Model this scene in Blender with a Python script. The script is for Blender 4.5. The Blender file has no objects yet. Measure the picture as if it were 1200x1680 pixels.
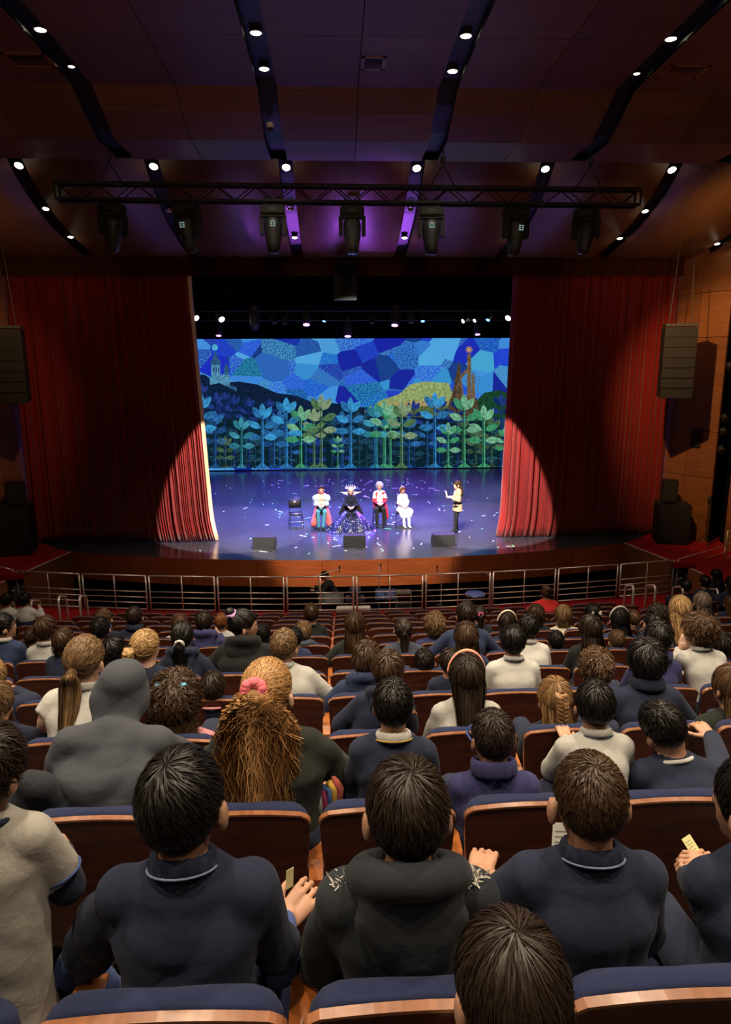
import bpy, bmesh, math, random
import numpy as np
from mathutils import Vector, Matrix
random.seed(7); RNG = np.random.default_rng(11)
PI = math.pi
scene = bpy.context.scene
COL = scene.collection

# ------------------------------------------------------------------ camera
F_PX, CX, CY = 1120.0, 600.0, 840.0
CAM = np.array([-0.42, 0.0, 6.2])
_yaw, _tilt, _roll = math.radians(2.4), math.radians(12.1), math.radians(0.3)
_fw = np.array([math.sin(_yaw)*math.cos(_tilt), math.cos(_yaw)*math.cos(_tilt), -math.sin(_tilt)])
_r0 = np.array([math.cos(_yaw), -math.sin(_yaw), 0.0]); _u0 = np.cross(_r0, _fw)
_r = _r0*math.cos(_roll) - _u0*math.sin(_roll); _u = _u0*math.cos(_roll) + _r0*math.sin(_roll)
cam_data = bpy.data.cameras.new('camera'); cam = bpy.data.objects.new('camera', cam_data); COL.objects.link(cam)
cam_data.sensor_fit = 'VERTICAL'; cam_data.sensor_height = 36.0; cam_data.sensor_width = 36.0*1200/1680
cam_data.lens = F_PX/1680*36.0; cam_data.clip_start = 0.05; cam_data.clip_end = 200
cam.matrix_world = Matrix(((_r[0], _u[0], -_fw[0], CAM[0]), (_r[1], _u[1], -_fw[1], CAM[1]), (_r[2], _u[2], -_fw[2], CAM[2]), (0, 0, 0, 1)))
scene.camera = cam

def ray(x, y): return _fw + _r*(x-CX)/F_PX - _u*(y-CY)/F_PX
def aty(x, y, Y):                      # where the sight line through a pixel meets the plane at depth Y
    d = ray(x, y); return CAM + d*(Y-CAM[1])/d[1]
def atz(x, y, z):
    d = ray(x, y); return CAM + d*(z-CAM[2])/d[2]
def depth(p): return float((np.asarray(p)-CAM) @ _fw)
def prj(p):
    d = np.asarray(p, float)-CAM; z = d @ _fw
    return 600+F_PX*(d @ _r)/z, 840-F_PX*(d @ _u)/z

# ------------------------------------------------------------------ world, exposure, large lights
w = bpy.data.worlds.new('hall_dark'); scene.world = w; w.use_nodes = True
w.node_tree.nodes['Background'].inputs[0].default_value = (0.9, 0.75, 0.6, 1)
w.node_tree.nodes['Background'].inputs[1].default_value = 0.004
scene.view_settings.view_transform = 'Standard'; scene.view_settings.look = 'None'
scene.view_settings.exposure = 0.0; scene.view_settings.gamma = 1.0; scene.view_settings.use_curve_mapping = False

def spot(name, loc, target, power, color, angle, blend=0.3, size=0.05):
    l = bpy.data.lights.new(name, 'SPOT'); o = bpy.data.objects.new(name, l); COL.objects.link(o)
    l.energy = power; l.color = color; l.spot_size = math.radians(angle); l.spot_blend = blend; l.shadow_soft_size = size
    o.location = loc; o.rotation_euler = (Vector(target)-Vector(loc)).to_track_quat('-Z', 'Y').to_euler()
    return o
WARM = (1.0, 0.84, 0.62)
# front-of-house key light on the performers and the inner curtain edges
spot('front_wash_light', (0.25, 14.9, 9.85), (0.25, 22.4, 1.8), 13000, (1.0, 0.88, 0.78), 54, 0.10, 0.08)
# profile lights that catch the inner curtain edges
spot('profile_light', (-1.3, 14.9, 9.85), (-3.35, 20.6, 2.6), 13000, (1.0, 0.86, 0.72), 26, 0.12, 0.05)
spot('profile_light', (1.6, 14.9, 9.85), (3.75, 20.6, 2.6), 13000, (1.0, 0.86, 0.72), 26, 0.12, 0.05)
# house light rows above and behind the audience
for hx in (-4.32, -1.44, 1.44, 4.32):
    for hy, pw in ((6.6, 720), (3.6, 660), (0.8, 520), (-2.6, 110)):
        spot('house_light', (hx, hy, 10.5), (hx*0.9, hy+0.1, 3.0), pw, WARM, 96, 0.6, 0.12)
# added fill spots without fixtures, warming and brightening the ceiling from the rear
for hx in (-6.0, 0.0, 6.0):
    spot('added_ceiling_fill_light', (hx, -6.5, 8.2), (hx*0.8, 12.0, 11.6), 620, (1.0, 0.62, 0.32), 54, 0.9, 0.2)
# stage washes hung on the rig over the stage
for sx, c, pw in ((-4.6, (0.20, 0.10, 1.0), 9000), (-2.4, (0.12, 0.16, 1.0), 9000), (0.0, (0.34, 0.16, 1.0), 10000), (2.4, (0.14, 0.20, 1.0), 9000), (4.8, (0.34, 0.08, 1.0), 10000)):
    spot('stage_wash_light', (sx, 25.6, 7.45), (sx*0.75, 23.6, 0.94), pw, c, 64, 0.7, 0.12)
for sx, ty in ((-2.2, 24.5), (-0.6, 20.9), (1.6, 25.2), (2.6, 20.8), (-3.1, 20.6), (-1.2, 22.6), (2.3, 23.0)):
    spot('stage_pool_light', (sx*1.1, 25.0, 7.5), (sx, ty, 0.94), 5000, (0.35, 0.55, 1.0), 15, 0.8, 0.06)
for sx, c in ((-4.5, (0.12, 0.08, 1.0)), (0.3, (0.20, 0.06, 1.0)), (5.0, (0.26, 0.05, 1.0))):
    spot('stage_wash_light', (sx, 27.0, 7.3), (sx, 29.6, 0.94), 9000, c, 80, 0.8, 0.12)
# violet beams that spill up over the reflector above the stage
spot('violet_uplight', (2.0, 23.6, 5.2), (0.9, 18.4, 9.3), 1100, (0.42, 0.10, 1.0), 27, 1.0, 0.15)
spot('violet_uplight', (-1.8, 23.6, 5.2), (-1.3, 18.4, 9.3), 700, (0.46, 0.10, 1.0), 25, 1.0, 0.15)
# side wall washes (orange glow on the wings of the reflector and on the side walls)
spot('side_wash_light', (5.8, 14.8, 8.6), (11.0, 18.9, 5.2), 1700, (1.0, 0.55, 0.22), 62, 0.6, 0.06)
spot('side_wash_light', (-5.8, 14.8, 8.6), (-11.0, 18.9, 5.2), 420, (1.0, 0.55, 0.22), 62, 0.6, 0.06)
spot('reflector_wash_light', (8.6, 15.2, 8.2), (9.8, 18.6, 9.6), 160, (1.0, 0.55, 0.22), 110, 0.9, 0.1)
spot('reflector_wash_light', (-8.6, 15.2, 8.2), (-9.8, 18.6, 9.6), 90, (1.0, 0.55, 0.22), 110, 0.9, 0.1)

# ------------------------------------------------------------------ materials
MATS = {}
def _new(name):
    m = bpy.data.materials.new(name); m.use_nodes = True
    nt = m.node_tree; return m, nt, nt.nodes['Principled BSDF']
def rgba(c): return (c[0], c[1], c[2], 1.0)
def solid(name, col, rough=0.6, metal=0.0, var=0.12, scale=30.0, bump=0.0, spec=0.5, coat=0.0, sheen=0.0):
    if name in MATS: return MATS[name]
    m, nt, b = _new(name)
    tc = nt.nodes.new('ShaderNodeTexCoord'); no = nt.nodes.new('ShaderNodeTexNoise'); no.inputs['Scale'].default_value = scale; no.inputs['Detail'].default_value = 4
    nt.links.new(tc.outputs['Object'], no.inputs['Vector'])
    mx = nt.nodes.new('ShaderNodeMix'); mx.data_type = 'RGBA'
    mx.inputs[6].default_value = rgba([c*(1-var) for c in col]); mx.inputs[7].default_value = rgba([min(1, c*(1+var)) for c in col])
    nt.links.new(no.outputs['Fac'], mx.inputs[0]); nt.links.new(mx.outputs[2], b.inputs['Base Color'])
    b.inputs['Roughness'].default_value = rough; b.inputs['Metallic'].default_value = metal
    b.inputs['Specular IOR Level'].default_value = spec; b.inputs['Coat Weight'].default_value = coat
    b.inputs['Sheen Weight'].default_value = sheen
    if bump:
        bp = nt.nodes.new('ShaderNodeBump'); bp.inputs['Strength'].default_value = bump; bp.inputs['Distance'].default_value = 0.01
        nt.links.new(no.outputs['Fac'], bp.inputs['Height']); nt.links.new(bp.outputs['Normal'], b.inputs['Normal'])
    MATS[name] = m; return m
def wood(name, c1, c2, rough=0.35, sc=(1, 1, 9), scale=3.0, coat=0.2, spec=0.5):
    if name in MATS: return MATS[name]
    m, nt, b = _new(name)
    tc = nt.nodes.new('ShaderNodeTexCoord'); mp = nt.nodes.new('ShaderNodeMapping'); mp.inputs['Scale'].default_value = sc
    oi = nt.nodes.new('ShaderNodeObjectInfo')
    ad = nt.nodes.new('ShaderNodeVectorMath'); ad.operation = 'ADD'
    nt.links.new(tc.outputs['Object'], mp.inputs['Vector']); nt.links.new(mp.outputs[0], ad.inputs[0]); nt.links.new(oi.outputs['Random'], ad.inputs[1])
    no = nt.nodes.new('ShaderNodeTexNoise'); no.inputs['Scale'].default_value = scale; no.inputs['Detail'].default_value = 6; no.inputs['Distortion'].default_value = 0.6
    nt.links.new(ad.outputs[0], no.inputs['Vector'])
    cr = nt.nodes.new('ShaderNodeValToRGB'); cr.color_ramp.elements[0].position = 0.32; cr.color_ramp.elements[1].position = 0.7
    cr.color_ramp.elements[0].color = rgba(c1); cr.color_ramp.elements[1].color = rgba(c2)
    nt.links.new(no.outputs['Fac'], cr.inputs[0])
    hs = nt.nodes.new('ShaderNodeHueSaturation')
    mr = nt.nodes.new('ShaderNodeMapRange'); mr.inputs[3].default_value = 0.82; mr.inputs[4].default_value = 1.16
    nt.links.new(oi.outputs['Random'], mr.inputs[0]); nt.links.new(mr.outputs[0], hs.inputs['Value']); nt.links.new(cr.outputs[0], hs.inputs['Color'])
    nt.links.new(hs.outputs[0], b.inputs['Base Color'])
    b.inputs['Roughness'].default_value = rough; b.inputs['Coat Weight'].default_value = coat; b.inputs['Coat Roughness'].default_value = 0.25; b.inputs['Specular IOR Level'].default_value = spec
    MATS[name] = m; return m
def cloth(name, col, rough=0.92, scale=260.0):
    if name in MATS: return MATS[name]
    m, nt, b = _new(name)
    tc = nt.nodes.new('ShaderNodeTexCoord')
    n1 = nt.nodes.new('ShaderNodeTexNoise'); n1.inputs['Scale'].default_value = scale; n1.inputs['Detail'].default_value = 2
    n2 = nt.nodes.new('ShaderNodeTexNoise'); n2.inputs['Scale'].default_value = 9.0; n2.inputs['Detail'].default_value = 3; n2.inputs['Distortion'].default_value = 0.5
    nt.links.new(tc.outputs['Object'], n1.inputs['Vector']); nt.links.new(tc.outputs['Object'], n2.inputs['Vector'])
    mx = nt.nodes.new('ShaderNodeMix'); mx.data_type = 'RGBA'
    mx.inputs[6].default_value = rgba([c*0.78 for c in col]); mx.inputs[7].default_value = rgba([min(1, c*1.18) for c in col])
    nt.links.new(n1.outputs['Fac'], mx.inputs[0]); nt.links.new(mx.outputs[2], b.inputs['Base Color'])
    b.inputs['Roughness'].default_value = rough; b.inputs['Specular IOR Level'].default_value = 0.25
    b.inputs['Sheen Weight'].default_value = 0.04
    b1 = nt.nodes.new('ShaderNodeBump'); b1.inputs['Strength'].default_value = 0.4; b1.inputs['Distance'].default_value = 0.02
    b2 = nt.nodes.new('ShaderNodeBump'); b2.inputs['Strength'].default_value = 0.12; b2.inputs['Distance'].default_value = 0.004
    nt.links.new(n2.outputs['Fac'], b1.inputs['Height']); nt.links.new(n1.outputs['Fac'], b2.inputs['Height'])
    nt.links.new(b1.outputs['Normal'], b2.inputs['Normal']); nt.links.new(b2.outputs['Normal'], b.inputs['Normal'])
    MATS[name] = m; return m
def hairmat(name, col):
    if name in MATS: return MATS[name]
    m, nt, b = _new(name)
    at = nt.nodes.new('ShaderNodeAttribute'); at.attribute_name = 'strand'
    mx = nt.nodes.new('ShaderNodeMix'); mx.data_type = 'RGBA'
    mx.inputs[6].default_value = rgba([c*0.3 for c in col]); mx.inputs[7].default_value = rgba([min(1, c*1.8) for c in col])
    nt.links.new(at.outputs['Fac'], mx.inputs[0]); nt.links.new(mx.outputs[2], b.inputs['Base Color'])
    b.inputs['Roughness'].default_value = 0.40
    sr = nt.nodes.new('ShaderNodeMapRange'); sr.inputs[1].default_value = 0.19; sr.inputs[2].default_value = 0.45; sr.inputs[3].default_value = 0.03; sr.inputs[4].default_value = 0.32
    nt.links.new(at.outputs['Fac'], sr.inputs[0]); nt.links.new(sr.outputs[0], b.inputs['Specular IOR Level'])
    MATS[name] = m; return m
def glow(name, col, strength):
    if name in MATS: return MATS[name]
    m = bpy.data.materials.new(name); m.use_nodes = True; nt = m.node_tree
    nt.nodes.remove(nt.nodes['Principled BSDF'])
    e = nt.nodes.new('ShaderNodeEmission'); e.inputs[0].default_value = rgba(col); e.inputs[1].default_value = strength
    nt.links.new(e.outputs[0], nt.nodes['Material Output'].inputs[0]); MATS[name] = m; return m

M_CEIL = wood('ceiling_veneer', (0.11, 0.047, 0.02), (0.18, 0.08, 0.034), 0.5, (0.35, 9, 9), 3.0, 0.08)
M_CEIL2 = wood('reflector_veneer', (0.13, 0.055, 0.024), (0.19, 0.085, 0.037), 0.5, (6, 0.5, 0.5), 3.0, 0.05)
M_WALL = wood('wall_veneer', (0.16, 0.058, 0.018), (0.25, 0.095, 0.03), 0.45, (0.6, 0.6, 8), 3.0, 0.1)
M_APRON = wood('apron_veneer', (0.20, 0.045, 0.012), (0.30, 0.075, 0.02), 0.3, (0.7, 0.7, 9), 2.5, 0.3)
M_BLACK = solid('black_paint', (0.006, 0.006, 0.007), 0.7)
M_VOID = solid('black_masking', (0.003, 0.003, 0.0035), 0.95, spec=0.1)
M_SLOT = solid('ceiling_slot_black', (0.007, 0.007, 0.009), 0.45)
M_RED = solid('red_carpet', (0.28, 0.006, 0.008), 0.95, var=0.3, scale=90, bump=0.4, spec=0.2)
M_FLOOR = solid('dark_floor', (0.02, 0.012, 0.01), 0.8)
M_CURT = solid('red_velvet', (0.19, 0.0075, 0.0075), 0.85, var=0.15, scale=14, sheen=0.25, spec=0.2)
M_VAL = solid('valance_velvet', (0.05, 0.011, 0.007), 0.9, var=0.15, scale=14, spec=0.2)
M_LIN = cloth('cream_lining', (0.75, 0.52, 0.30))
M_STAGE = solid('stage_floor_paint', (0.036, 0.034, 0.046), 0.2, var=0.25, scale=3.0, spec=0.5)
M_STEEL = solid('brushed_steel', (0.72, 0.62, 0.55), 0.3, 0.55, 0.06)
M_TRIM = solid('pale_edge_trim', (0.62, 0.5, 0.42), 0.4, 0.3)
M_SEATB = wood('seat_back_veneer', (0.05, 0.0125, 0.0075), (0.10, 0.026, 0.014), 0.26, (1, 1, 7), 3.0, 0.35)
M_EDGE = wood('plywood_edge', (0.17, 0.062, 0.026), (0.27, 0.105, 0.045), 0.25, (9, 1, 1), 3.0, 0.4)
M_ARM = wood('armrest_wood', (0.36, 0.10, 0.022), (0.52, 0.165, 0.04), 0.25, (2, 0.5, 2), 5.0, 0.5)
M_BLUE = cloth('seat_upholstery_blue', (0.014, 0.019, 0.055), 0.95, 420)
M_GREYP = solid('dark_grey_plastic', (0.022, 0.023, 0.025), 0.5)
M_CAB = solid('speaker_cabinet_black', (0.006, 0.0065, 0.008), 0.6, bump=0.1, scale=200)
M_GRILL = solid('speaker_grille', (0.007, 0.008, 0.01), 0.7, 0.0, bump=0.5, scale=500)
M_LAMP = glow('downlight_glow', (1.0, 0.86, 0.62), 30.0)
M_LAMPDIM = glow('downlight_glow_dim', (1.0, 0.82, 0.55), 8.0)
M_CHROME = solid('chrome', (0.7, 0.66, 0.6), 0.12, 1.0, 0.03)
def SKIN(t):
    cols = {'m': (0.42, 0.215, 0.13), 'l': (0.58, 0.34, 0.235), 'd': (0.27, 0.125, 0.068)}
    n = 'skin_'+t
    if n in MATS: return MATS[n]
    m = solid(n, cols[t], 0.55, var=0.10, scale=25, bump=0.05)
    b = m.node_tree.nodes['Principled BSDF']; b.inputs['Subsurface Weight'].default_value = 0.08; b.inputs['Subsurface Radius'].default_value = (0.01, 0.004, 0.002)
    return m

# ------------------------------------------------------------------ mesh helpers
def link(o, parent=None):
    COL.objects.link(o)
    if parent is not None: o.parent = parent
    return o
def mesh_py(name, V, Fc, mat, parent=None, smooth=False):
    me = bpy.data.meshes.new(name); me.from_pydata([tuple(map(float, v)) for v in V], [], [tuple(f) for f in Fc]); 
    if mat: me.materials.append(mat)
    if smooth: me.polygons.foreach_set('use_smooth', [True]*len(me.polygons))
    me.update(); return link(bpy.data.objects.new(name, me), parent)
def mesh_np(name, V, Q, mat, parent=None, smooth=True, attr=None):
    me = bpy.data.meshes.new(name); V = np.ascontiguousarray(V, np.float32); Q = np.ascontiguousarray(Q, np.int32); n = Q.shape[1]
    me.vertices.add(len(V)); me.vertices.foreach_set('co', V.ravel())
    me.loops.add(Q.size); me.loops.foreach_set('vertex_index', Q.ravel())
    me.polygons.add(len(Q)); me.polygons.foreach_set('loop_start', np.arange(0, Q.size, n, dtype=np.int32)); me.polygons.foreach_set('loop_total', np.full(len(Q), n, np.int32))
    if smooth: me.polygons.foreach_set('use_smooth', np.ones(len(Q), bool))
    if attr is not None:
        a = me.attributes.new('strand', 'FLOAT', 'POINT'); a.data.foreach_set('value', np.ascontiguousarray(attr, np.float32))
    if mat: me.materials.append(mat)
    me.update(calc_edges=True); me.validate(); return link(bpy.data.objects.new(name, me), parent)
def tag(o, label=None, cat=None, group=None, kind=None):
    if label: o['label'] = label
    if cat: o['category'] = cat
    if group: o['group'] = group
    if kind: o['kind'] = kind
    return o
def empty(name, loc=(0, 0, 0), rz=0.0, parent=None):
    o = bpy.data.objects.new(name, None); o.empty_display_size = 0.1; o.location = tuple(map(float, loc)); o.rotation_euler = (0, 0, rz)
    return link(o, parent)
def copy_tree(o, parent=None):
    c = o.copy(); COL.objects.link(c); c.parent = parent
    for ch in list(o.children): copy_tree(ch, c)
    return c
class MB:
    """collects boxes, tubes, lathes and prisms into one mesh"""
    def __init__(s): s.V = []; s.F = []
    def add(s, V, Fc):
        n = len(s.V); s.V += [tuple(v) for v in V]; s.F += [tuple(i+n for i in f) for f in Fc]; return s
    def box(s, x0, x1, y0, y1, z0, z1, bev=0.0):
        if bev <= 0:
            V = [(x, y, z) for z in (z0, z1) for y in (y0, y1) for x in (x0, x1)]
            return s.add(V, [(0, 2, 3, 1), (4, 5, 7, 6), (0, 1, 5, 4), (2, 6, 7, 3), (0, 4, 6, 2), (1, 3, 7, 5)])
        bm = bmesh.new(); bmesh.ops.create_cube(bm, size=1.0)
        for v in bm.verts: v.co = ((x0+x1)/2+v.co.x*(x1-x0), (y0+y1)/2+v.co.y*(y1-y0), (z0+z1)/2+v.co.z*(z1-z0))
        bmesh.ops.bevel(bm, geom=bm.edges[:], offset=bev, segments=2, affect='EDGES')
        bm.verts.index_update(); s.add([v.co[:] for v in bm.verts], [[v.index for v in f.verts] for f in bm.faces]); bm.free(); return s
    def tube(s, pts, r, n=8, caps=True):
        pts = [Vector(p) for p in pts]; rs = r if isinstance(r, (list, tuple)) else [r]*len(pts); V = []; Fc = []
        up = None
        for i, p in enumerate(pts):
            d = (pts[min(i+1, len(pts)-1)]-pts[max(i-1, 0)]).normalized()
            if up is None: up = Vector((0, 0, 1)) if abs(d.z) < 0.9 else Vector((1, 0, 0))
            a = d.cross(up).normalized(); b = a.cross(d).normalized(); up = b
            for k in range(n):
                t = 2*PI*k/n; V.append(p+(a*math.cos(t)+b*math.sin(t))*rs[i])
        for i in range(len(pts)-1):
            for k in range(n): Fc.append((i*n+k, i*n+(k+1) % n, (i+1)*n+(k+1) % n, (i+1)*n+k))
        if caps: Fc += [tuple(range(n))[::-1], tuple((len(pts)-1)*n+k for k in range(n))]
        return s.add(V, Fc)
    def lathe(s, prof, n=16, c=(0, 0, 0), sx=1.0, sy=1.0):
        V = []; Fc = []
        for r, z in prof:
            for k in range(n): V.append((c[0]+sx*r*math.cos(2*PI*k/n), c[1]+sy*r*math.sin(2*PI*k/n), c[2]+z))
        for i in range(len(prof)-1):
            for k in range(n): Fc.append((i*n+k, i*n+(k+1) % n, (i+1)*n+(k+1) % n, (i+1)*n+k))
        Fc += [tuple(range(n))[::-1], tuple((len(prof)-1)*n+k for k in range(n))]
        return s.add(V, Fc)
    def prism(s, poly, z0, z1):          # poly in xy (counter-clockwise)
        n = len(poly); V = [(x, y, z0) for x, y in poly]+[(x, y, z1) for x, y in poly]
        return s.add(V, [tuple(range(n))[::-1], tuple(range(n, 2*n))]+[(i, (i+1) % n, n+(i+1) % n, n+i) for i in range(n)])
    def prism_y(s, poly, y0, y1):        # poly in xz
        n = len(poly); V = [(x, y0, z) for x, z in poly]+[(x, y1, z) for x, z in poly]
        return s.add(V, [tuple(range(n)), tuple(range(n, 2*n))[::-1]]+[((i+1) % n, i, n+i, n+(i+1) % n) for i in range(n)])
    def build(s, name, mat, parent=None, smooth=False): return mesh_py(name, s.V, s.F, mat, parent, smooth)
    def xf(s, M): s.V = [tuple(M @ Vector(v)) for v in s.V]; return s
def pad(outline, layers):
    """closed soft slab: outline in xz, layers = (y, inset) rings shrunk towards the centre"""
    n = len(outline); cx = sum(p[0] for p in outline)/n; cz = sum(p[1] for p in outline)/n; V = []; Fc = []
    for y, ins in layers:
        for x, z in outline:
            dx, dz = x-cx, z-cz; L = math.hypot(dx, dz); k = max(0.0, (L-ins)/L); V.append((cx+dx*k, y, cz+dz*k))
    for i in range(len(layers)-1):
        for k in range(n): Fc.append((i*n+k, (i+1)*n+k, (i+1)*n+(k+1) % n, i*n+(k+1) % n))
    Fc += [tuple(range(n)), tuple((len(layers)-1)*n+k for k in range(n))[::-1]]
    return V, Fc
# ================================================================== SETTING
ROWY = lambda k: 2.21+1.1*k
TOPZ = lambda k: 4.60-0.34*k
FLZ = lambda k: TOPZ(k)-0.87
def struct(o, label=None): o['kind'] = 'structure'; return o
STAGE_Z = 0.94
arc_stage = lambda x: 18.23+x*x/52.0
arc_rail = lambda x: 16.55+x*x/80.0

# stepped auditorium floor
floor = MB()
for k in range(-5, 12):
    z = FLZ(k); y0 = ROWY(k)-0.35; y1 = ROWY(k)+0.75
    if k == 11: y1 = 16.4
    floor.box(-12.5, 12.5, y0, y1, z-0.45, z)
floor = struct(floor.build('floor', M_FLOOR))
m = MB(); m.box(-12.5, 12.5, -8.0, ROWY(-5)-0.35, FLZ(-5)-0.1, FLZ(-5)); struct(m.build('floor', M_FLOOR))
# red carpet of the two aisles and of the walkway in front of the first row
for s, nm in ((-1, 'left'), (1, 'right')):
    m = MB()
    for k in range(3, 12):
        m.box(min(s*5.98, s*6.85), max(s*5.98, s*6.85), ROWY(k)-0.345, ROWY(k)+0.755, FLZ(k)-0.40, FLZ(k)+0.012)
    struct(m.build('floor_carpet_'+nm, M_RED))
seg = 24
def arc_poly(f, x0, x1, back, n=seg): return [(x0+(x1-x0)*i/n, f(x0+(x1-x0)*i/n)) for i in range(n+1)]+[(x1, back), (x0, back)]
pl = [(-9.2, 15.2), (9.2, 15.2)]+[(9.2-18.4*i/seg, arc_rail(9.2-18.4*i/seg)+0.12) for i in range(seg+1)]
struct(MB().prism(pl, -0.3, 0.014).build('floor_walkway', M_RED))
# pit floor and the dark room under the stage
struct(MB().box(-9.6, 9.6, 16.7, 21.0, -1.1, -0.95).build('floor_pit', M_VOID))
struct(MB().box(-9.6, 9.6, 20.7, 20.8, -0.95, 0.7).build('wall_pit', M_VOID))
n_ = seg; V = []; Fc = []
for i in range(n_+1):
    x = -9.2+18.4*i/n_; V += [(x, arc_rail(x)+0.12, -0.95), (x, arc_rail(x)+0.12, 0.0)]
for i in range(n_): Fc.append((2*i, 2*i+1, 2*i+3, 2*i+2))
struct(mesh_py('wall_pit_front', V, Fc, M_VOID))
# stage floor
pl = arc_poly(arc_stage, -8.2, 8.3, 21.2)
sf = struct(MB().prism(pl, 0.80, STAGE_Z).build('floor_stage', M_STAGE))
struct(MB().box(-13, 13, 21.2, 36.2, 0.80, STAGE_Z).build('floor_stage_rear', M_STAGE))
struct(MB().prism([(-8.2, 19.54), (-8.2, 21.2), (-9.75, 21.2), (-9.75, 20.6), (-9.3, 20.45)], 0.80, STAGE_Z).build('floor_stage_side', M_STAGE))
struct(MB().prism([(8.3, 19.54), (9.4, 20.45), (9.85, 20.6), (9.85, 21.2), (8.3, 21.2)], 0.80, STAGE_Z).build('floor_stage_side', M_STAGE))
# wooden stage front: curved panels
fascia = struct(empty('wall_stage_front', (0, 18.23, 0)))
npan = 9
for j in range(npan):
    xa = -8.2+16.5*j/npan+0.006; xb = -8.2+16.5*(j+1)/npan-0.006; V = []; Fc = []
    for i in range(5):
        x = xa+(xb-xa)*i/4; y = arc_stage(x)-18.23
        V += [(x, y-0.012, 0.17), (x, y-0.012, 0.935), (x, y+0.05, 0.17), (x, y+0.05, 0.935)]
    for i in range(4):
        a = 4*i; Fc += [(a, a+4, a+5, a+1), (a+2, a+3, a+7, a+6), (a+1, a+5, a+7, a+3), (a, a+2, a+6, a+4)]
    Fc += [(0, 1, 3, 2), (16, 18, 19, 17)]
    mesh_py('panel', V, Fc, M_APRON, fascia)
# red side platforms with wooden fascia, pale nosing and a dark doorway
for s in (-1, 1):
    A = (s*8.18, 19.5); B = (s*8.90, 16.35); nm = 'left' if s < 0 else 'right'
    pl = [A, (s*8.66, 17.45), (s*9.2, 17.3), (s*9.05, 16.9), (s*8.79, 16.85), B, (s*9.05, 15.7), (s*13, 14.6), (s*13, 21.4), (s*9.8, 21.0), (s*9.35, 20.5)]
    if s > 0: pl = pl
    else: pl = pl[::-1]
    pl = pl[::-1]
    # orientation fix
    area = sum(pl[i][0]*pl[(i+1) % len(pl)][1]-pl[(i+1) % len(pl)][0]*pl[i][1] for i in range(len(pl)))
    if area < 0: pl = pl[::-1]
    struct(MB().prism(pl, 0.80, STAGE_Z+0.004).build('floor_platform_'+nm, M_RED))
    fw = struct(empty('wall_platform_'+nm, (0, 0, 0)))
    def fpan(p, q, z0, z1, mat=M_APRON, nme='panel', t=0.03):
        d = Vector((q[0]-p[0], q[1]-p[1], 0)); nrm = Vector((d.y, -d.x, 0)).normalized()*t
        V = [(p[0], p[1], z0), (q[0], q[1], z0), (q[0], q[1], z1), (p[0], p[1], z1)]
        V += [(v[0]+nrm.x, v[1]+nrm.y, v[2]) for v in V]
        return mesh_py(nme, V, [(0, 1, 2, 3), (7, 6, 5, 4), (0, 4, 5, 1), (1, 5, 6, 2), (2, 6, 7, 3), (3, 7, 4, 0)], mat, fw)
    lerp = lambda t: (A[0]+(B[0]-A[0])*t, A[1]+(B[1]-A[1])*t)
    for t0, t1 in ((0, 0.33), (0.333, 0.645), (0.845, 1.0)): fpan(lerp(t0), lerp(t1), -0.95 if t1 < 0.7 else 0.0, 0.93, M_WALL)
    fpan(B, (s*9.05, 15.7), 0, 0.93, M_WALL); fpan((s*9.05, 15.7), (s*13, 14.6), 0, 0.93, M_WALL)
    dq = lerp(0.645); dr = lerp(0.845)
    fpan((dq[0]+s*0.35, dq[1]), (dr[0]+s*0.35, dr[1]), 0, 0.8, M_VOID, 'doorway_back')
    for t0, t1 in ((0.0, 0.65), (0.86, 1.0)):
        a_, b_ = lerp(t0), lerp(t1); MB().tube([(a_[0], a_[1], STAGE_Z+0.012), (b_[0], b_[1], STAGE_Z+0.012)], 0.02, 6).build('nosing', M_TRIM, fw)

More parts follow.
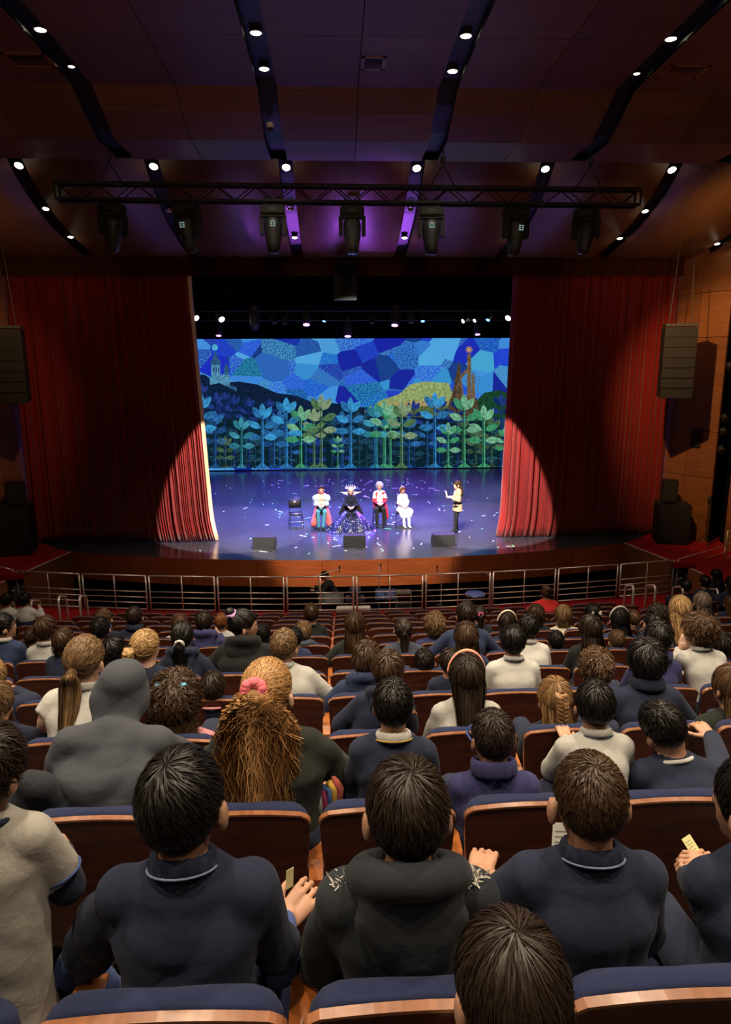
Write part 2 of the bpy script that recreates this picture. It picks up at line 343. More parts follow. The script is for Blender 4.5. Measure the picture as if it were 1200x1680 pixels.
# side walls: splayed panelled segments with joints, black slot with stage lights
def wall_side(s):
    nm = 'left' if s < 0 else 'right'
    w_ = struct(empty('wall_'+nm, (s*10.4, 20, 0)))
    pts = [(9.72, 20.95), (10.62, 19.35)], [(10.78, 18.75), (11.6, 15.6)], [(11.6, 15.6), (12.4, 10)], [(12.4, 10), (12.5, 2)], [(12.5, 2), (12.5, -8)]
    for si, (p, q) in enumerate(pts):
        zs = [0.94, 1.75, 2.9, 4.25, 5.6, 6.95, 8.2, 9.4, 11.0] if si < 2 else [-0.2, 3.0, 6.0, 9.0, 11.2]
        ncol = 2 if si == 0 else 1
        for c in range(ncol):
            a = (p[0]+(q[0]-p[0])*c/ncol, p[1]+(q[1]-p[1])*c/ncol); b = (p[0]+(q[0]-p[0])*(c+1)/ncol, p[1]+(q[1]-p[1])*(c+1)/ncol)
            for z0, z1 in zip(zs[:-1], zs[1:]):
                d = Vector((b[0]-a[0], b[1]-a[1], 0)); n = Vector((-d.y, d.x, 0)).normalized()*-0.05
                g = 0.007; L = d.length; d.normalize()
                P = [(s*(a[0]+d.x*g)-s*10.4, a[1]+d.y*g-20), (s*(b[0]-d.x*g)-s*10.4, b[1]-d.y*g-20)]
                V = [(P[0][0], P[0][1], z0+g), (P[1][0], P[1][1], z0+g), (P[1][0], P[1][1], z1-g), (P[0][0], P[0][1], z1-g)]
                V += [(v[0]-s*n.x, v[1]-n.y, v[2]) for v in V]
                mesh_py('panel', V, [(0, 1, 2, 3), (7, 6, 5, 4), (0, 4, 5, 1), (1, 5, 6, 2), (2, 6, 7, 3), (3, 7, 4, 0)], M_WALL, w_)
    m = MB()
    for (p, q) in pts:
        V = [(s*(p[0]+0.07)-s*10.4, p[1]+0.03-20, -0.3), (s*(q[0]+0.07)-s*10.4, q[1]+0.03-20, -0.3), (s*(q[0]+0.07)-s*10.4, q[1]+0.03-20, 11.3), (s*(p[0]+0.07)-s*10.4, p[1]+0.03-20, 11.3)]
        m.add(V, [(0, 1, 2, 3)])
    m.box(min(s*11.1, s*11.2)-s*10.4, max(s*11.1, s*11.2)-s*10.4, 18.6-20, 19.5-20, -0.3, 11.2)
    m.build('backing', M_VOID, w_)
    # lower skirting under the first segment
    return w_
wall_l = wall_side(-1); wall_r = wall_side(1)
struct(MB().box(-12.6, 12.6, -8.2, -8.0, 3.0, 11.4).build('wall_back', M_WALL))
# stage house: black masking
sh = struct(empty('wall_stage_house', (0, 36, 0)))
MB().box(-13, 13, 36.0, 36.2, 0.9, 14).build('masking', M_VOID, sh).location = (0, -36, 0)
for s in (-1, 1):
    MB().box(min(s*13, s*13.1), max(s*13, s*13.1), 21, 36.2, 0.9, 14).build('masking', M_VOID, sh).location = (0, -36, 0)
    for yy in (24.5, 28.5, 32.5):
        MB().box(min(s*9.0, s*13), max(s*9.0, s*13), yy, yy+0.05, 0.95, 14).build('masking', M_VOID, sh).location = (0, -36, 0)
MB().box(-13, 13, 21, 36.2, 13.9, 14).build('masking', M_VOID, sh).location = (0, -36, 0)
for yy, zb in ((22.2, 8.35), (28.2, 8.05), (34.5, 7.55)):
    MB().box(-13, 13, yy, yy+0.05, zb, 14).build('border', M_VOID, sh).location = (0, -36, 0)
# proscenium wall above and beside the opening
pw_ = struct(empty('wall_proscenium', (0, 21.1, 0)))
MB().box(-13, 13, -0.1, 0.15, 9.0, 14).build('header', M_VOID, pw_)
for s in (-1, 1): MB().box(min(s*9.62, s*13), max(s*9.62, s*13), -0.1, 0.15, 0.9, 9.0).build('jamb', M_VOID, pw_)

# ---------------- ceiling: panels between black light slots
ceil = struct(empty('ceiling', (0, 10, 10.5)))
STRX = [-10.08, -7.2, -4.32, -1.44, 1.44, 4.32, 7.2, 10.08]
upper = [(-8.0, 10.55), (-3.5, 10.55), (0.5, 10.55), (4.5, 10.55), (8.2, 10.55), (10.35, 10.55), (12.0, 10.52), (12.45, 10.29), (13.05, 10.04), (14.25, 10.05)]
lowp = [(15.6, 10.95), (16.2, 10.46), (16.85, 10.06), (17.8, 9.68), (19.0, 9.40), (20.5, 9.19), (21.0, 9.14)]
def strip_mesh(prof, x0, x1, dz, t=0.03):
    V = []; Fc = []; n = len(prof)
    for (y, z) in prof:
        V += [(x0, y-10, z+dz-10.5), (x1, y-10, z+dz-10.5), (x0, y-10, z+dz+t-10.5), (x1, y-10, z+dz+t-10.5)]
    for i in range(n-1):
        a = 4*i; Fc += [(a, a+4, a+5, a+1), (a+2, a+3, a+7, a+6), (a, a+2, a+6, a+4), (a+1, a+5, a+7, a+3)]
    Fc += [(0, 1, 3, 2), (4*n-4, 4*n-2, 4*n-1, 4*n-3)]
    return V, Fc
hw = 0.155
edges = [-12.9]+STRX+[12.9]
for i in range(len(edges)-1):
    xa = edges[i]+(hw if i > 0 else 0); xb = edges[i+1]-(hw if i < len(edges)-2 else 0); mid = (xa+xb)/2
    for (p, q) in ((xa, mid-0.006), (mid+0.006, xb)):
        for j in range(len(upper)-1):
            (ya, za), (yb, zb) = upper[j], upper[j+1]; L = math.hypot(yb-ya, zb-za); e = 0.006
            pa = (ya+(yb-ya)*e/L, za+(zb-za)*e/L); pb = (yb-(yb-ya)*e/L, zb-(zb-za)*e/L)
            V, Fc = strip_mesh([pa, pb], p, q, 0); mesh_py('panel', V, Fc, M_CEIL, ceil)
    # reflector bays above the stage front, each one curved sheet
    fine = []
    for j in range(len(lowp)-1):
        for t in (0, 0.5):
            fine.append((lowp[j][0]+(lowp[j+1][0]-lowp[j][0])*t, lowp[j][1]+(lowp[j+1][1]-lowp[j][1])*t))
    fine.append(lowp[-1]); sm = [fine[0]]+[((fine[j-1][0]+2*fine[j][0]+fine[j+1][0])/4, (fine[j-1][1]+2*fine[j][1]+fine[j+1][1])/4) for j in range(1, len(fine)-1)]+[fine[-1]]
    V, Fc = strip_mesh(sm, xa, xb, 0); mesh_py('reflector', V, Fc, M_CEIL2, ceil, True)
for x in STRX:
    V, Fc = strip_mesh(upper, x-hw, x+hw, 0.14); mesh_py('light_slot', V, Fc, M_SLOT, ceil)
    V, Fc = strip_mesh(sm, x-hw, x+hw, 0.14); mesh_py('light_slot', V, Fc, M_SLOT, ceil)
# slot cheeks
for x in STRX:
    for sd in (-1, 1):
        for prof in (upper, sm):
            V = []; Fc = []
            for (y, z) in prof: V += [(x+sd*hw, y-10, z-10.5), (x+sd*hw, y-10, z+0.15-10.5)]
            for j in range(len(prof)-1): Fc.append((2*j, 2*j+2, 2*j+3, 2*j+1) if sd > 0 else (2*j, 2*j+1, 2*j+3, 2*j+2))
            mesh_py('slot_cheek', V, Fc, M_SLOT, ceil)
MB().box(-13, 13, -18, 11.2, 1.2, 1.3).build('ceiling_deck', M_VOID, ceil)
MB().box(-13, 13, 4.22, 4.26, -0.42, 1.2).build('upstand', M_VOID, ceil)
# perforated ventilation bands
for x0, x1 in ((-2.75, -1.62), (-4.1, -2.95), (1.62, 2.75), (2.95, 4.1)):
    m = MB()
    for r_ in range(4):
        for c_ in range(26):
            xx = x0+(x1-x0)*c_/25; yy = 11.05+r_*0.07-10; m.box(xx-0.008, xx+0.008, yy, yy+0.035, 0.045, 0.052)
    o = m.build('vent_slots', M_VOID, ceil); o['kind'] = 'stuff'
def ceiling_vent(label, px, py, wx, wy, z=10.55):
    c = atz(px, py, z); t = tag(empty('ceiling_vent', (c[0], c[1], z-0.004)), label, 'vent')
    m = MB(); b = 0.05
    m.box(-wx/2, wx/2, -wy/2, -wy/2+b, -0.02, 0); m.box(-wx/2, wx/2, wy/2-b, wy/2, -0.02, 0); m.box(-wx/2, -wx/2+b, -wy/2, wy/2, -0.02, 0); m.box(wx/2-b, wx/2, -wy/2, wy/2, -0.02, 0)
    m.build('frame', M_EDGE, t); MB().box(-wx/2+b, wx/2-b, -wy/2+b, wy/2-b, -0.006, 0).build('grille', M_GREYP, t)
    ns = 9
    for i in range(ns):
        y = -wy/2+b+(wy-2*b)*(i+0.5)/ns; MB().box(-wx/2+b, wx/2-b, y-0.006, y+0.006, -0.014, -0.006).build('slat', M_VOID, t)
ceiling_vent('wood-framed square vent beside the left ceiling light slot', 48, 97, 0.62, 0.48)
ceiling_vent('small wood-framed square vent on the ceiling centre line', 613, 102, 0.36, 0.45)
ceiling_vent('wood-framed square vent beside the right ceiling light slot', 1122, 116, 0.62, 0.48)
# a hatch on the reflector centre
hp = aty(588, 322, 16.9)
t = tag(empty('access_hatch', (0.06, 16.98, 9.985)), 'small pale framed hatch on reflector behind the lighting truss', 'hatch')
MB().box(-0.17, 0.17, -0.12, 0.12, -0.03, 0.0, 0.006).build('frame', M_EDGE, t).rotation_euler = (math.radians(-25), 0, 0)
MB().box(-0.12, 0.12, -0.08, 0.08, -0.036, -0.028).build('flap', M_CEIL, t).rotation_euler = (math.radians(-25), 0, 0)

# downlights
def low_z(y):
    for (a, b) in zip(sm[:-1], sm[1:]):
        if a[0] <= y <= b[0]: return a[1]+(b[1]-a[1])*(y-a[0])/(b[0]-a[0])
    return 10.5
DLN = {-10.08: 'outermost left', -7.2: 'far left', -4.32: 'left', -1.44: 'left of centre', 1.44: 'right of centre', 4.32: 'right', 7.2: 'far right', 10.08: 'outermost right'}
def downlight(x, y, z, label, lit=1.0, power=120, r=0.075, slope=0.0):
    t = tag(empty('downlight', (x, y, z)), label, 'ceiling light', 'recessed ceiling downlights'); t.rotation_euler = (slope, 0, 0)
    m = MB(); m.lathe([(r*1.0, 0.06), (r*1.25, 0.0), (r*1.3, -0.012), (r*1.05, -0.014), (r*0.98, 0.0), (r*0.95, 0.03)], 18); m.build('ring', M_CHROME, t, True)
    if lit > 0: MB().lathe([(0.001, -0.016), (r*0.9, -0.012), (r*0.9, 0.02), (0.001, 0.022)], 18).build('lamp', M_LAMP if lit > 0.5 else M_LAMPDIM, t, True)
    else: MB().lathe([(0.001, 0.03), (r*0.9, 0.03), (r*0.9, 0.04), (0.001, 0.045)], 18).build('lamp', M_GREYP, t, True)
    if power > 0:
        l = spot('downlight_beam', (x, y, z-0.06), (x*0.9, y+0.3, 0), power, WARM, 100 if z > 10.55 else 66, 0.5, 0.07)
for x in (-4.32, -1.44, 1.44, 4.32):
    downlight(x, 10.5, 10.64, 'lit round downlight in the %s ceiling slot, higher one in view' % DLN[x], 1, 230)
    downlight(x, 11.6, 10.62, 'round downlight in the %s ceiling slot, just before the bend' % DLN[x], 1 if abs(x) < 2 else 0.3, 200 if abs(x) < 2 else 0, r=0.075 if abs(x) < 2 else 0.05)
    downlight(x, 9.35, 10.66, 'round downlight in the %s ceiling slot at top edge of picture' % DLN[x], 1, 230)
for x in (-7.2, -4.32, -1.44, 1.44, 4.32, 7.2):
    downlight(x, 16.3, low_z(16.3)+0.06, 'bright downlight at upper end of the %s reflector slot' % DLN[x], 1, 150, slope=-0.6, r=0.085)
    downlight(x, 19.0, low_z(19.0)+0.07, 'downlight near lower end of the %s reflector slot' % DLN[x], 1 if x != -4.32 else 0.3, 12, slope=-0.2, r=0.07)
for x in (-7.2, 7.2): downlight(x, 17.55, low_z(17.55)+0.07, 'middle downlight of the %s reflector slot' % DLN[x], 1, 15, slope=-0.35, r=0.07)
downlight(-4.32, 17.6, low_z(17.6)+0.07, 'unlit downlight partway down the left reflector slot', 0, 0, slope=-0.35)
downlight(-1.44, 17.5, low_z(17.5)+0.07, 'unlit downlight partway down the left of centre reflector slot', 0, 0, slope=-0.35)
downlight(1.44, 17.5, low_z(17.5)+0.07, 'unlit downlight partway down the right of centre reflector slot', 0, 0, slope=-0.35)
downlight(10.08, 19.4, low_z(19.4)+0.07, 'downlight in the reflector slot at right picture edge', 1, 12, slope=-0.2, r=0.07)
t = tag(empty('security_camera', (-1.47, 12.75, 10.18)), 'small white dome camera in left of centre ceiling slot', 'camera')
MB().lathe([(0.03, 0.06), (0.06, 0.05), (0.065, 0.0), (0.055, -0.03)], 14).build('housing', solid('camera_white', (0.55, 0.5, 0.45), 0.4), t, True)
MB().lathe([(0.05, -0.03), (0.042, -0.06), (0.02, -0.078), (0.002, -0.082)], 14).build('dome', M_BLACK, t, True)

# equipment cases with blue indicator light in the two dark doorways
M_BLED = glow('blue_indicator', (0.06, 0.10, 1.0), 2.5)
for s_, nm in ((-1, 'left'), (1, 'right')):
    t = tag(empty('equipment_rack', (s_*9.0, 17.12, 0.016)), 'dark equipment rack with blue indicators in the %s platform doorway' % nm, 'rack')
    MB().box(-0.14, 0.14, -0.12, 0.12, 0, 0.66, 0.01).build('case', M_CAB, t)
    for i in range(4): MB().box(-0.09, 0.02+0.02*(i % 2), -0.128, -0.12, 0.12+0.12*i, 0.135+0.12*i).build('indicator', M_BLED, t)
    MB().tube([(-0.1, -0.13, 0.60), (0.1, -0.13, 0.60)], 0.01, 6).build('handle', M_CHROME, t)
# ================================================================== CURTAINS
def curtain(name, label, xin_top, xin_bot, xout, ztop, side):
    n, mz = 460, 26; V = []; Fc = []
    rr = random.Random(3 if side < 0 else 5)
    ph = [0.0]
    for i in range(n):
        u = i/n; dens = 1.0+2.1*(1-u)**2.0              # tighter folds towards the opening
        ph.append(ph[-1]+dens*(0.75+0.5*rr.random()))
    for j in range(mz+1):
        v = j/mz; z = STAGE_Z+0.02+(ztop-STAGE_Z)*v
        fl = max(0, 0.12-v)/0.12
        xi = xin_bot+(xin_top-xin_bot)*min(1, v*1.15)+side*-0.22*fl**2*0.6
        for i in range(n+1):
            u = i/n; x = xi+(xout-xi)*u
            a = (0.075+0.05*math.sin(ph[i]*0.13))*(0.35+0.65*(1-v)**0.6)
            y = 20.62+a*math.sin(ph[i]*0.42)+0.03*math.sin(ph[i]*0.17+2*v)-0.10*fl**2*(1-u)
            V.append((x+0.02*math.sin(ph[i]*0.42+1.3), y, z))
    for j in range(mz):
        for i in range(n):
            a = j*(n+1)+i; Fc.append((a, a+1, a+n+2, a+n+1) if side > 0 else (a+1, a, a+n+1, a+n+2))
    c = mesh_np(name, np.array(V), np.array(Fc), M_CURT); tag(c, label, 'curtain', 'red stage curtains')
    md = c.modifiers.new('thick', 'SOLIDIFY'); md.thickness = 0.015; md.offset = 1 if side < 0 else 1
    # cream lining turned back along the inner edge
    V = []; Fc = []
    for j in range(mz+1):
        x, y, z = Vp = tuple(c.data.vertices[j*(n+1)].co)
        wv = 0.015*math.sin(j*0.7)
        for q, (dx, dy) in enumerate(((0.0, -0.005), (-side*0.05, 0.03), (-side*0.09, 0.12+wv), (-side*0.05, 0.28))): V.append((x+dx, y+dy, z))
    for j in range(mz):
        for q in range(3):
            a = j*4+q; Fc.append((a, a+1, a+5, a+4))
    l = mesh_py('lining', V, Fc, M_LIN if side < 0 else M_CURT, c, True); md = l.modifiers.new('thick', 'SOLIDIFY'); md.thickness = 0.008
    if side < 0: l['label'] = 'cream lining along the inner edge'
    return c
curtain('stage_curtain', 'red velvet curtain gathered on left side of the stage', -4.62, -4.33, -9.66, 9.2, -1)
curtain('stage_curtain', 'red velvet curtain gathered on right side of the stage', 4.88, 4.74, 9.72, 9.2, 1)
V = []; Fc = []; n = 500
for i in range(n+1):
    x = -9.7+19.4*i/n; y = 20.42+0.035*math.sin(i*0.55)+0.02*math.sin(i*0.21)
    for z in (8.70+0.012*math.sin(i*0.35), 8.74, 8.9, 9.35): V.append((x, y, z))
for i in range(n):
    for q in range(3): Fc.append((i*4+q, (i+1)*4+q, (i+1)*4+q+1, i*4+q+1))
vl = mesh_py('valance', V, Fc, M_VAL, None, True); tag(vl, 'dark red-brown pleated valance across top of the stage opening', 'valance')
md = vl.modifiers.new('thick', 'SOLIDIFY'); md.thickness = 0.012

# ================================================================== LED SCREEN with the forest picture
LY = 35.0
led = tag(empty('led_screen', (0.5, LY, STAGE_Z)), 'large LED backdrop screen showing castles and a stylised forest', 'screen')
SX0, SX1, SZ0, SZ1 = -7.42, 8.42, 0.99, 7.52
def led_pt(px, py): p = aty(px, py, LY); return (p[0]-0.5, p[2]-STAGE_Z)
mm = bpy.data.materials.new('led_sky_mosaic'); mm.use_nodes = True; nt = mm.node_tree; nt.nodes.remove(nt.nodes['Principled BSDF'])
tc = nt.nodes.new('ShaderNodeTexCoord')
nd = nt.nodes.new('ShaderNodeTexNoise'); nd.inputs['Scale'].default_value = 0.35
vo = nt.nodes.new('ShaderNodeTexVoronoi'); vo.inputs['Scale'].default_value = 0.92; vo.distance = 'EUCLIDEAN'; vo.inputs['Randomness'].default_value = 0.85
mp = nt.nodes.new('ShaderNodeMapping'); mp.inputs['Rotation'].default_value = (0, math.radians(24), 0); mp.inputs['Scale'].default_value = (1, 1, 1.15)
nt.links.new(tc.outputs['Object'], mp.inputs[0]); nt.links.new(mp.outputs[0], vo.inputs['Vector'])
sp = nt.nodes.new('ShaderNodeSeparateColor'); nt.links.new(vo.outputs['Color'], sp.inputs[0])
cr = nt.nodes.new('ShaderNodeValToRGB'); cr.color_ramp.interpolation = 'CONSTANT'
els = cr.color_ramp.elements; els[0].position = 0; els[0].color = (0.012, 0.02, 0.42, 1); els[1].position = 0.2; els[1].color = (0.02, 0.07, 0.75, 1)
for p_, c_ in ((0.36, (0.015, 0.03, 0.60)), (0.5, (0.05, 0.26, 0.80)), (0.64, (0.012, 0.06, 0.30)), (0.74, (0.09, 0.42, 0.85)), (0.88, (0.03, 0.15, 0.55))):
    e = els.new(p_); e.color = rgba(c_)
nt.links.new(sp.outputs[0], cr.inputs[0])
ng = nt.nodes.new('ShaderNodeTexNoise'); ng.inputs['Scale'].default_value = 14.0; ng.inputs['Detail'].default_value = 8; ng.inputs['Roughness'].default_value = 0.8
nt.links.new(tc.outputs['Object'], ng.inputs['Vector'])
rm = nt.nodes.new('ShaderNodeMapRange'); rm.inputs[1].default_value = 0.46; rm.inputs[2].default_value = 0.56; nt.links.new(ng.outputs['Fac'], rm.inputs[0])
ml = nt.nodes.new('ShaderNodeMath'); ml.operation = 'MULTIPLY'; nt.links.new(rm.outputs[0], ml.inputs[0]); nt.links.new(sp.outputs[1], ml.inputs[1])
mx = nt.nodes.new('ShaderNodeMix'); mx.data_type = 'RGBA'
sc_ = nt.nodes.new('ShaderNodeValToRGB'); sc_.color_ramp.interpolation = 'CONSTANT'; sc_.color_ramp.elements[0].color = (0.10, 0.48, 0.80, 1); sc_.color_ramp.elements[1].position = 0.55; sc_.color_ramp.elements[1].color = (0.008, 0.03, 0.20, 1)
e2 = sc_.color_ramp.elements.new(0.8); e2.color = (0.03, 0.42, 0.50, 1)
nt.links.new(sp.outputs[2], sc_.inputs[0]); nt.links.new(sc_.outputs[0], mx.inputs[7])
nt.links.new(ml.outputs[0], mx.inputs[0]); nt.links.new(cr.outputs[0], mx.inputs[6])
em = nt.nodes.new('ShaderNodeEmission'); em.inputs[1].default_value = 0.85
nt.links.new(mx.outputs[2], em.inputs[0]); nt.links.new(em.outputs[0], nt.nodes['Material Output'].inputs[0])
MB().box(SX0-0.5, SX1-0.5, 0, 0.12, SZ0-STAGE_Z, SZ1-STAGE_Z).build('cabinet', M_BLACK, led)
o = mesh_py('sky_picture', [(SX0-0.5, -0.004, SZ0-STAGE_Z), (SX1-0.5, -0.004, SZ0-STAGE_Z), (SX1-0.5, -0.004, SZ1-STAGE_Z), (SX0-0.5, -0.004, SZ1-STAGE_Z)], [(0, 1, 2, 3)], mm, led)
# picture layers: flat coloured shapes shown on the screen
LV, LF, LC = [], [], []
def shape(pts, col, layer, px=True):
    P = [led_pt(*p) for p in pts] if px else pts
    P = [(min(max(x, SX0-0.5), SX1-0.5), min(max(z, SZ0-STAGE_Z), SZ1-STAGE_Z)) for x, z in P]
    n = len(LV); LV.extend([(x, -0.006-0.002*layer, z) for x, z in P]); LF.append(tuple(range(n, n+len(P)))); LC.extend([col]*len(P))
cp = lambda pts: [(300+x/2.143, 430+y/2.143) for x, y in pts]     # from a zoomed view of the picture
shape(cp([(30, 400), (75, 395), (120, 425), (200, 420), (260, 430), (330, 460), (400, 470), (450, 490), (520, 495), (600, 505), (700, 520), (1150, 520), (1150, 725), (30, 725)]), (0.006, 0.018, 0.055), 1)
shape(cp([(640, 520), (700, 485), (760, 465), (800, 430), (850, 420), (935, 425), (945, 450), (960, 500), (960, 530), (640, 530)]), (0.36, 0.46, 0.17), 2)
shape(cp([(650, 518), (720, 495), (800, 488), (950, 490), (960, 530), (650, 530)]), (0.52, 0.40, 0.16), 3)
shape(cp([(700, 530), (770, 512), (900, 505), (990, 500), (1000, 545), (700, 545)]), (0.10, 0.16, 0.06), 4)
shape(cp([(1020, 500), (1060, 460), (1110, 450), (1150, 460), (1150, 725), (1020, 725)]), (0.012, 0.07, 0.03), 4)
shape(cp([(30, 560), (200, 540), (380, 560), (560, 580), (800, 560), (1000, 560), (1150, 560), (1150, 725), (30, 725)]), (0.005, 0.022, 0.035), 5)
# left castle
CB = (0.10, 0.34, 0.55); CD = (0.03, 0.12, 0.28)
for pts, c in (([(100, 430), (100, 360), (132, 360), (132, 430)], CB), ([(96, 362), (100, 345), (132, 345), (136, 362)], CD), ([(103, 345), (113, 312), (129, 345)], CD),
               ([(128, 420), (128, 395), (165, 395), (165, 440), (128, 440)], CB), ([(145, 396), (145, 378), (163, 378), (163, 396)], CD), ([(143, 379), (154, 350), (165, 379)], CD),
               ([(95, 440), (95, 405), (108, 405), (108, 440)], CB), ([(150, 470), (150, 430), (190, 440), (190, 475)], CD), ([(160, 472), (160, 450), (182, 455), (182, 475)], CB)):
    shape(cp(pts), c, 3)
for k_ in range(3): shape(cp([(107+9*k_, 385), (107+9*k_, 372), (111+9*k_, 372), (111+9*k_, 385)]), (0.01, 0.03, 0.1), 4)
shape(cp([(113+11*math.cos(a*PI/8), 300+11*math.sin(a*PI/8)) for a in range(16)]), (0.10, 0.55, 0.80), 3)
shape(cp([(70, 470), (95, 432), (130, 425), (170, 445), (215, 470), (300, 520), (300, 560), (60, 560)]), (0.006, 0.02, 0.06), 4)
# right spires with the leaning arch
SB = (0.20, 0.13, 0.07); SD = (0.09, 0.06, 0.035)
for pts, c in (([(1000, 500), (1000, 330), (1008, 318), (1014, 330), (1016, 500)], SB), ([(940, 500), (952, 440), (966, 370), (971, 345), (976, 370), (982, 440), (985, 500)], SD),
               ([(955, 500), (968, 440), (976, 395), (985, 440), (992, 500)], SB), ([(1015, 490), (1018, 400), (1022, 388), (1026, 400), (1030, 490)], SB),
               ([(960, 440), (980, 395), (1003, 370), (1003, 384), (984, 405), (968, 445)], SB), ([(925, 545), (940, 480), (1000, 470), (1035, 480), (1045, 545)], SD)):
    shape(cp(pts), c, 5)
for a in range(8): shape(cp([(1007+13*math.cos(a*PI/4-0.2), 308+13*math.sin(a*PI/4-0.2)), (1007+13*math.cos(a*PI/4+0.2), 308+13*math.sin(a*PI/4+0.2)), (1007, 308)]), (0.55, 0.30, 0.12), 5)
shape(cp([(1007+7*math.cos(a*PI/6), 308+7*math.sin(a*PI/6)) for a in range(12)]), (0.70, 0.40, 0.15), 6)
# trees: double trunk, one top leaf and pairs of leaves
def leaf(x, y, L, W, ang, col, ly):
    ca, sa = math.cos(ang), math.sin(ang); pts = []
    for i in range(5): t = i/5; pts.append((t*L, W*math.sin(PI*t)**0.8))
    for i in range(5): t = 1-i/5; pts.append((t*L, -W*math.sin(PI*t)**0.8))
    P = [(x+a*ca-b*sa, y-(a*sa+b*ca)) for a, b in pts]; shape(cp(P), col, ly)
    P2 = [(x+0.1*L*ca, y-0.1*L*sa), (x+0.9*L*ca-0.6*sa, y-0.9*L*sa-0.6*ca), (x+0.9*L*ca+0.6*sa, y-0.9*L*sa+0.6*ca)]; shape(cp(P2), tuple(c*0.45 for c in col), ly+0.5)
PAL = {'c': ((0.05, 0.36, 0.72), (0.03, 0.20, 0.48)), 'b': ((0.03, 0.16, 0.45), (0.015, 0.08, 0.26)), 'g': ((0.20, 0.52, 0.30), (0.06, 0.34, 0.16)), 'o': ((0.26, 0.38, 0.22), (0.10, 0.22, 0.10)),
       'n': ((0.02, 0.05, 0.28), (0.01, 0.03, 0.16)), 't': ((0.06, 0.36, 0.48), (0.03, 0.22, 0.30)), 'd': ((0.015, 0.07, 0.12), (0.01, 0.045, 0.07)), 'y': ((0.08, 0.16, 0.08), (0.04, 0.09, 0.05))}
def tree(x, top, col, s, ly, base=724):
    c1, c2 = PAL[col]; tr = tuple(c*0.55 for c in c2)
    t0 = top+44*s
    shape(cp([(x-5*s, base), (x-3.4*s, t0), (x-0.8*s, t0), (x-0.8*s, base)]), tr, ly); shape(cp([(x+1.2*s, base), (x+1.2*s, t0), (x+3.6*s, t0), (x+5*s, base)]), tuple(c*1.5 for c in c2), ly)
    shape(cp([(x-22*s, base), (x-6*s, base-14*s), (x+6*s, base-14*s), (x+22*s, base)]), c2, ly)
    leaf(x, t0, 44*s, 10*s, PI/2, c1, ly+1)
    for q, (dy, L, an) in enumerate(((6, 46, 0.95), (36, 46, 0.42), (66, 46, 0.02))):
        for sd in (1, -1):
            a = an if sd > 0 else PI-an; leaf(x+sd*4*s, t0+dy*s, L*s, 11*s, a, c1 if (q+(sd > 0)) % 2 else c2, ly+1)
rr = random.Random(4)
for i in range(26): tree(45+i*43+rr.uniform(-10, 10), 560+rr.uniform(-20, 55), rr.choice(['d', 'y', 'd', 'b', 'n']), 0.75, 6)
for x, tp, c, s in ((68, 425, 'n', 0.7), (118, 455, 'n', 0.75), (148, 455, 'n', 0.6), (180, 465, 'n', 0.7), (232, 475, 'n', 0.7), (305, 480, 'n', 0.6), (340, 520, 'b', 0.8), (812, 485, 'n', 0.7), (965, 480, 'n', 0.7), (910, 480, 'n', 0.6), (1120, 462, 'n', 0.85)): tree(x, tp, c, s, 9)
for x, tp, c, s in ((113, 520, 'b', 1.0), (320, 530, 'b', 1.0), (462, 510, 'o', 0.9), (560, 520, 'b', 1.0), (618, 520, 'd', 1.0), (672, 495, 'b', 1.0), (730, 510, 'g', 0.9), (795, 540, 'b', 0.9), (1085, 540, 'y', 1.0), (150, 610, 'y', 0.7), (545, 610, 'g', 0.5)): tree(x, tp, c, s, 12)
for x, tp, c, s in ((64, 458, 'c', 1.15), (207, 542, 't', 0.95), (280, 495, 'c', 1.1), (364, 474, 'c', 1.15), (415, 503, 'g', 1.1), (487, 464, 'o', 1.15), (590, 474, 'c', 1.1), (680, 496, 't', 1.0), (709, 484, 'g', 1.1), (769, 484, 'o', 1.15), (886, 456, 'c', 1.15), (933, 562, 'g', 0.9), (989, 463, 'g', 1.15), (1058, 500, 'g', 1.15), (1132, 578, 'g', 0.7)): tree(x, tp, c, s, 15)
for i in range(110):
    x = rr.uniform(40, 1140); y = rr.uniform(680, 722); dx = rr.uniform(-28, 28); dy = rr.uniform(-16, 10)
    shape(cp([(x, y), (x+dx, y+dy), (x+dx, y+dy+1.6), (x, y+1.6)]), rr.choice([(0.03, 0.16, 0.25), (0.02, 0.10, 0.18), (0.06, 0.25, 0.32)]), 19)
me = bpy.data.meshes.new('forest_picture'); me.from_pydata(LV, [], LF); ca_ = me.color_attributes.new('pic', 'FLOAT_COLOR', 'POINT')
ca_.data.foreach_set('color', np.array([rgba(c) for c in LC], np.float32).ravel())
m_, nt, b_ = _new('led_picture'); nt.nodes.remove(b_); at_ = nt.nodes.new('ShaderNodeAttribute'); at_.attribute_name = 'pic'
tc = nt.nodes.new('ShaderNodeTexCoord'); no = nt.nodes.new('ShaderNodeTexNoise'); no.inputs['Scale'].default_value = 7; no.inputs['Detail'].default_value = 6; nt.links.new(tc.outputs['Object'], no.inputs[0])
mr = nt.nodes.new('ShaderNodeMapRange'); mr.inputs[1].default_value = 0.3; mr.inputs[2].default_value = 0.7; mr.inputs[3].default_value = 0.42; mr.inputs[4].default_value = 1.05; nt.links.new(no.outputs[0], mr.inputs[0])
e_ = nt.nodes.new('ShaderNodeEmission'); nt.links.new(at_.outputs['Color'], e_.inputs[0]); nt.links.new(mr.outputs[0], e_.inputs[1]); nt.links.new(e_.outputs[0], nt.nodes['Material Output'].inputs[0])
me.materials.append(m_); o = link(bpy.data.objects.new('forest_picture', me), led); o['kind'] = 'stuff'

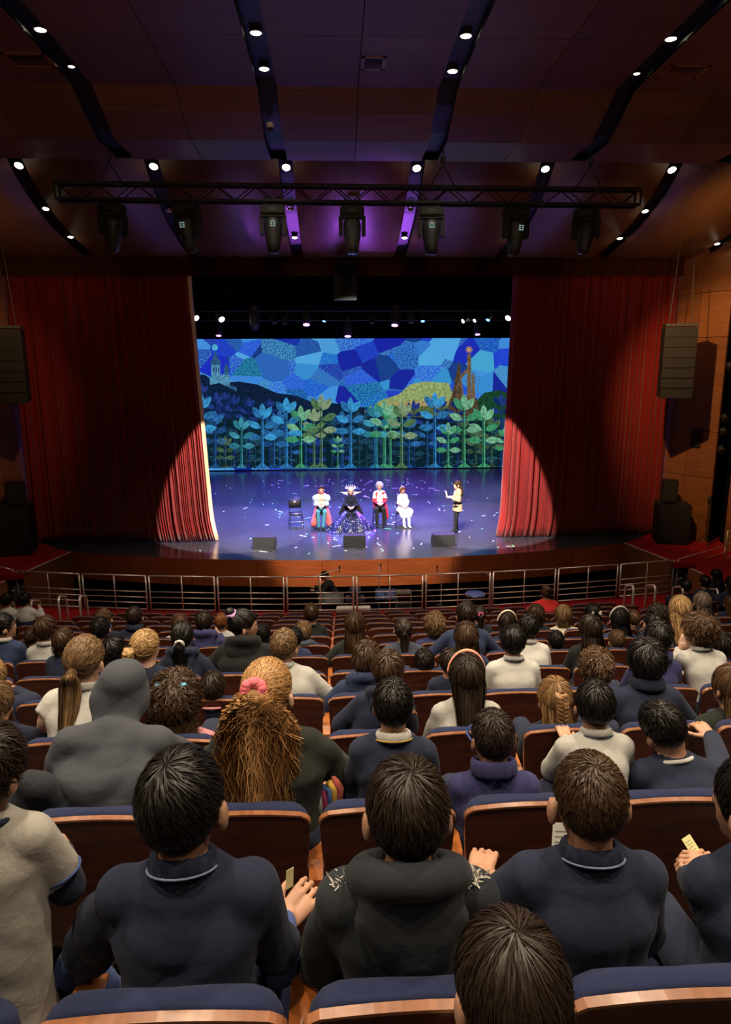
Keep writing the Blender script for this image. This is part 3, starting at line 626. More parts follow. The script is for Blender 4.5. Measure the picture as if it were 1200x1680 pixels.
# ================================================================== STAGE RIG
M_WHITEL = glow('stage_lamp_white', (1.0, 0.86, 0.66), 14); M_VIO = glow('stage_lamp_violet', (0.8, 0.25, 1.0), 7); M_BLUEL = glow('stage_lamp_blue', (0.12, 0.35, 1.0), 6)
for yy, zz, nm in ((24.4, 8.05, 'front'), (27.0, 7.9, 'rear')):
    t = tag(empty('lighting_bar', (0, yy, zz)), 'dark pipe batten carrying stage lamps, %s one over the stage' % nm, 'lighting bar')
    MB().tube([(-8.5, 0, 0), (8.5, 0, 0)], 0.03).build('pipe', M_GREYP, t)
    for hx in (-6, -2, 2, 6): MB().tube([(hx, 0, 0), (hx, 0, 5.0)], 0.006, 5).build('cable', M_BLACK, t)
M_LAMPB = solid('lamp_body_grey', (0.05, 0.055, 0.075), 0.45, 0.3)
def stage_lamp(px, py, Y, glowm, label, size=1.0, ang=(0.5, 0.0), kind='par'):
    p = aty(px, py, Y); t = tag(empty('stage_lamp', p), label, 'stage light', 'lamps hung over the stage'); t.rotation_euler = (-ang[0], ang[1], 0)
    r = 0.10*size
    if kind == 'par': MB().lathe([(r*0.98, -0.0), (r, 0.02), (r, 0.22*size), (r*0.7, 0.32*size), (r*0.3, 0.36*size)], 14).build('housing', M_LAMPB, t, True)
    else: MB().lathe([(r*0.8, 0.0), (r*1.1, 0.1*size), (r*1.25, 0.3*size), (r*0.9, 0.42*size), (r*1.1, 0.46*size), (r*1.1, 0.56*size)], 14).build('housing', M_LAMPB, t, True)
    MB().lathe([(0.001, -0.012), (r*0.85, -0.006), (r*0.85, 0.01), (0.001, 0.012)], 14).build('lens', glowm, t, True)
    m = MB()
    for sd in (-1, 1): m.tube([(sd*r*1.05, 0, 0.12*size), (sd*r*1.15, 0, 0.4*size), (0, 0, 0.52*size)], 0.012, 5)
    m.build('yoke', M_GREYP, t)
for px, py, Y, g, lb, sz, an, kd in (
    (322, 522, 24.4, M_WHITEL, 'white stage lamp tilted out, leftmost beside the curtain', 1.2, (0.6, -0.7), 'par'),
    (364, 524, 24.4, M_WHITEL, 'bright white stage lamp next to the leftmost one', 1.2, (0.7, -0.6), 'par'),
    (359, 551, 27.0, M_VIO, 'violet glowing lamp low above the left castle', 1.1, (0.2, 0), 'mh'),
    (418, 540, 24.4, M_GREYP, 'large unlit stage lamp left of the violet ones', 1.5, (0.15, 0), 'mh'),
    (452, 530, 24.4, M_GREYP, 'slim unlit stage lamp tilted sideways, left half of rig', 1.0, (0.2, -0.6), 'par'),
    (467, 532, 24.4, M_GREYP, 'short unlit can lamp upright beside the slim tilted lamp', 1.0, (0.1, 0), 'par'),
    (503, 533, 24.4, M_VIO, 'violet glowing lamp left of the hanging loudspeaker cluster', 1.3, (0.3, 0), 'mh'),
    (532, 527, 24.4, M_BLUEL, 'small bluish lamp just left of the centre lamp', 0.7, (0.3, 0.2), 'par'),
    (571, 552, 27.0, M_VIO, 'violet glowing lamp low on the stage centre line', 1.4, (0.2, 0), 'mh'),
    (610, 530, 24.4, M_GREYP, 'small brownish unlit lamp right of the centre line', 0.9, (0.4, 0.1), 'par'),
    (648, 534, 24.4, M_VIO, 'violet glowing lamp right of the stage centre line', 1.3, (0.3, 0.1), 'mh'),
    (675, 530, 24.4, M_GREYP, 'square unlit can lamp right of the violet lamp', 1.1, (0.1, 0), 'par'),
    (694, 527, 24.4, M_BLUEL, 'small lamp with blue lens in right half of rig', 0.8, (0.4, 0), 'par'),
    (760, 527, 24.4, M_WHITEL, 'narrow white lamp seen edge-on above the right spires', 0.8, (0.4, 1.1), 'par'),
    (779, 526, 24.4, M_WHITEL, 'second narrow white lamp above the right spires', 0.7, (0.4, 1.0), 'par'),
    (784, 549, 27.0, M_VIO, 'violet glowing lamp low above the right spires', 1.1, (0.2, 0), 'mh'),
    (801, 525, 24.4, M_BLUEL, 'blue lens lamp near the right curtain', 0.8, (0.4, 0.5), 'par'),
    (834, 522, 24.4, M_WHITEL, 'white stage lamp tilted out beside the right curtain', 1.2, (0.6, 0.8), 'par')):
    stage_lamp(px, py, Y, g, lb, sz, an, kd)

# ================================================================== LOUDSPEAKERS
def line_array(label, c, n, wx, hz, wy, rz, hang):
    t = tag(empty('line_array_speaker', c, rz), label, 'loudspeaker')
    z = 0.0; y = 0.0; a = 0.0
    for i in range(n):
        m = MB(); m.prism_y([(-wx/2, -hz), (wx/2, -hz), (wx/2, 0), (-wx/2, 0)], -wy/2, wy/2)
        o = m.build('cabinet', M_CAB, t); o.location = (0, y, z); o.rotation_euler = (a, 0, 0)
        g = MB().box(-wx/2+0.02, wx/2-0.02, -wy/2-0.012, -wy/2, -hz+0.015, -0.015).build('grille', M_GRILL, o)
        y -= -math.sin(a)*hz*-1; z -= math.cos(a)*(hz+0.008); a += 0.018*i*0.5
    MB().box(-wx/2, wx/2, -wy/2, wy/2, 0.03, 0.10).build('fly_frame', M_GREYP, t)
    for sx in (-1, 1): MB().tube([(sx*wx*0.35, 0, 0.1), (sx*wx*0.2, 0, hang)], 0.012, 5).build('chain', M_GREYP, t)
    return t
line_array('black hanging loudspeaker column beside the left curtain', (-9.0, 18.6, 7.15), 7, 0.95, 0.255, 0.5, 0.2, 2.4)
line_array('black hanging loudspeaker column beside the right curtain', (8.85, 18.6, 7.15), 7, 0.82, 0.255, 0.5, -0.25, 2.3)
line_array('grey hanging loudspeaker cluster at centre above the stage', (-0.12, 20.0, 8.92), 4, 0.62, 0.225, 0.4, 0, 0.42)
def box_speaker(name, label, c, wx, wy, hz, rz):
    t = tag(empty(name, c, rz), label, 'loudspeaker'); MB().box(-wx/2, wx/2, -wy/2, wy/2, 0, hz, 0.02).build('cabinet', M_CAB, t)
    MB().box(-wx/2+0.04, wx/2-0.04, -wy/2-0.015, -wy/2+0.005, 0.05, hz-0.05).build('grille', M_GRILL, t)
    MB().box(-0.08, 0.08, -0.04, 0.04, hz-0.003, hz+0.025, 0.008).build('handle', M_GREYP, t)
SZ = STAGE_Z+0.004
box_speaker('subwoofer', 'large black subwoofer cabinet on red platform left of stage', (-9.72, 19.55, SZ), 0.95, 0.8, 1.42, 0.2)
box_speaker('fill_speaker', 'small black loudspeaker standing on the left subwoofer', (-9.6, 19.6, SZ+1.447), 0.48, 0.45, 0.62, 0.3)
box_speaker('subwoofer', 'large black subwoofer cabinet on red platform right of stage', (9.62, 19.62, SZ), 0.9, 0.8, 1.2, -0.25)
box_speaker('fill_speaker', 'small black loudspeaker standing on the right subwoofer', (9.5, 19.66, SZ+1.227), 0.42, 0.42, 0.66, -0.35)
def wedge(label, c):
    t = tag(empty('stage_monitor', c), label, 'monitor speaker', 'floor monitors at the stage edge')
    poly = [(-0.30, 0.0), (0.24, 0.0), (0.30, 0.10), (-0.08, 0.40), (-0.24, 0.36)]   # y,z profile, sloping face to the performers
    V = [(-0.33, y, z) for y, z in poly]+[(0.33, y, z) for y, z in poly]; n = 5
    mesh_py('cabinet', V, [tuple(range(n)), tuple(range(n, 2*n))[::-1]]+[((i+1) % n, i, n+i, n+(i+1) % n) for i in range(n)], M_CAB, t)
    V = [(-0.29, 0.285, 0.125), (0.29, 0.285, 0.125), (0.29, -0.06, 0.40), (-0.29, -0.06, 0.40)]
    V2 = [(x, y+0.01, z+0.012) for x, y, z in V]; mesh_py('grille', V+V2, [(0, 1, 2, 3), (7, 6, 5, 4), (0, 4, 5, 1), (1, 5, 6, 2), (2, 6, 7, 3), (3, 7, 4, 0)], M_GRILL, t)
    MB().tube([(0.05, -0.28, 0.05), (0.1, -0.4, 0.01), (0.25, -0.5, 0.008)], 0.008, 5).build('cable', M_BLACK, t)
    MB().box(-0.06, 0.06, -0.275, -0.262, 0.1, 0.16).build('socket_plate', M_CHROME, t)
wedge('black floor monitor at left of the stage edge', (-2.59, 19.75, STAGE_Z)); wedge('black floor monitor at centre of the stage edge', (0.07, 19.75, STAGE_Z)); wedge('black floor monitor at right of the stage edge', (2.72, 19.7, STAGE_Z))

# ================================================================== LIGHTING TRUSS with moving heads
TY = 13.3
tr = tag(empty('lighting_truss', (0, TY, 9.23)), 'black aluminium lattice truss hanging below the ceiling', 'truss')
x0, x1 = -5.33, 5.2
chords = [(-0.12, 0.16), (0.12, 0.16), (-0.12, -0.11), (0.12, -0.11)]
for y, z in chords: MB().tube([(x0, y, z), (x1, y, z-0.06)], 0.026, 8).build('chord', M_BLACK, tr)
nb = 30
for i in range(nb):
    xa = x0+(x1-x0)*i/nb; xb = x0+(x1-x0)*(i+1)/nb; up = i % 2 == 0; d = -0.06*i/nb
    m = MB()
    for y in (-0.12, 0.12): m.tube([(xa, y, (0.16 if up else -0.11)+d), (xb, y, (-0.11 if up else 0.16)+d)], 0.011, 5)
    for z in (0.16, -0.11): m.tube([(xa, -0.12 if up else 0.12, z+d), (xb, 0.12 if up else -0.12, z+d)], 0.010, 5)
    m.build('lattice', M_BLACK, tr)
for x in (x0, x1):
    m = MB(); d = 0 if x < 0 else -0.06
    m.tube([(x, -0.12, 0.16+d), (x, 0.12, 0.16+d), (x, 0.12, -0.11+d), (x, -0.12, -0.11+d), (x, -0.12, 0.16+d)], 0.02, 6); m.build('end_frame', M_BLACK, tr)
for px in (180, 727, 968):
    X = aty(px, 280, TY)[0]
    m = MB(); m.tube([(X-0.22, 0, 0.15), (X, 0, 0.52), (X+0.22, 0, 0.15)], 0.014, 5); m.build('sling', M_BLACK, tr)
    MB().tube([(X, 0, 0.5), (X, 0, 0.82)], 0.012, 6).build('hoist_chain', M_GREYP, tr)
    m = MB(); m.lathe([(0.02, -0.06), (0.05, -0.04), (0.05, 0.05), (0.02, 0.07)], 10, (X, 0, 0.58)); m.build('hoist', M_GREYP, tr)
M_DISP = glow('fixture_display', (0.55, 0.8, 0.75), 0.35)
def moving_head(px, label, yawz, pitch, zt):
    X = aty(px, 360, TY)[0]
    t = tag(empty('moving_head_light', (X, TY, zt), yawz), label, 'stage light', 'moving heads on the truss')
    m = MB(); m.box(-0.22, 0.22, -0.15, 0.15, -0.20, -0.03, 0.03); base = m.build('base', M_BLACK, t)
    for sx in (-1, 1): MB().tube([(sx*0.13, 0, -0.05), (sx*0.13, 0, 0.12)], 0.016, 6).build('clamp', M_GREYP, t)
    mesh_py('display', [(-0.07, -0.153, -0.14), (0.07, -0.153, -0.14), (0.07, -0.153, -0.08), (-0.07, -0.153, -0.08)], [(0, 1, 2, 3)], M_GREYP, base)
    y = MB()
    for sx in (-1, 1): y.box(sx*0.21-0.035, sx*0.21+0.035, -0.11, 0.11, -0.56, -0.17, 0.03)
    y.box(-0.22, 0.22, -0.11, 0.11, -0.24, -0.19, 0.01); y.build('yoke', M_BLACK, t)
    h = MB(); h.lathe([(0.06, -0.40), (0.11, -0.38), (0.125, -0.25), (0.155, -0.1), (0.165, 0.08), (0.15, 0.16), (0.10, 0.2)], 16, sy=1.1)
    hd = h.build('head', M_GREYP, t, True); hd.location = (0, 0, -0.44); hd.rotation_euler = (pitch, 0, 0)
    MB().lathe([(0.002, -0.415), (0.085, -0.41), (0.085, -0.39), (0.002, -0.385)], 14).build('lens', solid('lens_glass', (0.02, 0.025, 0.04), 0.05, coat=1.0), hd, True)
    m = MB()
    for q in range(3): m.box(-0.05, -0.005, -0.178, -0.172, 0.02+q*0.035, 0.04+q*0.035); m.box(0.005, 0.05, -0.178, -0.172, 0.02+q*0.035, 0.04+q*0.035)
    m.build('display', M_DISP if px in (308, 448, 708, 847) else M_GREYP, hd)
for px, lb, yw, pt, zt in ((185, 'black moving head light, leftmost on the truss', 0.7, 0.35, 9.08), (308, 'black moving head light, second from left on the truss', -0.4, 0.15, 9.08), (448, 'black moving head light, third from left on the truss', 0.05, -0.05, 9.07),
                           (578, 'black moving head light in the middle of the truss', 0.0, -0.1, 9.06), (708, 'black moving head light, third from right on the truss', -0.05, -0.05, 9.05), (847, 'black moving head light, second from right on the truss', 0.35, 0.1, 9.04), (963, 'black moving head light, rightmost on the truss', -0.6, -0.3, 9.03)):
    moving_head(px, lb, yw, pt, zt)

# ================================================================== PIT RAILING
ORD = ['first', 'second', 'third', 'fourth', 'fifth', 'sixth', 'seventh', 'eighth', 'ninth', 'tenth', 'eleventh', 'twelfth', 'thirteenth', 'fourteenth', 'fifteenth', 'sixteenth', 'seventeenth', 'eighteenth', 'nineteenth', 'twentieth', 'twenty-first', 'twenty-second', 'twenty-third']
jx = [-8.9, -7.07, -5.3, -3.53, -1.77, 0.0, 1.77, 3.53, 5.3, 7.07, 8.75]
for j in range(len(jx)-1):
    xa, xb = jx[j]+0.045, jx[j+1]-0.045; P = lambda x: np.array([x, arc_rail(x)])
    a, b = P(xa), P(xb)
    t = tag(empty('railing_section', (a[0], a[1], 0.014)), 'steel pit railing section, %s from the left' % ORD[j], 'railing', 'steel railing around the orchestra pit')
    d = b-a; mid = d/2
    for nme, q in (('post', d*0), ('post', mid), ('post', d)): MB().tube([(q[0], q[1], 0), (q[0], q[1], 0.97)], 0.021 if nme == 'post' and q is not mid else 0.016, 8).build('post', M_STEEL, t, True)
    for z, r in ((0.975, 0.02), (0.55, 0.014), (0.40, 0.014), (0.25, 0.014), (0.08, 0.016)): MB().tube([(0, 0, z), (d[0], d[1], z)], r, 8).build('rail_bar', M_STEEL, t, True)
# raised railing pieces on the platforms
def rail_piece(label, p, q, h=0.98, nb=5):
    t = tag(empty('railing_section', p), label, 'railing'); d = np.array(q)-np.array(p)
    for f in (0, 1): MB().tube([tuple(d*f), tuple(d*f+np.array([0, 0, h]))], 0.022, 8).build('post', M_STEEL, t, True)
    for i in range(nb): z = h*(1-i*0.2); MB().tube([(0, 0, z), tuple(d+np.array([0, 0, z]))], 0.016, 8).build('rail_bar', M_STEEL, t, True)
rail_piece('steel railing piece rising to the right platform', (8.85, 17.55, 0.014), (10.4, 18.0, 0.25))
rail_piece('steel railing on the right red platform at picture edge', (10.0, 17.3, STAGE_Z), (11.6, 16.9, STAGE_Z), 0.9)
rail_piece('steel railing piece rising to the left platform', (-8.98, 17.62, 0.014), (-10.2, 18.0, 0.2))
def hoop(label, x, y, z, rz):
    t = tag(empty('handrail', (x, y, z), rz), label, 'handrail', 'hooped steel aisle handrails')
    L = 0.55; h = 0.95; pts = [(0, 0, 0), (0, 0, h-0.1), (0, 0.03, h-0.03), (0, 0.1, h), (0, L-0.1, h-0.12), (0, L-0.03, h-0.15), (0, L, h-0.22), (0, L, -0.34)]
    MB().tube(pts, 0.026, 10).build('bent_tube', M_STEEL, t, True)
    for yy in (0, L): MB().lathe([(0.05, 0), (0.05, 0.012), (0.03, 0.016)], 12, (0, yy, 0 if yy == 0 else -0.33)).build('foot_flange', M_STEEL, t, True)
for x, y, lb in ((-6.05, 14.35, 'hooped steel handrail at left aisle beside the central seats'), (-6.5, 14.35, 'hooped steel handrail at left aisle, second from the central seats'), (-6.98, 14.1, 'hooped steel handrail at left aisle nearer the side seats'), (-7.5, 14.0, 'hooped steel handrail at far left beside the side seats'),
                 (6.2, 14.35, 'hooped steel handrail at right aisle beside the central seats'), (6.7, 14.35, 'hooped steel handrail at right aisle, second from the central seats'), (7.26, 14.2, 'hooped steel handrail at right aisle nearer the side seats'), (7.95, 14.0, 'hooped steel handrail at far right beside the side seats')):
    hoop(lb, x, y, 0.36, 0.1 if x < 0 else -0.1)

# ================================================================== WALL FITTINGS
wp = aty(1137, 720, 19.9)
t = tag(empty('wall_vent', (10.28, 19.9, 4.05), math.radians(-60.6)), 'small grey louvred wall grille on right wooden wall', 'vent')
MB().box(-0.16, 0.16, -0.03, 0.0, -0.28, 0.28, 0.008).build('frame', M_GREYP, t)
for i in range(9): MB().box(-0.13, 0.13, -0.042, -0.03, -0.24+i*0.055, -0.21+i*0.055).build('slat', M_CAB, t)
for i, (py, lb) in enumerate(((606, 'topmost dark spotlight in the right wall slot'), (690, 'second dark spotlight in the right wall slot'), (712, 'third dark spotlight in the right wall slot'), (742, 'lowest dark spotlight in the right wall slot'))):
    p = aty(1190, py, 18.95)
    t = tag(empty('wall_spotlight', (10.62, 18.98, p[2])), lb, 'stage light', 'spotlights in the right wall slot'); t.rotation_euler = (0.3, -1.15, 0.5)
    MB().lathe([(0.10, 0), (0.10, 0.10), (0.075, 0.2), (0.07, 0.36), (0.03, 0.38)], 14).build('housing', M_GREYP, t, True)
    MB().lathe([(0.002, -0.004), (0.09, -0.002), (0.09, 0.012), (0.002, 0.014)], 14).build('lens', M_CHROME, t, True)
    MB().tube([(0.11, 0, 0.15), (0.13, 0, 0.3), (0, 0, 0.42), (-0.13, 0, 0.3), (-0.11, 0, 0.15)], 0.012, 5).build('yoke', M_GREYP, t)
t = tag(empty('microphone_stand', (10.35, 18.95, SZ)), 'tall dark tripod stand by the right wall', 'stand')
MB().tube([(0, 0, 0.2), (0, 0, 1.35)], 0.02, 8).build('pole', M_GREYP, t)
for a in (0.3, 2.4, 4.5): MB().tube([(0, 0, 0.4), (0.3*math.cos(a), 0.3*math.sin(a), 0.012)], 0.012, 6).build('leg', M_GREYP, t)
MB().lathe([(0.03, 0), (0.05, 0.03), (0.045, 0.2), (0.02, 0.24)], 10, (0.0, 0, 1.3)).build('clip', M_GREYP, t, True)
MB().box(-0.03, 0.03, -0.02, 0.02, 0.7, 0.82).build('clamp', M_CHROME, t)

# ================================================================== STAGE CHAIRS, CONFETTI
M_VINYL = solid('black_vinyl', (0.015, 0.014, 0.014), 0.35); M_TUBE = solid('black_tube', (0.01, 0.01, 0.011), 0.35, 0.5)
def banquet_chair(label, c, rz):
    t = tag(empty('banquet_chair', c, rz), label, 'chair', 'black chairs on stage')    # faces -y
    MB().box(-0.21, 0.21, -0.22, 0.20, 0.42, 0.48, 0.02).build('seat', M_VINYL, t, True)
    m = MB(); m.box(-0.20, 0.20, -0.02, 0.025, 0.60, 0.90, 0.02); o = m.build('backrest', M_VINYL, t, True); o.location = (0, 0.21, 0); o.rotation_euler = (-0.1, 0, 0)
    for sx in (-1, 1):
        MB().tube([(sx*0.2, -0.2, 0.42), (sx*0.22, -0.24, 0)], 0.012, 6).build('leg', M_TUBE, t)
        MB().tube([(sx*0.2, 0.27, 0.86), (sx*0.2, 0.2, 0.44), (sx*0.22, 0.26, 0)], 0.012, 6).build('leg', M_TUBE, t)
    MB().tube([(-0.21, -0.21, 0.22), (0.21, -0.21, 0.22)], 0.009, 6).build('stretcher', M_TUBE, t)
    return t
CH = {'empty': (-1.81, 22.3), 'prince': (-0.95, 22.3), 'queen': (0.02, 21.95), 'man': (1.0, 22.55), 'girl': (1.75, 22.3)}
for k, lb in (('empty', 'empty black vinyl chair at left of the seated performers'), ('prince', 'black chair under the performer in puffed sleeves'), ('queen', 'black chair hidden under the dark queen gown'), ('man', 'black chair under the performer in the red coat'), ('girl', 'black chair under the performer in the white dress')):
    banquet_chair(lb, (CH[k][0], CH[k][1], STAGE_Z), {'empty': 0.15, 'girl': -0.1}.get(k, 0.0))
rr = random.Random(21); groups = {0: MB(), 1: MB()}
for i in range(190):
    x = rr.gauss(0.8, 3.0); y = rr.uniform(20.9, 32) if rr.random() < 0.8 else rr.uniform(18.9, 21)
    if abs(x) > 6.5 or y < arc_stage(x)+0.1: continue
    a = rr.uniform(0, PI); L = rr.choice([0.02, 0.03, 0.04, 0.05, 0.07, 0.13]); W_ = 0.014; ca, sa = math.cos(a), math.sin(a)
    V = [(x+u*ca-v*sa, y+u*sa+v*ca, STAGE_Z+0.003+(0.012 if q in (1, 2) else 0)) for q, (u, v) in enumerate(((-L, -W_), (L, -W_), (L, W_), (-L, W_)))]
    V += [(vx, vy, vz+0.002) for vx, vy, vz in V]
    groups[0 if rr.random() < 0.55 else 1].add(V, [(0, 3, 2, 1), (4, 5, 6, 7), (0, 1, 5, 4), (1, 2, 6, 5), (2, 3, 7, 6), (3, 0, 4, 7)])
tag(groups[0].build('confetti', solid('confetti_white', (0.85, 0.85, 0.8), 0.6)), 'white paper confetti scattered over the stage floor', 'confetti', kind='stuff')
tag(groups[1].build('confetti', solid('confetti_green', (0.25, 0.8, 0.45), 0.5)), 'green paper confetti scattered over the stage floor', 'confetti', kind='stuff')

# ================================================================== ORCHESTRA PIT GEAR
PZ = -0.95
def ppos(px, Y): return aty(px, 980, Y)[0]
def amp(label, x, y, z, wx, wy, hz, col):
    t = tag(empty('amplifier', (x, y, z)), label, 'amplifier'); MB().box(-wx/2, wx/2, -wy/2, wy/2, 0, hz, 0.02).build('cabinet', col, t)
    MB().box(-wx/2+0.03, wx/2-0.03, -wy/2-0.01, -wy/2+0.005, 0.04, hz*0.75).build('grille', M_GRILL, t); MB().box(-wx/2+0.04, wx/2-0.04, -wy/2-0.01, -wy/2+0.005, hz*0.8, hz-0.03).build('control_panel', M_CHROME, t)
    MB().tube([(-0.1, 0, hz), (-0.08, 0, hz+0.03), (0.08, 0, hz+0.03), (0.1, 0, hz)], 0.01, 6).build('handle', M_GREYP, t)
M_NAVYC = solid('navy_case', (0.012, 0.022, 0.075), 0.45)
amp('grey amplifier with silver handle standing in the pit', ppos(662, 17.5), 17.5, PZ, 0.42, 0.35, 1.2, solid('amp_grey', (0.12, 0.11, 0.10), 0.6))
amp('large navy equipment case in the pit', ppos(583, 17.6), 17.6, PZ, 0.52, 0.4, 1.02, M_NAVYC)
amp('small navy case on top of the larger pit case', ppos(583, 17.6), 17.6, PZ+1.062, 0.3, 0.3, 0.2, M_NAVYC)
def mic_stand(label, x, y, h, boom):
    t = tag(empty('boom_microphone_stand', (x, y, PZ)), label, 'microphone stand'); MB().tube([(0, 0, 0.1), (0, 0, h)], 0.014, 6).build('pole', M_STEEL, t)
    for a in (0.2, 2.3, 4.4): MB().tube([(0, 0, 0.25), (0.28*math.cos(a), 0.28*math.sin(a), 0.01)], 0.01, 5).build('leg', M_GREYP, t)
    MB().tube([(-boom[0]*0.3, 0, h-boom[1]*0.3), (boom[0], 0.02, h+boom[1])], 0.011, 6).build('boom', M_STEEL, t)
    MB().lathe([(0.012, -0.1), (0.018, 0), (0.028, 0.03), (0.024, 0.07), (0.005, 0.085)], 10, (boom[0], 0.02, h+boom[1])).build('microphone', M_CHROME, t, True)
mic_stand('boom microphone stand beside the musician in the pit', ppos(524, 17.4), 17.4, 1.72, (0.55, 0.16))
mic_stand('thin microphone stand beside the music stand in the pit', ppos(622, 17.6), 17.6, 1.75, (0.05, 0.12))
mic_stand('boom microphone stand near the leaning guitar', ppos(724, 17.5), 17.5, 1.6, (-0.12, 0.22))
mic_stand('small boom stand beside the blue drum', ppos(806, 17.7), 17.7, 1.5, (-0.2, 0.12))
t = tag(empty('music_stand', (ppos(633, 17.4), 17.4, PZ)), 'music stand with bluish sheet pages in the pit', 'music stand')
MB().tube([(0, 0, 0), (0, 0, 1.0)], 0.014, 6).build('pole', M_GREYP, t)
for a in (0.2, 2.3, 4.4): MB().tube([(0, 0, 0.25), (0.25*math.cos(a), 0.25*math.sin(a), 0.01)], 0.01, 5).build('leg', M_GREYP, t)
o = MB().box(-0.28, 0.28, -0.01, 0.01, 0, 0.3).build('desk', M_NAVYC, t); o.location = (0, 0, 1.0); o.rotation_euler = (-0.4, 0, 0)
for sx in (-0.13, 0.13):
    o = MB().box(sx-0.1, sx+0.1, -0.016, -0.011, 0.03, 0.27).build('sheet_page', solid('sheet_blue', (0.07, 0.11, 0.32), 0.7), t); o.location = (0, 0, 1.0); o.rotation_euler = (-0.4, 0, 0)
t = tag(empty('drum', (ppos(780, 17.5), 17.5, PZ)), 'round drum with blue head on a stand in the pit', 'drum')
MB().lathe([(0.27, 0.0), (0.285, 0.01), (0.285, 0.16), (0.27, 0.17)], 24, (0, 0, 0.92)).build('shell', M_CHROME, t, True)
MB().lathe([(0.27, 0), (0.27, 0.012), (0.002, 0.016)], 24, (0, 0, 1.085)).build('drum_head', solid('drum_blue', (0.12, 0.25, 0.8), 0.4), t, True)
for a in (0.2, 2.3, 4.4): MB().tube([(0.12*math.cos(a), 0.12*math.sin(a), 0.93), (0.32*math.cos(a), 0.32*math.sin(a), 0.01)], 0.012, 6).build('leg', M_STEEL, t)
t = tag(empty('guitar', (ppos(727, 17.3), 17.3, PZ+0.5)), 'dark guitar leaning on its stand in the pit', 'guitar'); t.rotation_euler = (0.1, -0.45, 0)
ol = [(0.16*math.cos(a)*(1+0.18*math.cos(2*a)), 0.23*math.sin(a)+0.2) for a in [2*PI*i/28 for i in range(28)]]
MB().prism_y(ol, -0.04, 0.04).build('body', solid('guitar_dark', (0.05, 0.03, 0.02), 0.3, coat=0.5), t)
MB().box(-0.028, 0.028, -0.055, -0.03, 0.35, 1.02).build('neck', M_BLACK, t); MB().box(-0.045, 0.045, -0.05, -0.03, 1.02, 1.2).build('headstock', M_GREYP, t)
MB().tube([(-0.1, 0.05, -0.1), (0, 0.08, 0.2), (0.1, 0.05, -0.1)], 0.012, 6).build('stand_frame', M_GREYP, t)
t = tag(empty('keyboard', (ppos(580, 17.0), 17.0, PZ)), 'white keyboard on a stand just behind the pit rail', 'keyboard')
MB().box(-0.45, 0.45, -0.14, 0.14, 0.86, 0.95, 0.02).build('case', solid('keyboard_white', (0.6, 0.6, 0.6), 0.4), t)
MB().box(-0.42, 0.42, -0.13, 0.02, 0.95, 0.965).build('keys', solid('keys_ivory', (0.8, 0.78, 0.7), 0.3), t)
for sx in (-1, 1): MB().tube([(sx*0.35, -0.12, 0.0), (-sx*0.35, 0.12, 0.86)], 0.015, 6).build('leg', M_GREYP, t)
t = tag(empty('music_stand', (ppos(546, 17.2), 17.2, PZ)), 'music stand with papers in front of the pit musician', 'music stand')
MB().tube([(0, 0, 0), (0, 0, 0.98)], 0.014, 6).build('pole', M_GREYP, t)
for a in (0.2, 2.3, 4.4): MB().tube([(0, 0, 0.25), (0.25*math.cos(a), 0.25*math.sin(a), 0.01)], 0.01, 5).build('leg', M_GREYP, t)
o = MB().box(-0.3, 0.3, -0.01, 0.01, 0, 0.3).build('desk', M_GREYP, t); o.location = (0, 0, 0.98); o.rotation_euler = (-0.5, 0, 0)
o = MB().box(-0.2, 0.2, -0.016, -0.011, 0.03, 0.27).build('sheet_page', solid('sheet_grey', (0.12, 0.125, 0.15), 0.7), t); o.location = (0, 0, 0.98); o.rotation_euler = (-0.5, 0, 0)

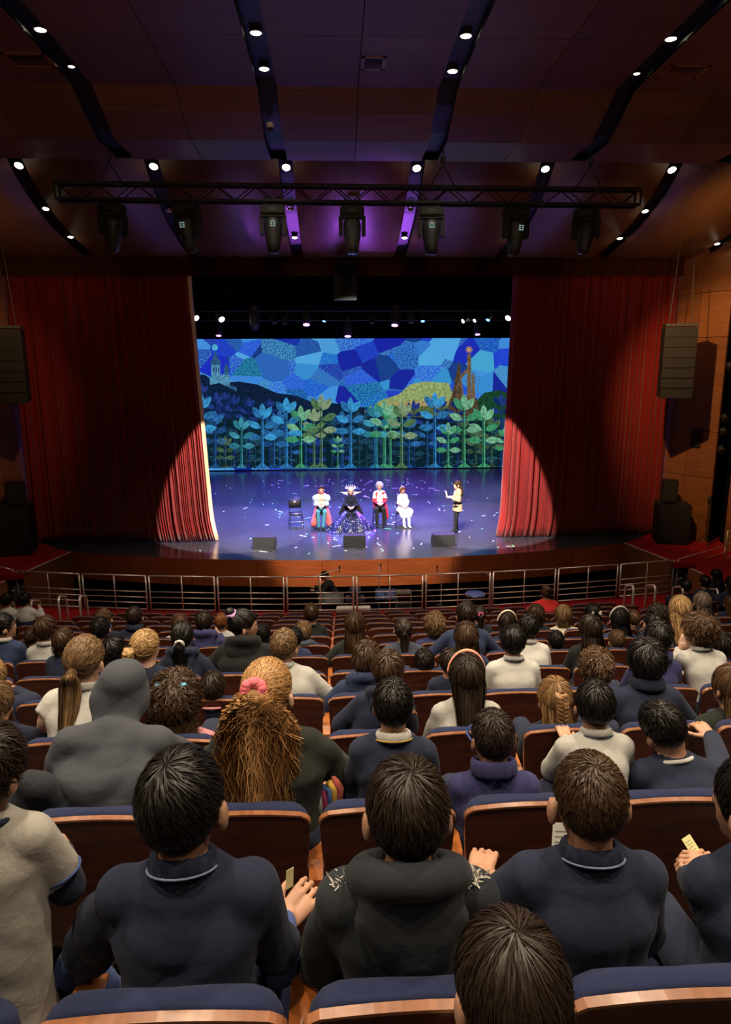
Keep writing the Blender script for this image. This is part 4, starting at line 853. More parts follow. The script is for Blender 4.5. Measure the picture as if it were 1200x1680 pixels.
# ================================================================== THEATRE SEATS
def seat_outline(w, z0, z1, wb, arch, rc):
    pts = []
    for i in range(5): a = PI*0.5*i/4; pts.append((w/2-rc+rc*math.cos(PI/2-a) if False else w/2-rc+rc*math.sin(a), z1-arch-rc+rc*math.cos(a)))
    # goes from top-right towards the side; build full loop counter-clockwise seen from -y
    top = [(w/2-rc-(w-2*rc)*i/8, z1-arch*((w/2-rc-(w-2*rc)*i/8)/(w/2))**2) for i in range(9)]
    right = [(w/2-rc+rc*math.cos(a), z1-arch-rc+rc*math.sin(a)) for a in [0, PI/8, PI/4, 3*PI/8]]
    left = [(-x, z) for x, z in right[::-1]]
    return [(-wb/2, z0), (wb/2, z0)]+right+top+left
def make_seat():
    t = empty('theatre_seat')
    ol = seat_outline(0.505, 0.28, 0.87, 0.45, 0.016, 0.035)
    V, Fc = pad(ol, [(-0.012, 0.006), (-0.006, 0.0), (0.010, 0.0)]); V = [(x, y+0.02-0.10*(0.87-z)*-1.0*0.9+0.0, z) for x, y, z in V]
    V = [(x, y+0.035*(x/0.25)**2*0+0.0, z) for x, y, z in V]
    mesh_py('back_panel', V, Fc, M_SEATB, t)
    # plywood edge that shows along the top and the corners
    edge = [p for p in ol if p[1] > 0.80]
    m = MB(); n = len(edge); VV = []
    for (x, z) in edge:
        L = math.hypot(x, z-0.6); ux, uz = x/L, (z-0.6)/L
        for dy, dr in ((-0.0145, -0.005), (-0.0145, 0.003), (0.008, 0.005), (0.008, -0.006)): VV.append((x+ux*dr, dy+0.02+0.09*(0.87-z), z+uz*dr))
    FF = []
    for i in range(n-1):
        for q in range(4): FF.append((i*4+q, i*4+(q+1) % 4, (i+1)*4+(q+1) % 4, (i+1)*4+q))
    FF += [(0, 3, 2, 1), (4*n-4, 4*n-3, 4*n-2, 4*n-1)]
    mesh_py('edge_band', VV, FF, M_EDGE, t, False)
    ol2 = seat_outline(0.485, 0.36, 0.876, 0.44, 0.014, 0.05)
    V, Fc = pad(ol2, [(0.012, 0.012), (0.022, 0.0), (0.05, 0.0), (0.072, 0.014), (0.082, 0.045)]); V = [(x, y+0.02+0.09*(0.87-z), z) for x, y, z in V]
    mesh_py('back_cushion', V, Fc, M_BLUE, t, True)
    ol3 = [(0.225*math.copysign(abs(math.cos(a))**0.35, math.cos(a)), 0.22*math.copysign(abs(math.sin(a))**0.35, math.sin(a))) for a in [2*PI*i/24 for i in range(24)]]
    V, Fc = pad(ol3, [(0.0, 0.03), (0.02, 0.0), (0.07, 0.0), (0.1, 0.03)]); V = [(x, z+0.33, 0.36+y) for x, y, z in V]
    Fc = [f[::-1] for f in Fc]
    mesh_py('seat_cushion', V, Fc, M_BLUE, t, True)
    return t
def make_arm(t, x):
    # armrest with its upright; profile slightly dropping to the front
    pts = [(-0.01, 0.60), (0.08, 0.618), (0.22, 0.622), (0.34, 0.612), (0.40, 0.59), (0.405, 0.575), (0.34, 0.582), (0.1, 0.585), (-0.01, 0.565)]
    n = len(pts); hw_ = [0.026, 0.028, 0.032, 0.033, 0.03, 0.028, 0.031, 0.027, 0.025]
    V = [(x-hw_[i], y, z) for i, (y, z) in enumerate(pts)]+[(x+hw_[i], y, z) for i, (y, z) in enumerate(pts)]
    Fc = [tuple(range(n)), tuple(range(n, 2*n))[::-1]]+[((i+1) % n, i, n+i, n+(i+1) % n) for i in range(n)]
    mesh_py('armrest', V, Fc, M_ARM, t)
    m = MB(); m.box(x-0.018, x+0.018, 0.08, 0.30, 0.0, 0.585); m.build('side_panel', M_BLACK, t)
PITCH = 0.54
seat0 = make_seat(); make_arm(seat0, -PITCH/2)
ROWN = {-1: 'in the row nearest the camera', 0: 'in the second row from the camera', 1: 'in the third row from the camera', 2: 'in the fourth row from the camera', 3: 'in the fifth row from the camera', 4: 'in the sixth row from the camera', 5: 'in the seventh row from the camera',
        6: 'in the sixth row from the rail', 7: 'in the fifth row from the rail', 8: 'in the fourth row from the rail', 9: 'in the third row from the rail', 10: 'in the second row from the rail', 11: 'in the row nearest the rail'}
first = True
def row_y(k, x): return ROWY(k)+max(0, k)/11.0*x*x/130.0
for k in range(-1, 12):
    xs = [-0.25+PITCH*n for n in range(-10, 12)]
    vis = []
    for x in xs:
        u, v = prj((x, ROWY(k), TOPZ(k)))
        if -110-1400/(k+3)**2 < u < 1310+1400/(k+3)**2: vis.append(x)
    for i, x in enumerate(vis):
        t = seat0 if first else copy_tree(seat0); first = False
        t.location = (x, row_y(k, x), FLZ(k)+0.001); t.rotation_euler = (0, 0, math.atan(max(0, k)/11.0*2*x/130.0))
        u, v = prj((x, ROWY(k), TOPZ(k)))
        lb = 'dark wooden-backed theatre seat, %s from left, %s' % (ORD[i], ROWN[k])
        tag(t, lb, 'seat', 'theatre seats')
        if i == len(vis)-1:
            e = [c for c in seat0.children if c.name.startswith('armrest') or c.name.startswith('side_panel')]
            for c in e:
                d = c.copy(); COL.objects.link(d); d.parent = t; d.location = (PITCH, 0, 0)
# side blocks beyond the aisles, turned towards the stage centre
for s, nm in ((-1, 'left'), (1, 'right')):
    for r_ in range(0, 5):
        for c_ in range(4 if s > 0 else 2):
            k = 11-r_; x = s*(7.55+c_*PITCH); y = ROWY(k)+0.35+0.12*c_
            if s < 0: x -= 0.55
            u, v = prj((x, y, TOPZ(k)))
            if not (-60 < u < 1300): continue
            t = copy_tree(seat0); t.location = (x, y, FLZ(k)+0.001); t.rotation_euler = (0, 0, s*0.22)
            tag(t, 'dark theatre seat of %s side block, %s from aisle, %s row from the rail' % (nm, ORD[c_], ORD[r_]), 'seat', 'theatre seats')
# ================================================================== PEOPLE: smooth bodies meshed from blended limbs
BIG = 1.0
class Field:
    def __init__(s, lo, hi, h):
        s.h = h; s.lo = np.array(lo, np.float64); n = np.maximum(4, np.ceil((np.array(hi)-s.lo)/h).astype(int)+1)
        s.ax = [(s.lo[i]+h*np.arange(n[i])).astype(np.float32) for i in range(3)]; s.F = np.full(tuple(n), BIG, np.float32)
    def block(s, lo, hi):
        sl = []; cs = []
        for i in range(3):
            a = int(np.clip(np.floor((lo[i]-s.lo[i])/s.h), 0, s.F.shape[i])); b = int(np.clip(np.ceil((hi[i]-s.lo[i])/s.h)+1, 0, s.F.shape[i]))
            if b <= a: return None, None
            sl.append(slice(a, b)); sh = [1, 1, 1]; sh[i] = b-a; cs.append(s.ax[i][a:b].reshape(sh))
        return tuple(sl), cs
    @staticmethod
    def dist(cs, a, b, ra, rb, R):
        x, y, z = cs; d = b-a; L2 = float(d @ d)
        if L2 > 1e-9:
            t = ((x-a[0])*d[0]+(y-a[1])*d[1]+(z-a[2])*d[2])/L2; t = np.clip(t, 0, 1)
            qx = x-a[0]-t*d[0]; qy = y-a[1]-t*d[1]; qz = z-a[2]-t*d[2]
        else: t = 0.0; qx = x-a[0]; qy = y-a[1]; qz = z-a[2]
        iso = ra[0] == ra[1] == ra[2] and rb[0] == rb[1] == rb[2]
        if iso:
            return np.sqrt(qx*qx+qy*qy+qz*qz)-(ra[0]+(rb[0]-ra[0])*t)
        if R is not None: qx, qy, qz = (R[0, 0]*qx+R[1, 0]*qy+R[2, 0]*qz, R[0, 1]*qx+R[1, 1]*qy+R[2, 1]*qz, R[0, 2]*qx+R[1, 2]*qy+R[2, 2]*qz)
        rx, ry, rz = [ra[i]+(rb[i]-ra[i])*t for i in range(3)]
        k0 = np.sqrt((qx/rx)**2+(qy/ry)**2+(qz/rz)**2); k1 = np.sqrt((qx/rx**2)**2+(qy/ry**2)**2+(qz/rz**2)**2)
        return k0*(k0-1)/np.maximum(k1, 1e-4)
    def add(s, p, k=0.02, infl=0.0, cut=False):
        a, b, ra, rb, R, clip = p
        ra = np.asarray(ra, float)+infl; rb = np.asarray(rb, float)+infl; m = max(ra.max(), rb.max())+k+3*s.h
        sl, cs = s.block(np.minimum(a, b)-m, np.maximum(a, b)+m)
        if sl is None: return
        d = s.dist(cs, a, b, ra, rb, R)
        for cpt, cn in clip: d = np.maximum(d, (cs[0]-cpt[0])*cn[0]+(cs[1]-cpt[1])*cn[1]+(cs[2]-cpt[2])*cn[2])
        f = s.F[sl]
        if cut: f = np.maximum(f, -d)
        else:
            hh = np.clip(0.5+0.5*(f-d)/k, 0, 1); f = f+(d-f)*hh-k*hh*(1-hh)
        s.F[sl] = f
    def mesh(s):
        F = s.F.copy(); F[0] = F[-1] = BIG; F[:, 0] = F[:, -1] = BIG; F[:, :, 0] = F[:, :, -1] = BIG
        I = F < 0; nx, ny, nz = F.shape
        c = I[:-1, :-1, :-1].astype(np.int8)
        for dx, dy, dz in ((1, 0, 0), (0, 1, 0), (0, 0, 1), (1, 1, 0), (1, 0, 1), (0, 1, 1), (1, 1, 1)): c = c+I[dx:nx-1+dx, dy:ny-1+dy, dz:nz-1+dz]
        m = (c > 0) & (c < 8); ci = np.argwhere(m)
        if len(ci) == 0: return np.zeros((0, 3)), np.zeros((0, 4), int)
        idx = np.full(m.shape, -1, np.int32); idx[m] = np.arange(len(ci))
        acc = np.zeros((len(ci), 3)); cnt = np.zeros(len(ci))
        for ax in range(3):
            o = [i for i in range(3) if i != ax]
            for u in (0, 1):
                for v in (0, 1):
                    p0 = ci.copy(); p0[:, o[0]] += u; p0[:, o[1]] += v; p1 = p0.copy(); p1[:, ax] += 1
                    f0 = F[p0[:, 0], p0[:, 1], p0[:, 2]]; f1 = F[p1[:, 0], p1[:, 1], p1[:, 2]]; x = (f0 < 0) != (f1 < 0)
                    t = np.where(x, f0/np.where(x, f0-f1, 1), 0); q = p0.astype(float); q[:, ax] += t
                    acc[x] += q[x]; cnt[x] += 1
        V = acc/cnt[:, None]*s.h+s.lo; Q = []
        for ax in range(3):
            o = [i for i in range(3) if i != ax]; s0 = [slice(1, -1)]*3; s0[ax] = slice(0, -1); s1 = list(s0); s1[ax] = slice(1, None)
            a, b = I[tuple(s0)], I[tuple(s1)]; e = np.argwhere(a != b)
            if len(e) == 0: continue
            g = e.copy(); 
            for q in o: g[:, q] += 1
            fl = a[e[:, 0], e[:, 1], e[:, 2]]
            def at(du, dv):
                p = g.copy(); p[:, o[0]] -= du; p[:, o[1]] -= dv; return idx[p[:, 0], p[:, 1], p[:, 2]]
            q = np.stack([at(1, 1), at(0, 1), at(0, 0), at(1, 0)], 1)
            if ax == 1: fl = ~fl
            q[~fl] = q[~fl][:, ::-1]; Q.append(q)
        return V, np.concatenate(Q)

v3 = lambda *a: np.array(a, float)
def cone(a, b, ra, rb=None, R=None, clip=()):
    rb = ra if rb is None else rb
    ra = np.full(3, ra) if np.isscalar(ra) else np.array(ra, float); rb = np.full(3, rb) if np.isscalar(rb) else np.array(rb, float)
    return (np.asarray(a, float), np.asarray(b, float), ra, rb, R, clip)
def ell(c, r, R=None): return cone(c, c, r, r, R)
def mesh_prims(prims, h, k=0.02, infl=0.0, cuts=(), fold=None, lo=None, hi=None):
    L = np.min([np.minimum(p[0], p[1])-np.maximum(p[2], p[3]).max() for p in prims], 0)-infl-3*h
    H = np.max([np.maximum(p[0], p[1])+np.maximum(p[2], p[3]).max() for p in prims], 0)+infl+3*h
    f = Field(L, H, h)
    for p in prims: f.add(p, k, infl)
    if fold:
        amp, seed = fold; r = np.random.default_rng(seed); x = f.ax[0][:, None, None]; y = f.ax[1][None, :, None]; z = f.ax[2][None, None, :]
        w_ = 0
        for i in range(4):
            fx, fy, fz = r.uniform(-9, 9), r.uniform(-6, 6), r.uniform(7, 17); a = r.uniform(0, 6, 4)
            w_ = w_+(1-1.6*np.abs(np.sin(fx*x+fy*y+fz*z+a[0]+1.3*np.sin(7*x+a[1])+1.2*np.sin(6*z+4*x+a[2]))))*(0.6+0.5*np.sin(5*x+4*z+a[3]))
        f.F += np.where(f.F < 0.5, amp*w_*0.62, 0).astype(np.float32)
    for c in cuts:
        if c[0] == 'plane':
            _, p, n = c; d = (f.ax[0][:, None, None]-p[0])*n[0]+(f.ax[1][None, :, None]-p[1])*n[1]+(f.ax[2][None, None, :]-p[2])*n[2]; f.F = np.maximum(f.F, d.astype(np.float32))
        else: f.add(c[1], 0.02, 0, True)
    return f.mesh()
def rotm(rx, ry, rz): return np.array(Matrix.Rotation(rz, 3, 'Z') @ Matrix.Rotation(ry, 3, 'Y') @ Matrix.Rotation(rx, 3, 'X'))
def merge(parts):
    V = []; Q = []; n = 0; A = []
    for v, q, a in parts:
        if len(v) == 0: continue
        V.append(v); Q.append(np.asarray(q)+n); n += len(v); A.append(np.broadcast_to(np.asarray(a, float), (len(v),)))
    return np.concatenate(V), np.concatenate(Q), np.concatenate(A)
def ribbons(P, N, W):
    """P (n,m,3) strand points, N normals, W (n,) widths -> quads"""
    n, m, _ = P.shape; T = np.gradient(P, axis=1); T /= np.linalg.norm(T, axis=2, keepdims=True)+1e-9
    S = np.cross(T, N); S /= np.linalg.norm(S, axis=2, keepdims=True)+1e-9
    pr = np.sin(np.linspace(0.35, PI*0.97, m))**0.5; o = S*(W[:, None]*pr[None, :])[:, :, None]*0.5
    V = np.stack([P-o, P+o], 2).reshape(-1, 3); b = (np.arange(n)[:, None]*m+np.arange(m-1)[None, :]).reshape(-1)*2
    Q = np.stack([b, b+1, b+3, b+2], 1); return V, Q
# hand: palm, four fingers, thumb; local frame: fingers along +y, back of hand up (+z), thumb on the +x side times side
def hand_prims(side, curl=0.6, s=1.0):
    P = [cone((-0.016, 0.02, 0), (-0.02, 0.07, 0), (0.021, 0.02, 0.013), (0.022, 0.02, 0.012)), cone((0.012, 0.02, 0), (0.018, 0.07, 0), (0.021, 0.02, 0.014), (0.021, 0.02, 0.012)), cone((0, -0.03, 0), (0, 0.02, 0), 0.021, 0.022)]
    for i, (x, L, r) in enumerate(((0.031, 0.062, 0.0082), (0.0105, 0.070, 0.0085), (-0.0105, 0.065, 0.0082), (-0.031, 0.050, 0.0074))):
        p = v3(x, 0.082, 0.002); a = 0.0
        for j, f in enumerate((0.45, 0.32, 0.25)):
            a += curl*(0.7 if j == 0 else 1.0); q = p+v3(0.04*x, math.cos(a), -math.sin(a))*L*f
            P.append(cone(p, q, r*(1-0.08*j), r*(0.94-0.1*j))); p = q
    p = v3(0.030, 0.02, -0.004)
    for d, L, r in ((v3(0.62, 0.72, -0.3), 0.036, 0.011), (v3(0.35, 0.85, -0.4), 0.028, 0.0095), (v3(0.15, 0.9, -0.45), 0.02, 0.0085)):
        q = p+d/np.linalg.norm(d)*L; P.append(cone(p, q, r, r*0.9)); p = q
    out = []
    for a, b, ra, rb, R, c in P:
        a, b = a.copy()*s, b.copy()*s; a[0] *= side; b[0] *= side; out.append((a, b, ra*s, rb*s, R, c))
    return out
def hand_mesh(side, curl, s, h): return mesh_prims(hand_prims(side, curl, s), h, 0.006*s)
def frame(fwd, up):
    y = np.asarray(fwd, float); y /= np.linalg.norm(y); x = np.cross(y, up); x /= np.linalg.norm(x); z = np.cross(x, y); return np.stack([x, y, z], 1)

HAIRC = {'black': (0.011, 0.0085, 0.007), 'dark': (0.024, 0.015, 0.010), 'brown': (0.048, 0.025, 0.013), 'chest': (0.085, 0.043, 0.021), 'auburn': (0.17, 0.06, 0.02), 'golden': (0.19, 0.10, 0.04), 'ginger': (0.42, 0.22, 0.085), 'blond': (0.36, 0.21, 0.085), 'sandy': (0.15, 0.085, 0.04), 'grey': (0.16, 0.11, 0.08), 'white': (0.75, 0.68, 0.6), 'silver': (0.6, 0.55, 0.6)}
CLOTH = {'navy': (0.016, 0.020, 0.042), 'navy2': (0.022, 0.032, 0.075), 'char': (0.020, 0.022, 0.027), 'hoodgrey': (0.055, 0.058, 0.07), 'white': (0.50, 0.475, 0.44), 'lgrey': (0.385, 0.365, 0.335), 'tee': (0.36, 0.33, 0.29), 'purple': (0.034, 0.032, 0.10), 'black': (0.010, 0.010, 0.010), 'bluegrey': (0.045, 0.055, 0.075), 'pink': (0.55, 0.22, 0.24), 'red': (0.60, 0.03, 0.03), 'cream': (0.6, 0.5, 0.38), 'blue': (0.05, 0.08, 0.22), 'dkolive': (0.018, 0.019, 0.015),
         'beige': (0.45, 0.30, 0.17), 'pure': (0.85, 0.82, 0.8), 'teal': (0.06, 0.28, 0.35), 'paleteal': (0.45, 0.6, 0.62), 'coral': (0.8, 0.12, 0.10), 'gown': (0.012, 0.014, 0.03)}
HRAD = v3(0.086, 0.106, 0.104); HCEN = v3(0, -0.014, 0.022)       # hair shell of a head of scale 1
def hairline(y):
    return np.interp(y, [-0.12, -0.085, -0.045, -0.02, 0.012, 0.03, 0.06, 0.1], [-0.088, -0.082, -0.062, -0.03, 0.022, -0.005, 0.045, 0.062])

def build_hair(root, Hc, R, s, style, col, tops, h, nst, seed, torso):
    """torso(z) -> (x, y of the back surface) in local space"""
    r = np.random.default_rng(seed); parts = []; toW = lambda p: (p*s) @ R.T+Hc
    vol = {'short': 0.0, 'crop': -0.006, 'messy': 0.006, 'curly': 0.018, 'long': 0.004, 'wavy': 0.006, 'bob': 0.008, 'pony': -0.003, 'braid': -0.003, 'bun': -0.002, 'curlyshort': 0.014}[style]
    rad = HRAD+vol
    # scalp shell
    P = [cone(HCEN, HCEN, rad)]; P = [(toW(p[0]), toW(p[1]), p[2]*s, p[3]*s, R, ()) for p in P]
    f = Field(P[0][0]-rad.max()*s-3*h, P[0][0]+rad.max()*s+3*h, h); f.add(P[0])
    X, Y, Z = np.meshgrid(*f.ax, indexing='ij'); q = (np.stack([X, Y, Z], -1)-Hc) @ R/s
    hl = hairline(q[..., 1])+(0.02*(q[..., 1] < -0.02) if style == 'crop' else 0) if style in ('short', 'crop', 'messy', 'curlyshort', 'pony', 'braid', 'bun') else np.interp(q[..., 1], [-0.12, -0.02, 0.045, 0.075, 0.1], [-0.14, -0.12, -0.075, 0.03, 0.06])
    f.F = np.maximum(f.F, ((hl-q[..., 2])*s).astype(np.float32)); parts.append((*f.mesh(), 0.18))
    # strands over the scalp
    wh = v3(0.012*r.uniform(-1, 1), -0.045, 0.1); wh = wh/np.linalg.norm(wh)
    n = nst; d = r.normal(size=(n*3, 3)); d /= np.linalg.norm(d, axis=1, keepdims=True)
    p0 = HCEN+d*rad; keep = p0[:, 2] > (hairline(p0[:, 1]) if style in ('short', 'crop', 'messy', 'curlyshort', 'pony', 'braid', 'bun') else np.interp(p0[:, 1], [-0.12, -0.02, 0.045, 0.075, 0.1], [-0.1, -0.06, -0.0, 0.04, 0.07]))
    d = d[keep][:n]; n = len(d); m = 5 if nst > 500 else 4; t = np.linspace(0, 1, m)
    tie = {'pony': v3(0, -0.95, tops.get('tie', 0.18)), 'braid': v3(tops.get('tiex', 0), -0.95, tops.get('tie', 0.12)), 'bun': v3(0, -0.8, 0.6)}.get(style)
    if tie is not None:
        tie = tie/np.linalg.norm(tie); dd = d[:, None, :]*(1-t[None, :, None])*1.0+tie*t[None, :, None]*0.93
        dd /= np.linalg.norm(dd, axis=2, keepdims=True); lift = 0.003+0.004*r.random(n)[:, None]*np.sin(PI*t)[None, :]
    else:
        dw = d @ wh; tg = d*dw[:, None]-wh; tg /= np.linalg.norm(tg, axis=1, keepdims=True)+1e-6
        sw = np.cross(d, tg); tg = tg+sw*(0.35+0.3*r.normal(size=n)*(1.6 if style in ('messy', 'curly', 'curlyshort') else 0.8))[:, None]; tg /= np.linalg.norm(tg, axis=1, keepdims=True)
        al = {'crop': 0.22, 'short': 0.5, 'messy': 0.55, 'curlyshort': 0.55, 'curly': 0.8}.get(style, 0.8)*r.uniform(0.6, 1.2, n)
        a = al[:, None]*t[None, :]; dd = d[:, None, :]*np.cos(a)[:, :, None]+tg[:, None, :]*np.sin(a)[:, :, None]
        lm = {'crop': 0.005, 'short': 0.008, 'messy': 0.018, 'curly': 0.03, 'curlyshort': 0.022}.get(style, 0.006)
        lift = 0.001+lm*r.random(n)[:, None]*t[None, :]**0.8
    PP = HCEN+dd*(rad+lift[:, :, None])
    if style in ('curly', 'curlyshort'):
        ph = r.uniform(0, 6.28, n)[:, None]; PP = PP+0.009*np.stack([np.sin(11*t[None, :]+ph), np.cos(9*t[None, :]+ph), np.sin(10*t[None, :]+2*ph)], 2)
    Wd = np.full(n, max({'crop': 0.0028}.get(style, 0.0029), h*0.34))*s*r.uniform(0.6, 1.3, n)
    N = np.einsum('ij,nmj->nmi', R, dd+0.25*r.normal(size=(n, 1, 3))); v, q = ribbons(np.einsum('ij,nmj->nmi', R, PP*s)+Hc, N, Wd); parts.append((v, q, np.repeat(np.clip(r.normal(0.42, 0.24, n), 0, 1), m*2)))
    # hair that hangs
    def bundle(ctrl, widths, depths, n, wave, freq, wd, spread=1.0, endvar=0.25):
        NB = 12 if nst > 1500 else 7; n = min(int(n*(1.0 if nst > 1500 else 0.8)), 1700 if wave < 0.02 else 4600); ctrl = np.array(ctrl); tt = np.linspace(0, len(ctrl)-1, NB); i = np.clip(tt.astype(int), 0, len(ctrl)-2); f_ = (tt-i)[:, None]
        c0 = ctrl[np.clip(i-1, 0, None)]; c1 = ctrl[i]; c2 = ctrl[i+1]; c3 = ctrl[np.clip(i+2, None, len(ctrl)-1)]
        ax = 0.5*((2*c1)+(-c0+c2)*f_+(2*c0-5*c1+4*c2-c3)*f_**2+(-c0+3*c1-3*c2+c3)*f_**3)
        wi = np.interp(tt, np.arange(len(widths)), widths); de = np.interp(tt, np.arange(len(depths)), depths)
        a = r.uniform(0, 2*PI, n); q = np.sqrt(r.uniform(0.25, 1, n))*spread; e = 1-endvar*r.random(n)
        ts = np.linspace(0, 1, NB)[None, :]*e[:, None]*(NB-1); j = np.clip(ts.astype(int), 0, NB-2); g = (ts-j)[:, :, None]
        A = ax[j]*(1-g)+ax[j+1]*g; wj = wi[j]*(1-g[..., 0])+wi[j+1]*g[..., 0]; dj = de[j]*(1-g[..., 0])+de[j+1]*g[..., 0]
        ph = r.uniform(0, 6.28, n)[:, None]; T = np.linspace(0, 1, NB)[None, :]
        O = np.stack([np.cos(a)[:, None]*q[:, None]*wj, np.sin(a)[:, None]*q[:, None]*dj, 0*wj], 2)
        Wv = wave*T*np.stack([np.sin(freq*T+ph), 0.6*np.cos(freq*T*0.9+ph), 0.3*np.sin(freq*1.3*T+ph)], 2).transpose(0, 1, 2) if False else wave*np.minimum(1, T*3)[:, :, None]*np.stack([np.sin(freq*T+ph), 0.6*np.cos(freq*T*0.9+ph), 0.3*np.sin(freq*1.3*T+ph)], 2)
        Pn = A+O+Wv*r.uniform(0.5, 1.5, n)[:, None, None]; Nn = O/(np.linalg.norm(O, axis=2, keepdims=True)+1e-6)+0.2*r.normal(size=(n, 1, 3)); Nn[:, :, 2] = 0.15
        v, q_ = ribbons(Pn, Nn, max(wd*0.65, h*0.45)*s*r.uniform(0.6, 1.4, n)); parts.append((v, q_, np.repeat(np.clip(r.normal(0.5, 0.3, n), 0, 1), NB*2)))
        core = [cone(ax[i_], ax[i_+1], (max(0.004, wi[i_]*0.74), max(0.004, de[i_]*0.6), 0.012*s), (max(0.004, wi[i_+1]*0.74), max(0.004, de[i_+1]*0.6), 0.012*s)) for i_ in range(0, NB-2)]
        parts.append((*mesh_prims(core, max(h, 0.009), 0.012), 0.2))
    L = tops.get('hl', 0.30)*s
    def plait(c):
            c = np.array(c); nn = 46; tt = np.linspace(0, 3, nn); i = np.clip(tt.astype(int), 0, 2); g = (tt-i)[:, None]; ax = c[i]*(1-g)+c[i+1]*g
            for b in range(3):
                ph = b*2*PI/3; u = np.linspace(0, 1, nn); w_ = 0.026*s*(1-0.4*u); an = u*2*PI*max(3, L/s/0.075)+ph
                pts = ax+np.stack([w_*np.sin(an), 0.45*w_*np.sin(2*an), 0*u], 1); rr_ = 0.0175*s*(1-0.4*u); mb = MB().tube([tuple(p) for p in pts], [float(x) for x in rr_], 8)
                parts.append((np.array(mb.V), np.array([f for f in mb.F if len(f) == 4]), 0.5+0.2*(b-1)))
                ns = int(nst*0.12)+8; aa = r.uniform(0, 6.28, ns); st = r.integers(0, nn-9, ns); k_ = st[:, None]+np.arange(9)[None, :]
                th = aa[:, None]+np.linspace(0, 1.4, 9)[None, :]; off = np.stack([np.cos(th), np.sin(th), 0*th], 2)
                v, q_ = ribbons(pts[k_]+off*(rr_[k_]*1.04)[:, :, None], off, np.full(ns, 0.006*s)); parts.append((v, q_, np.repeat(np.clip(r.normal(0.55, 0.25, ns), 0, 1), 18)))
            bundle([c[3], c[3]+v3(0, 0, -0.05*s)], [0.012*s, 0.018*s], [0.01*s, 0.012*s], 40, 0.003, 4, 0.005)
    back = lambda z: torso(z)
    if style in ('long', 'wavy', 'curly', 'bob'):
        c0 = toW(v3(0, -0.04, 0.03)); c1 = toW(v3(0, -0.062, -0.05)); z2 = Hc[2]-0.16*s; x2, y2 = back(z2)
        hw = 0.082*s+vol*s
        if style == 'bob': bundle([c0, c1, c1+v3(0, 0.0, -0.07*s)], [hw, hw*1.02, hw*0.9], [0.06*s, 0.05*s, 0.04*s], int(nst*0.7), 0.006*s, 9, 0.006)
        else:
            z3 = Hc[2]-L; x3, y3 = back(z3); tw = tops.get('hw', 1.0)
            bundle([c0, c1, v3(Hc[0]*0.7+x2*0.3, min(y2-0.005, c1[1]+0.02*s), z2), v3(Hc[0]*0.5+x3*0.5, y3-0.012, z3)], [hw*0.98, hw*1.03, hw*1.02*tw, hw*0.75*tw], [0.07*s, 0.055*s, 0.032*s, 0.02*s], int(nst*1.3), {'long': 0.004, 'wavy': 0.014, 'curly': 0.02}[style]*s, {'long': 6, 'wavy': 16, 'curly': 26}[style], 0.0075)
    elif style in ('pony', 'braid'):
        t0 = toW(HCEN+tie*(rad+0.004)); z3 = t0[2]-L; x3, y3 = back(z3); tw = tops.get('hw', 1.0)
        zm = t0[2]-L*0.35; xm, ym = back(zm); lat = tops.get('lat', 0.0)*s
        c = [t0, t0+v3(lat*0.3, -0.03*s, -0.02*s), v3(t0[0]*0.7+xm*0.3+lat, min(ym-0.015, t0[1]-0.01*s), zm), v3(t0[0]*0.6+x3*0.4+lat, y3-0.015, z3)]
        if style == 'pony': bundle(c, [0.018*s, 0.026*s*tw**0.45, 0.040*s*tw, 0.026*s*tw], [0.014*s, 0.022*s, 0.026*s, 0.012*s], int(nst*(0.9 if tw < 2 else 1.8)), tops.get('wave', 0.004)*s, tops.get('freq', 7), 0.0065 if tw < 2 else 0.0048, 1.0, 0.25 if tw < 2 else 0.42)
        else:
            plait(c)
    elif style == 'bun':
        t0 = toW(HCEN+tie*(rad+0.025)); parts.append((*mesh_prims([ell(t0, v3(0.036, 0.036, 0.03)*s)], h, 0.01), 0.3))
        nb = int(nst*0.3); aa = r.uniform(0, 6.28, nb); T = np.linspace(0, 2.2, 7); th = aa[:, None]+T[None, :]; el = r.uniform(-0.9, 0.9, nb)[:, None]+0.4*np.sin(T*2)[None, :]
        of = np.stack([np.cos(th)*np.cos(el), np.sin(th)*np.cos(el), np.sin(el)], 2); v, q_ = ribbons(t0+of*0.038*s, of, np.full(nb, 0.006*s)); parts.append((v, q_, np.repeat(np.clip(r.normal(0.5, 0.25, nb), 0, 1), 14)))
    if tops.get('plait'):
        t0 = toW(HCEN+v3(0, -0.92, 0.38)*(rad+0.012)); L = 0.2*s; plait([t0, t0+v3(0, -0.022*s, -0.05*s), t0+v3(0, -0.03*s, -0.12*s), t0+v3(0.004, -0.035*s, -0.2*s)])
    V, Q, A = merge(parts)
    return mesh_np('hair', V, Q, hairmat('hair_'+col, HAIRC[col]), root, True, A)

def ring_prims(c, R, rx, ry, r, n=14, a0=0, a1=2*PI):
    P = []; pts = [c+R @ v3(rx*math.cos(a0+(a1-a0)*i/n), ry*math.sin(a0+(a1-a0)*i/n), 0) for i in range(n+1)]
    for i in range(n): P.append(cone(pts[i], pts[i+1], r, r, R))
    return P
def tube_ring(c, R, rx, ry, r, n=24, a0=0, a1=2*PI, cl=True):
    pts = [tuple(c+R @ v3(rx*math.cos(a0+(a1-a0)*i/n), ry*math.sin(a0+(a1-a0)*i/n), 0)) for i in range(n+1)]
    return MB().tube(pts, r, 8)

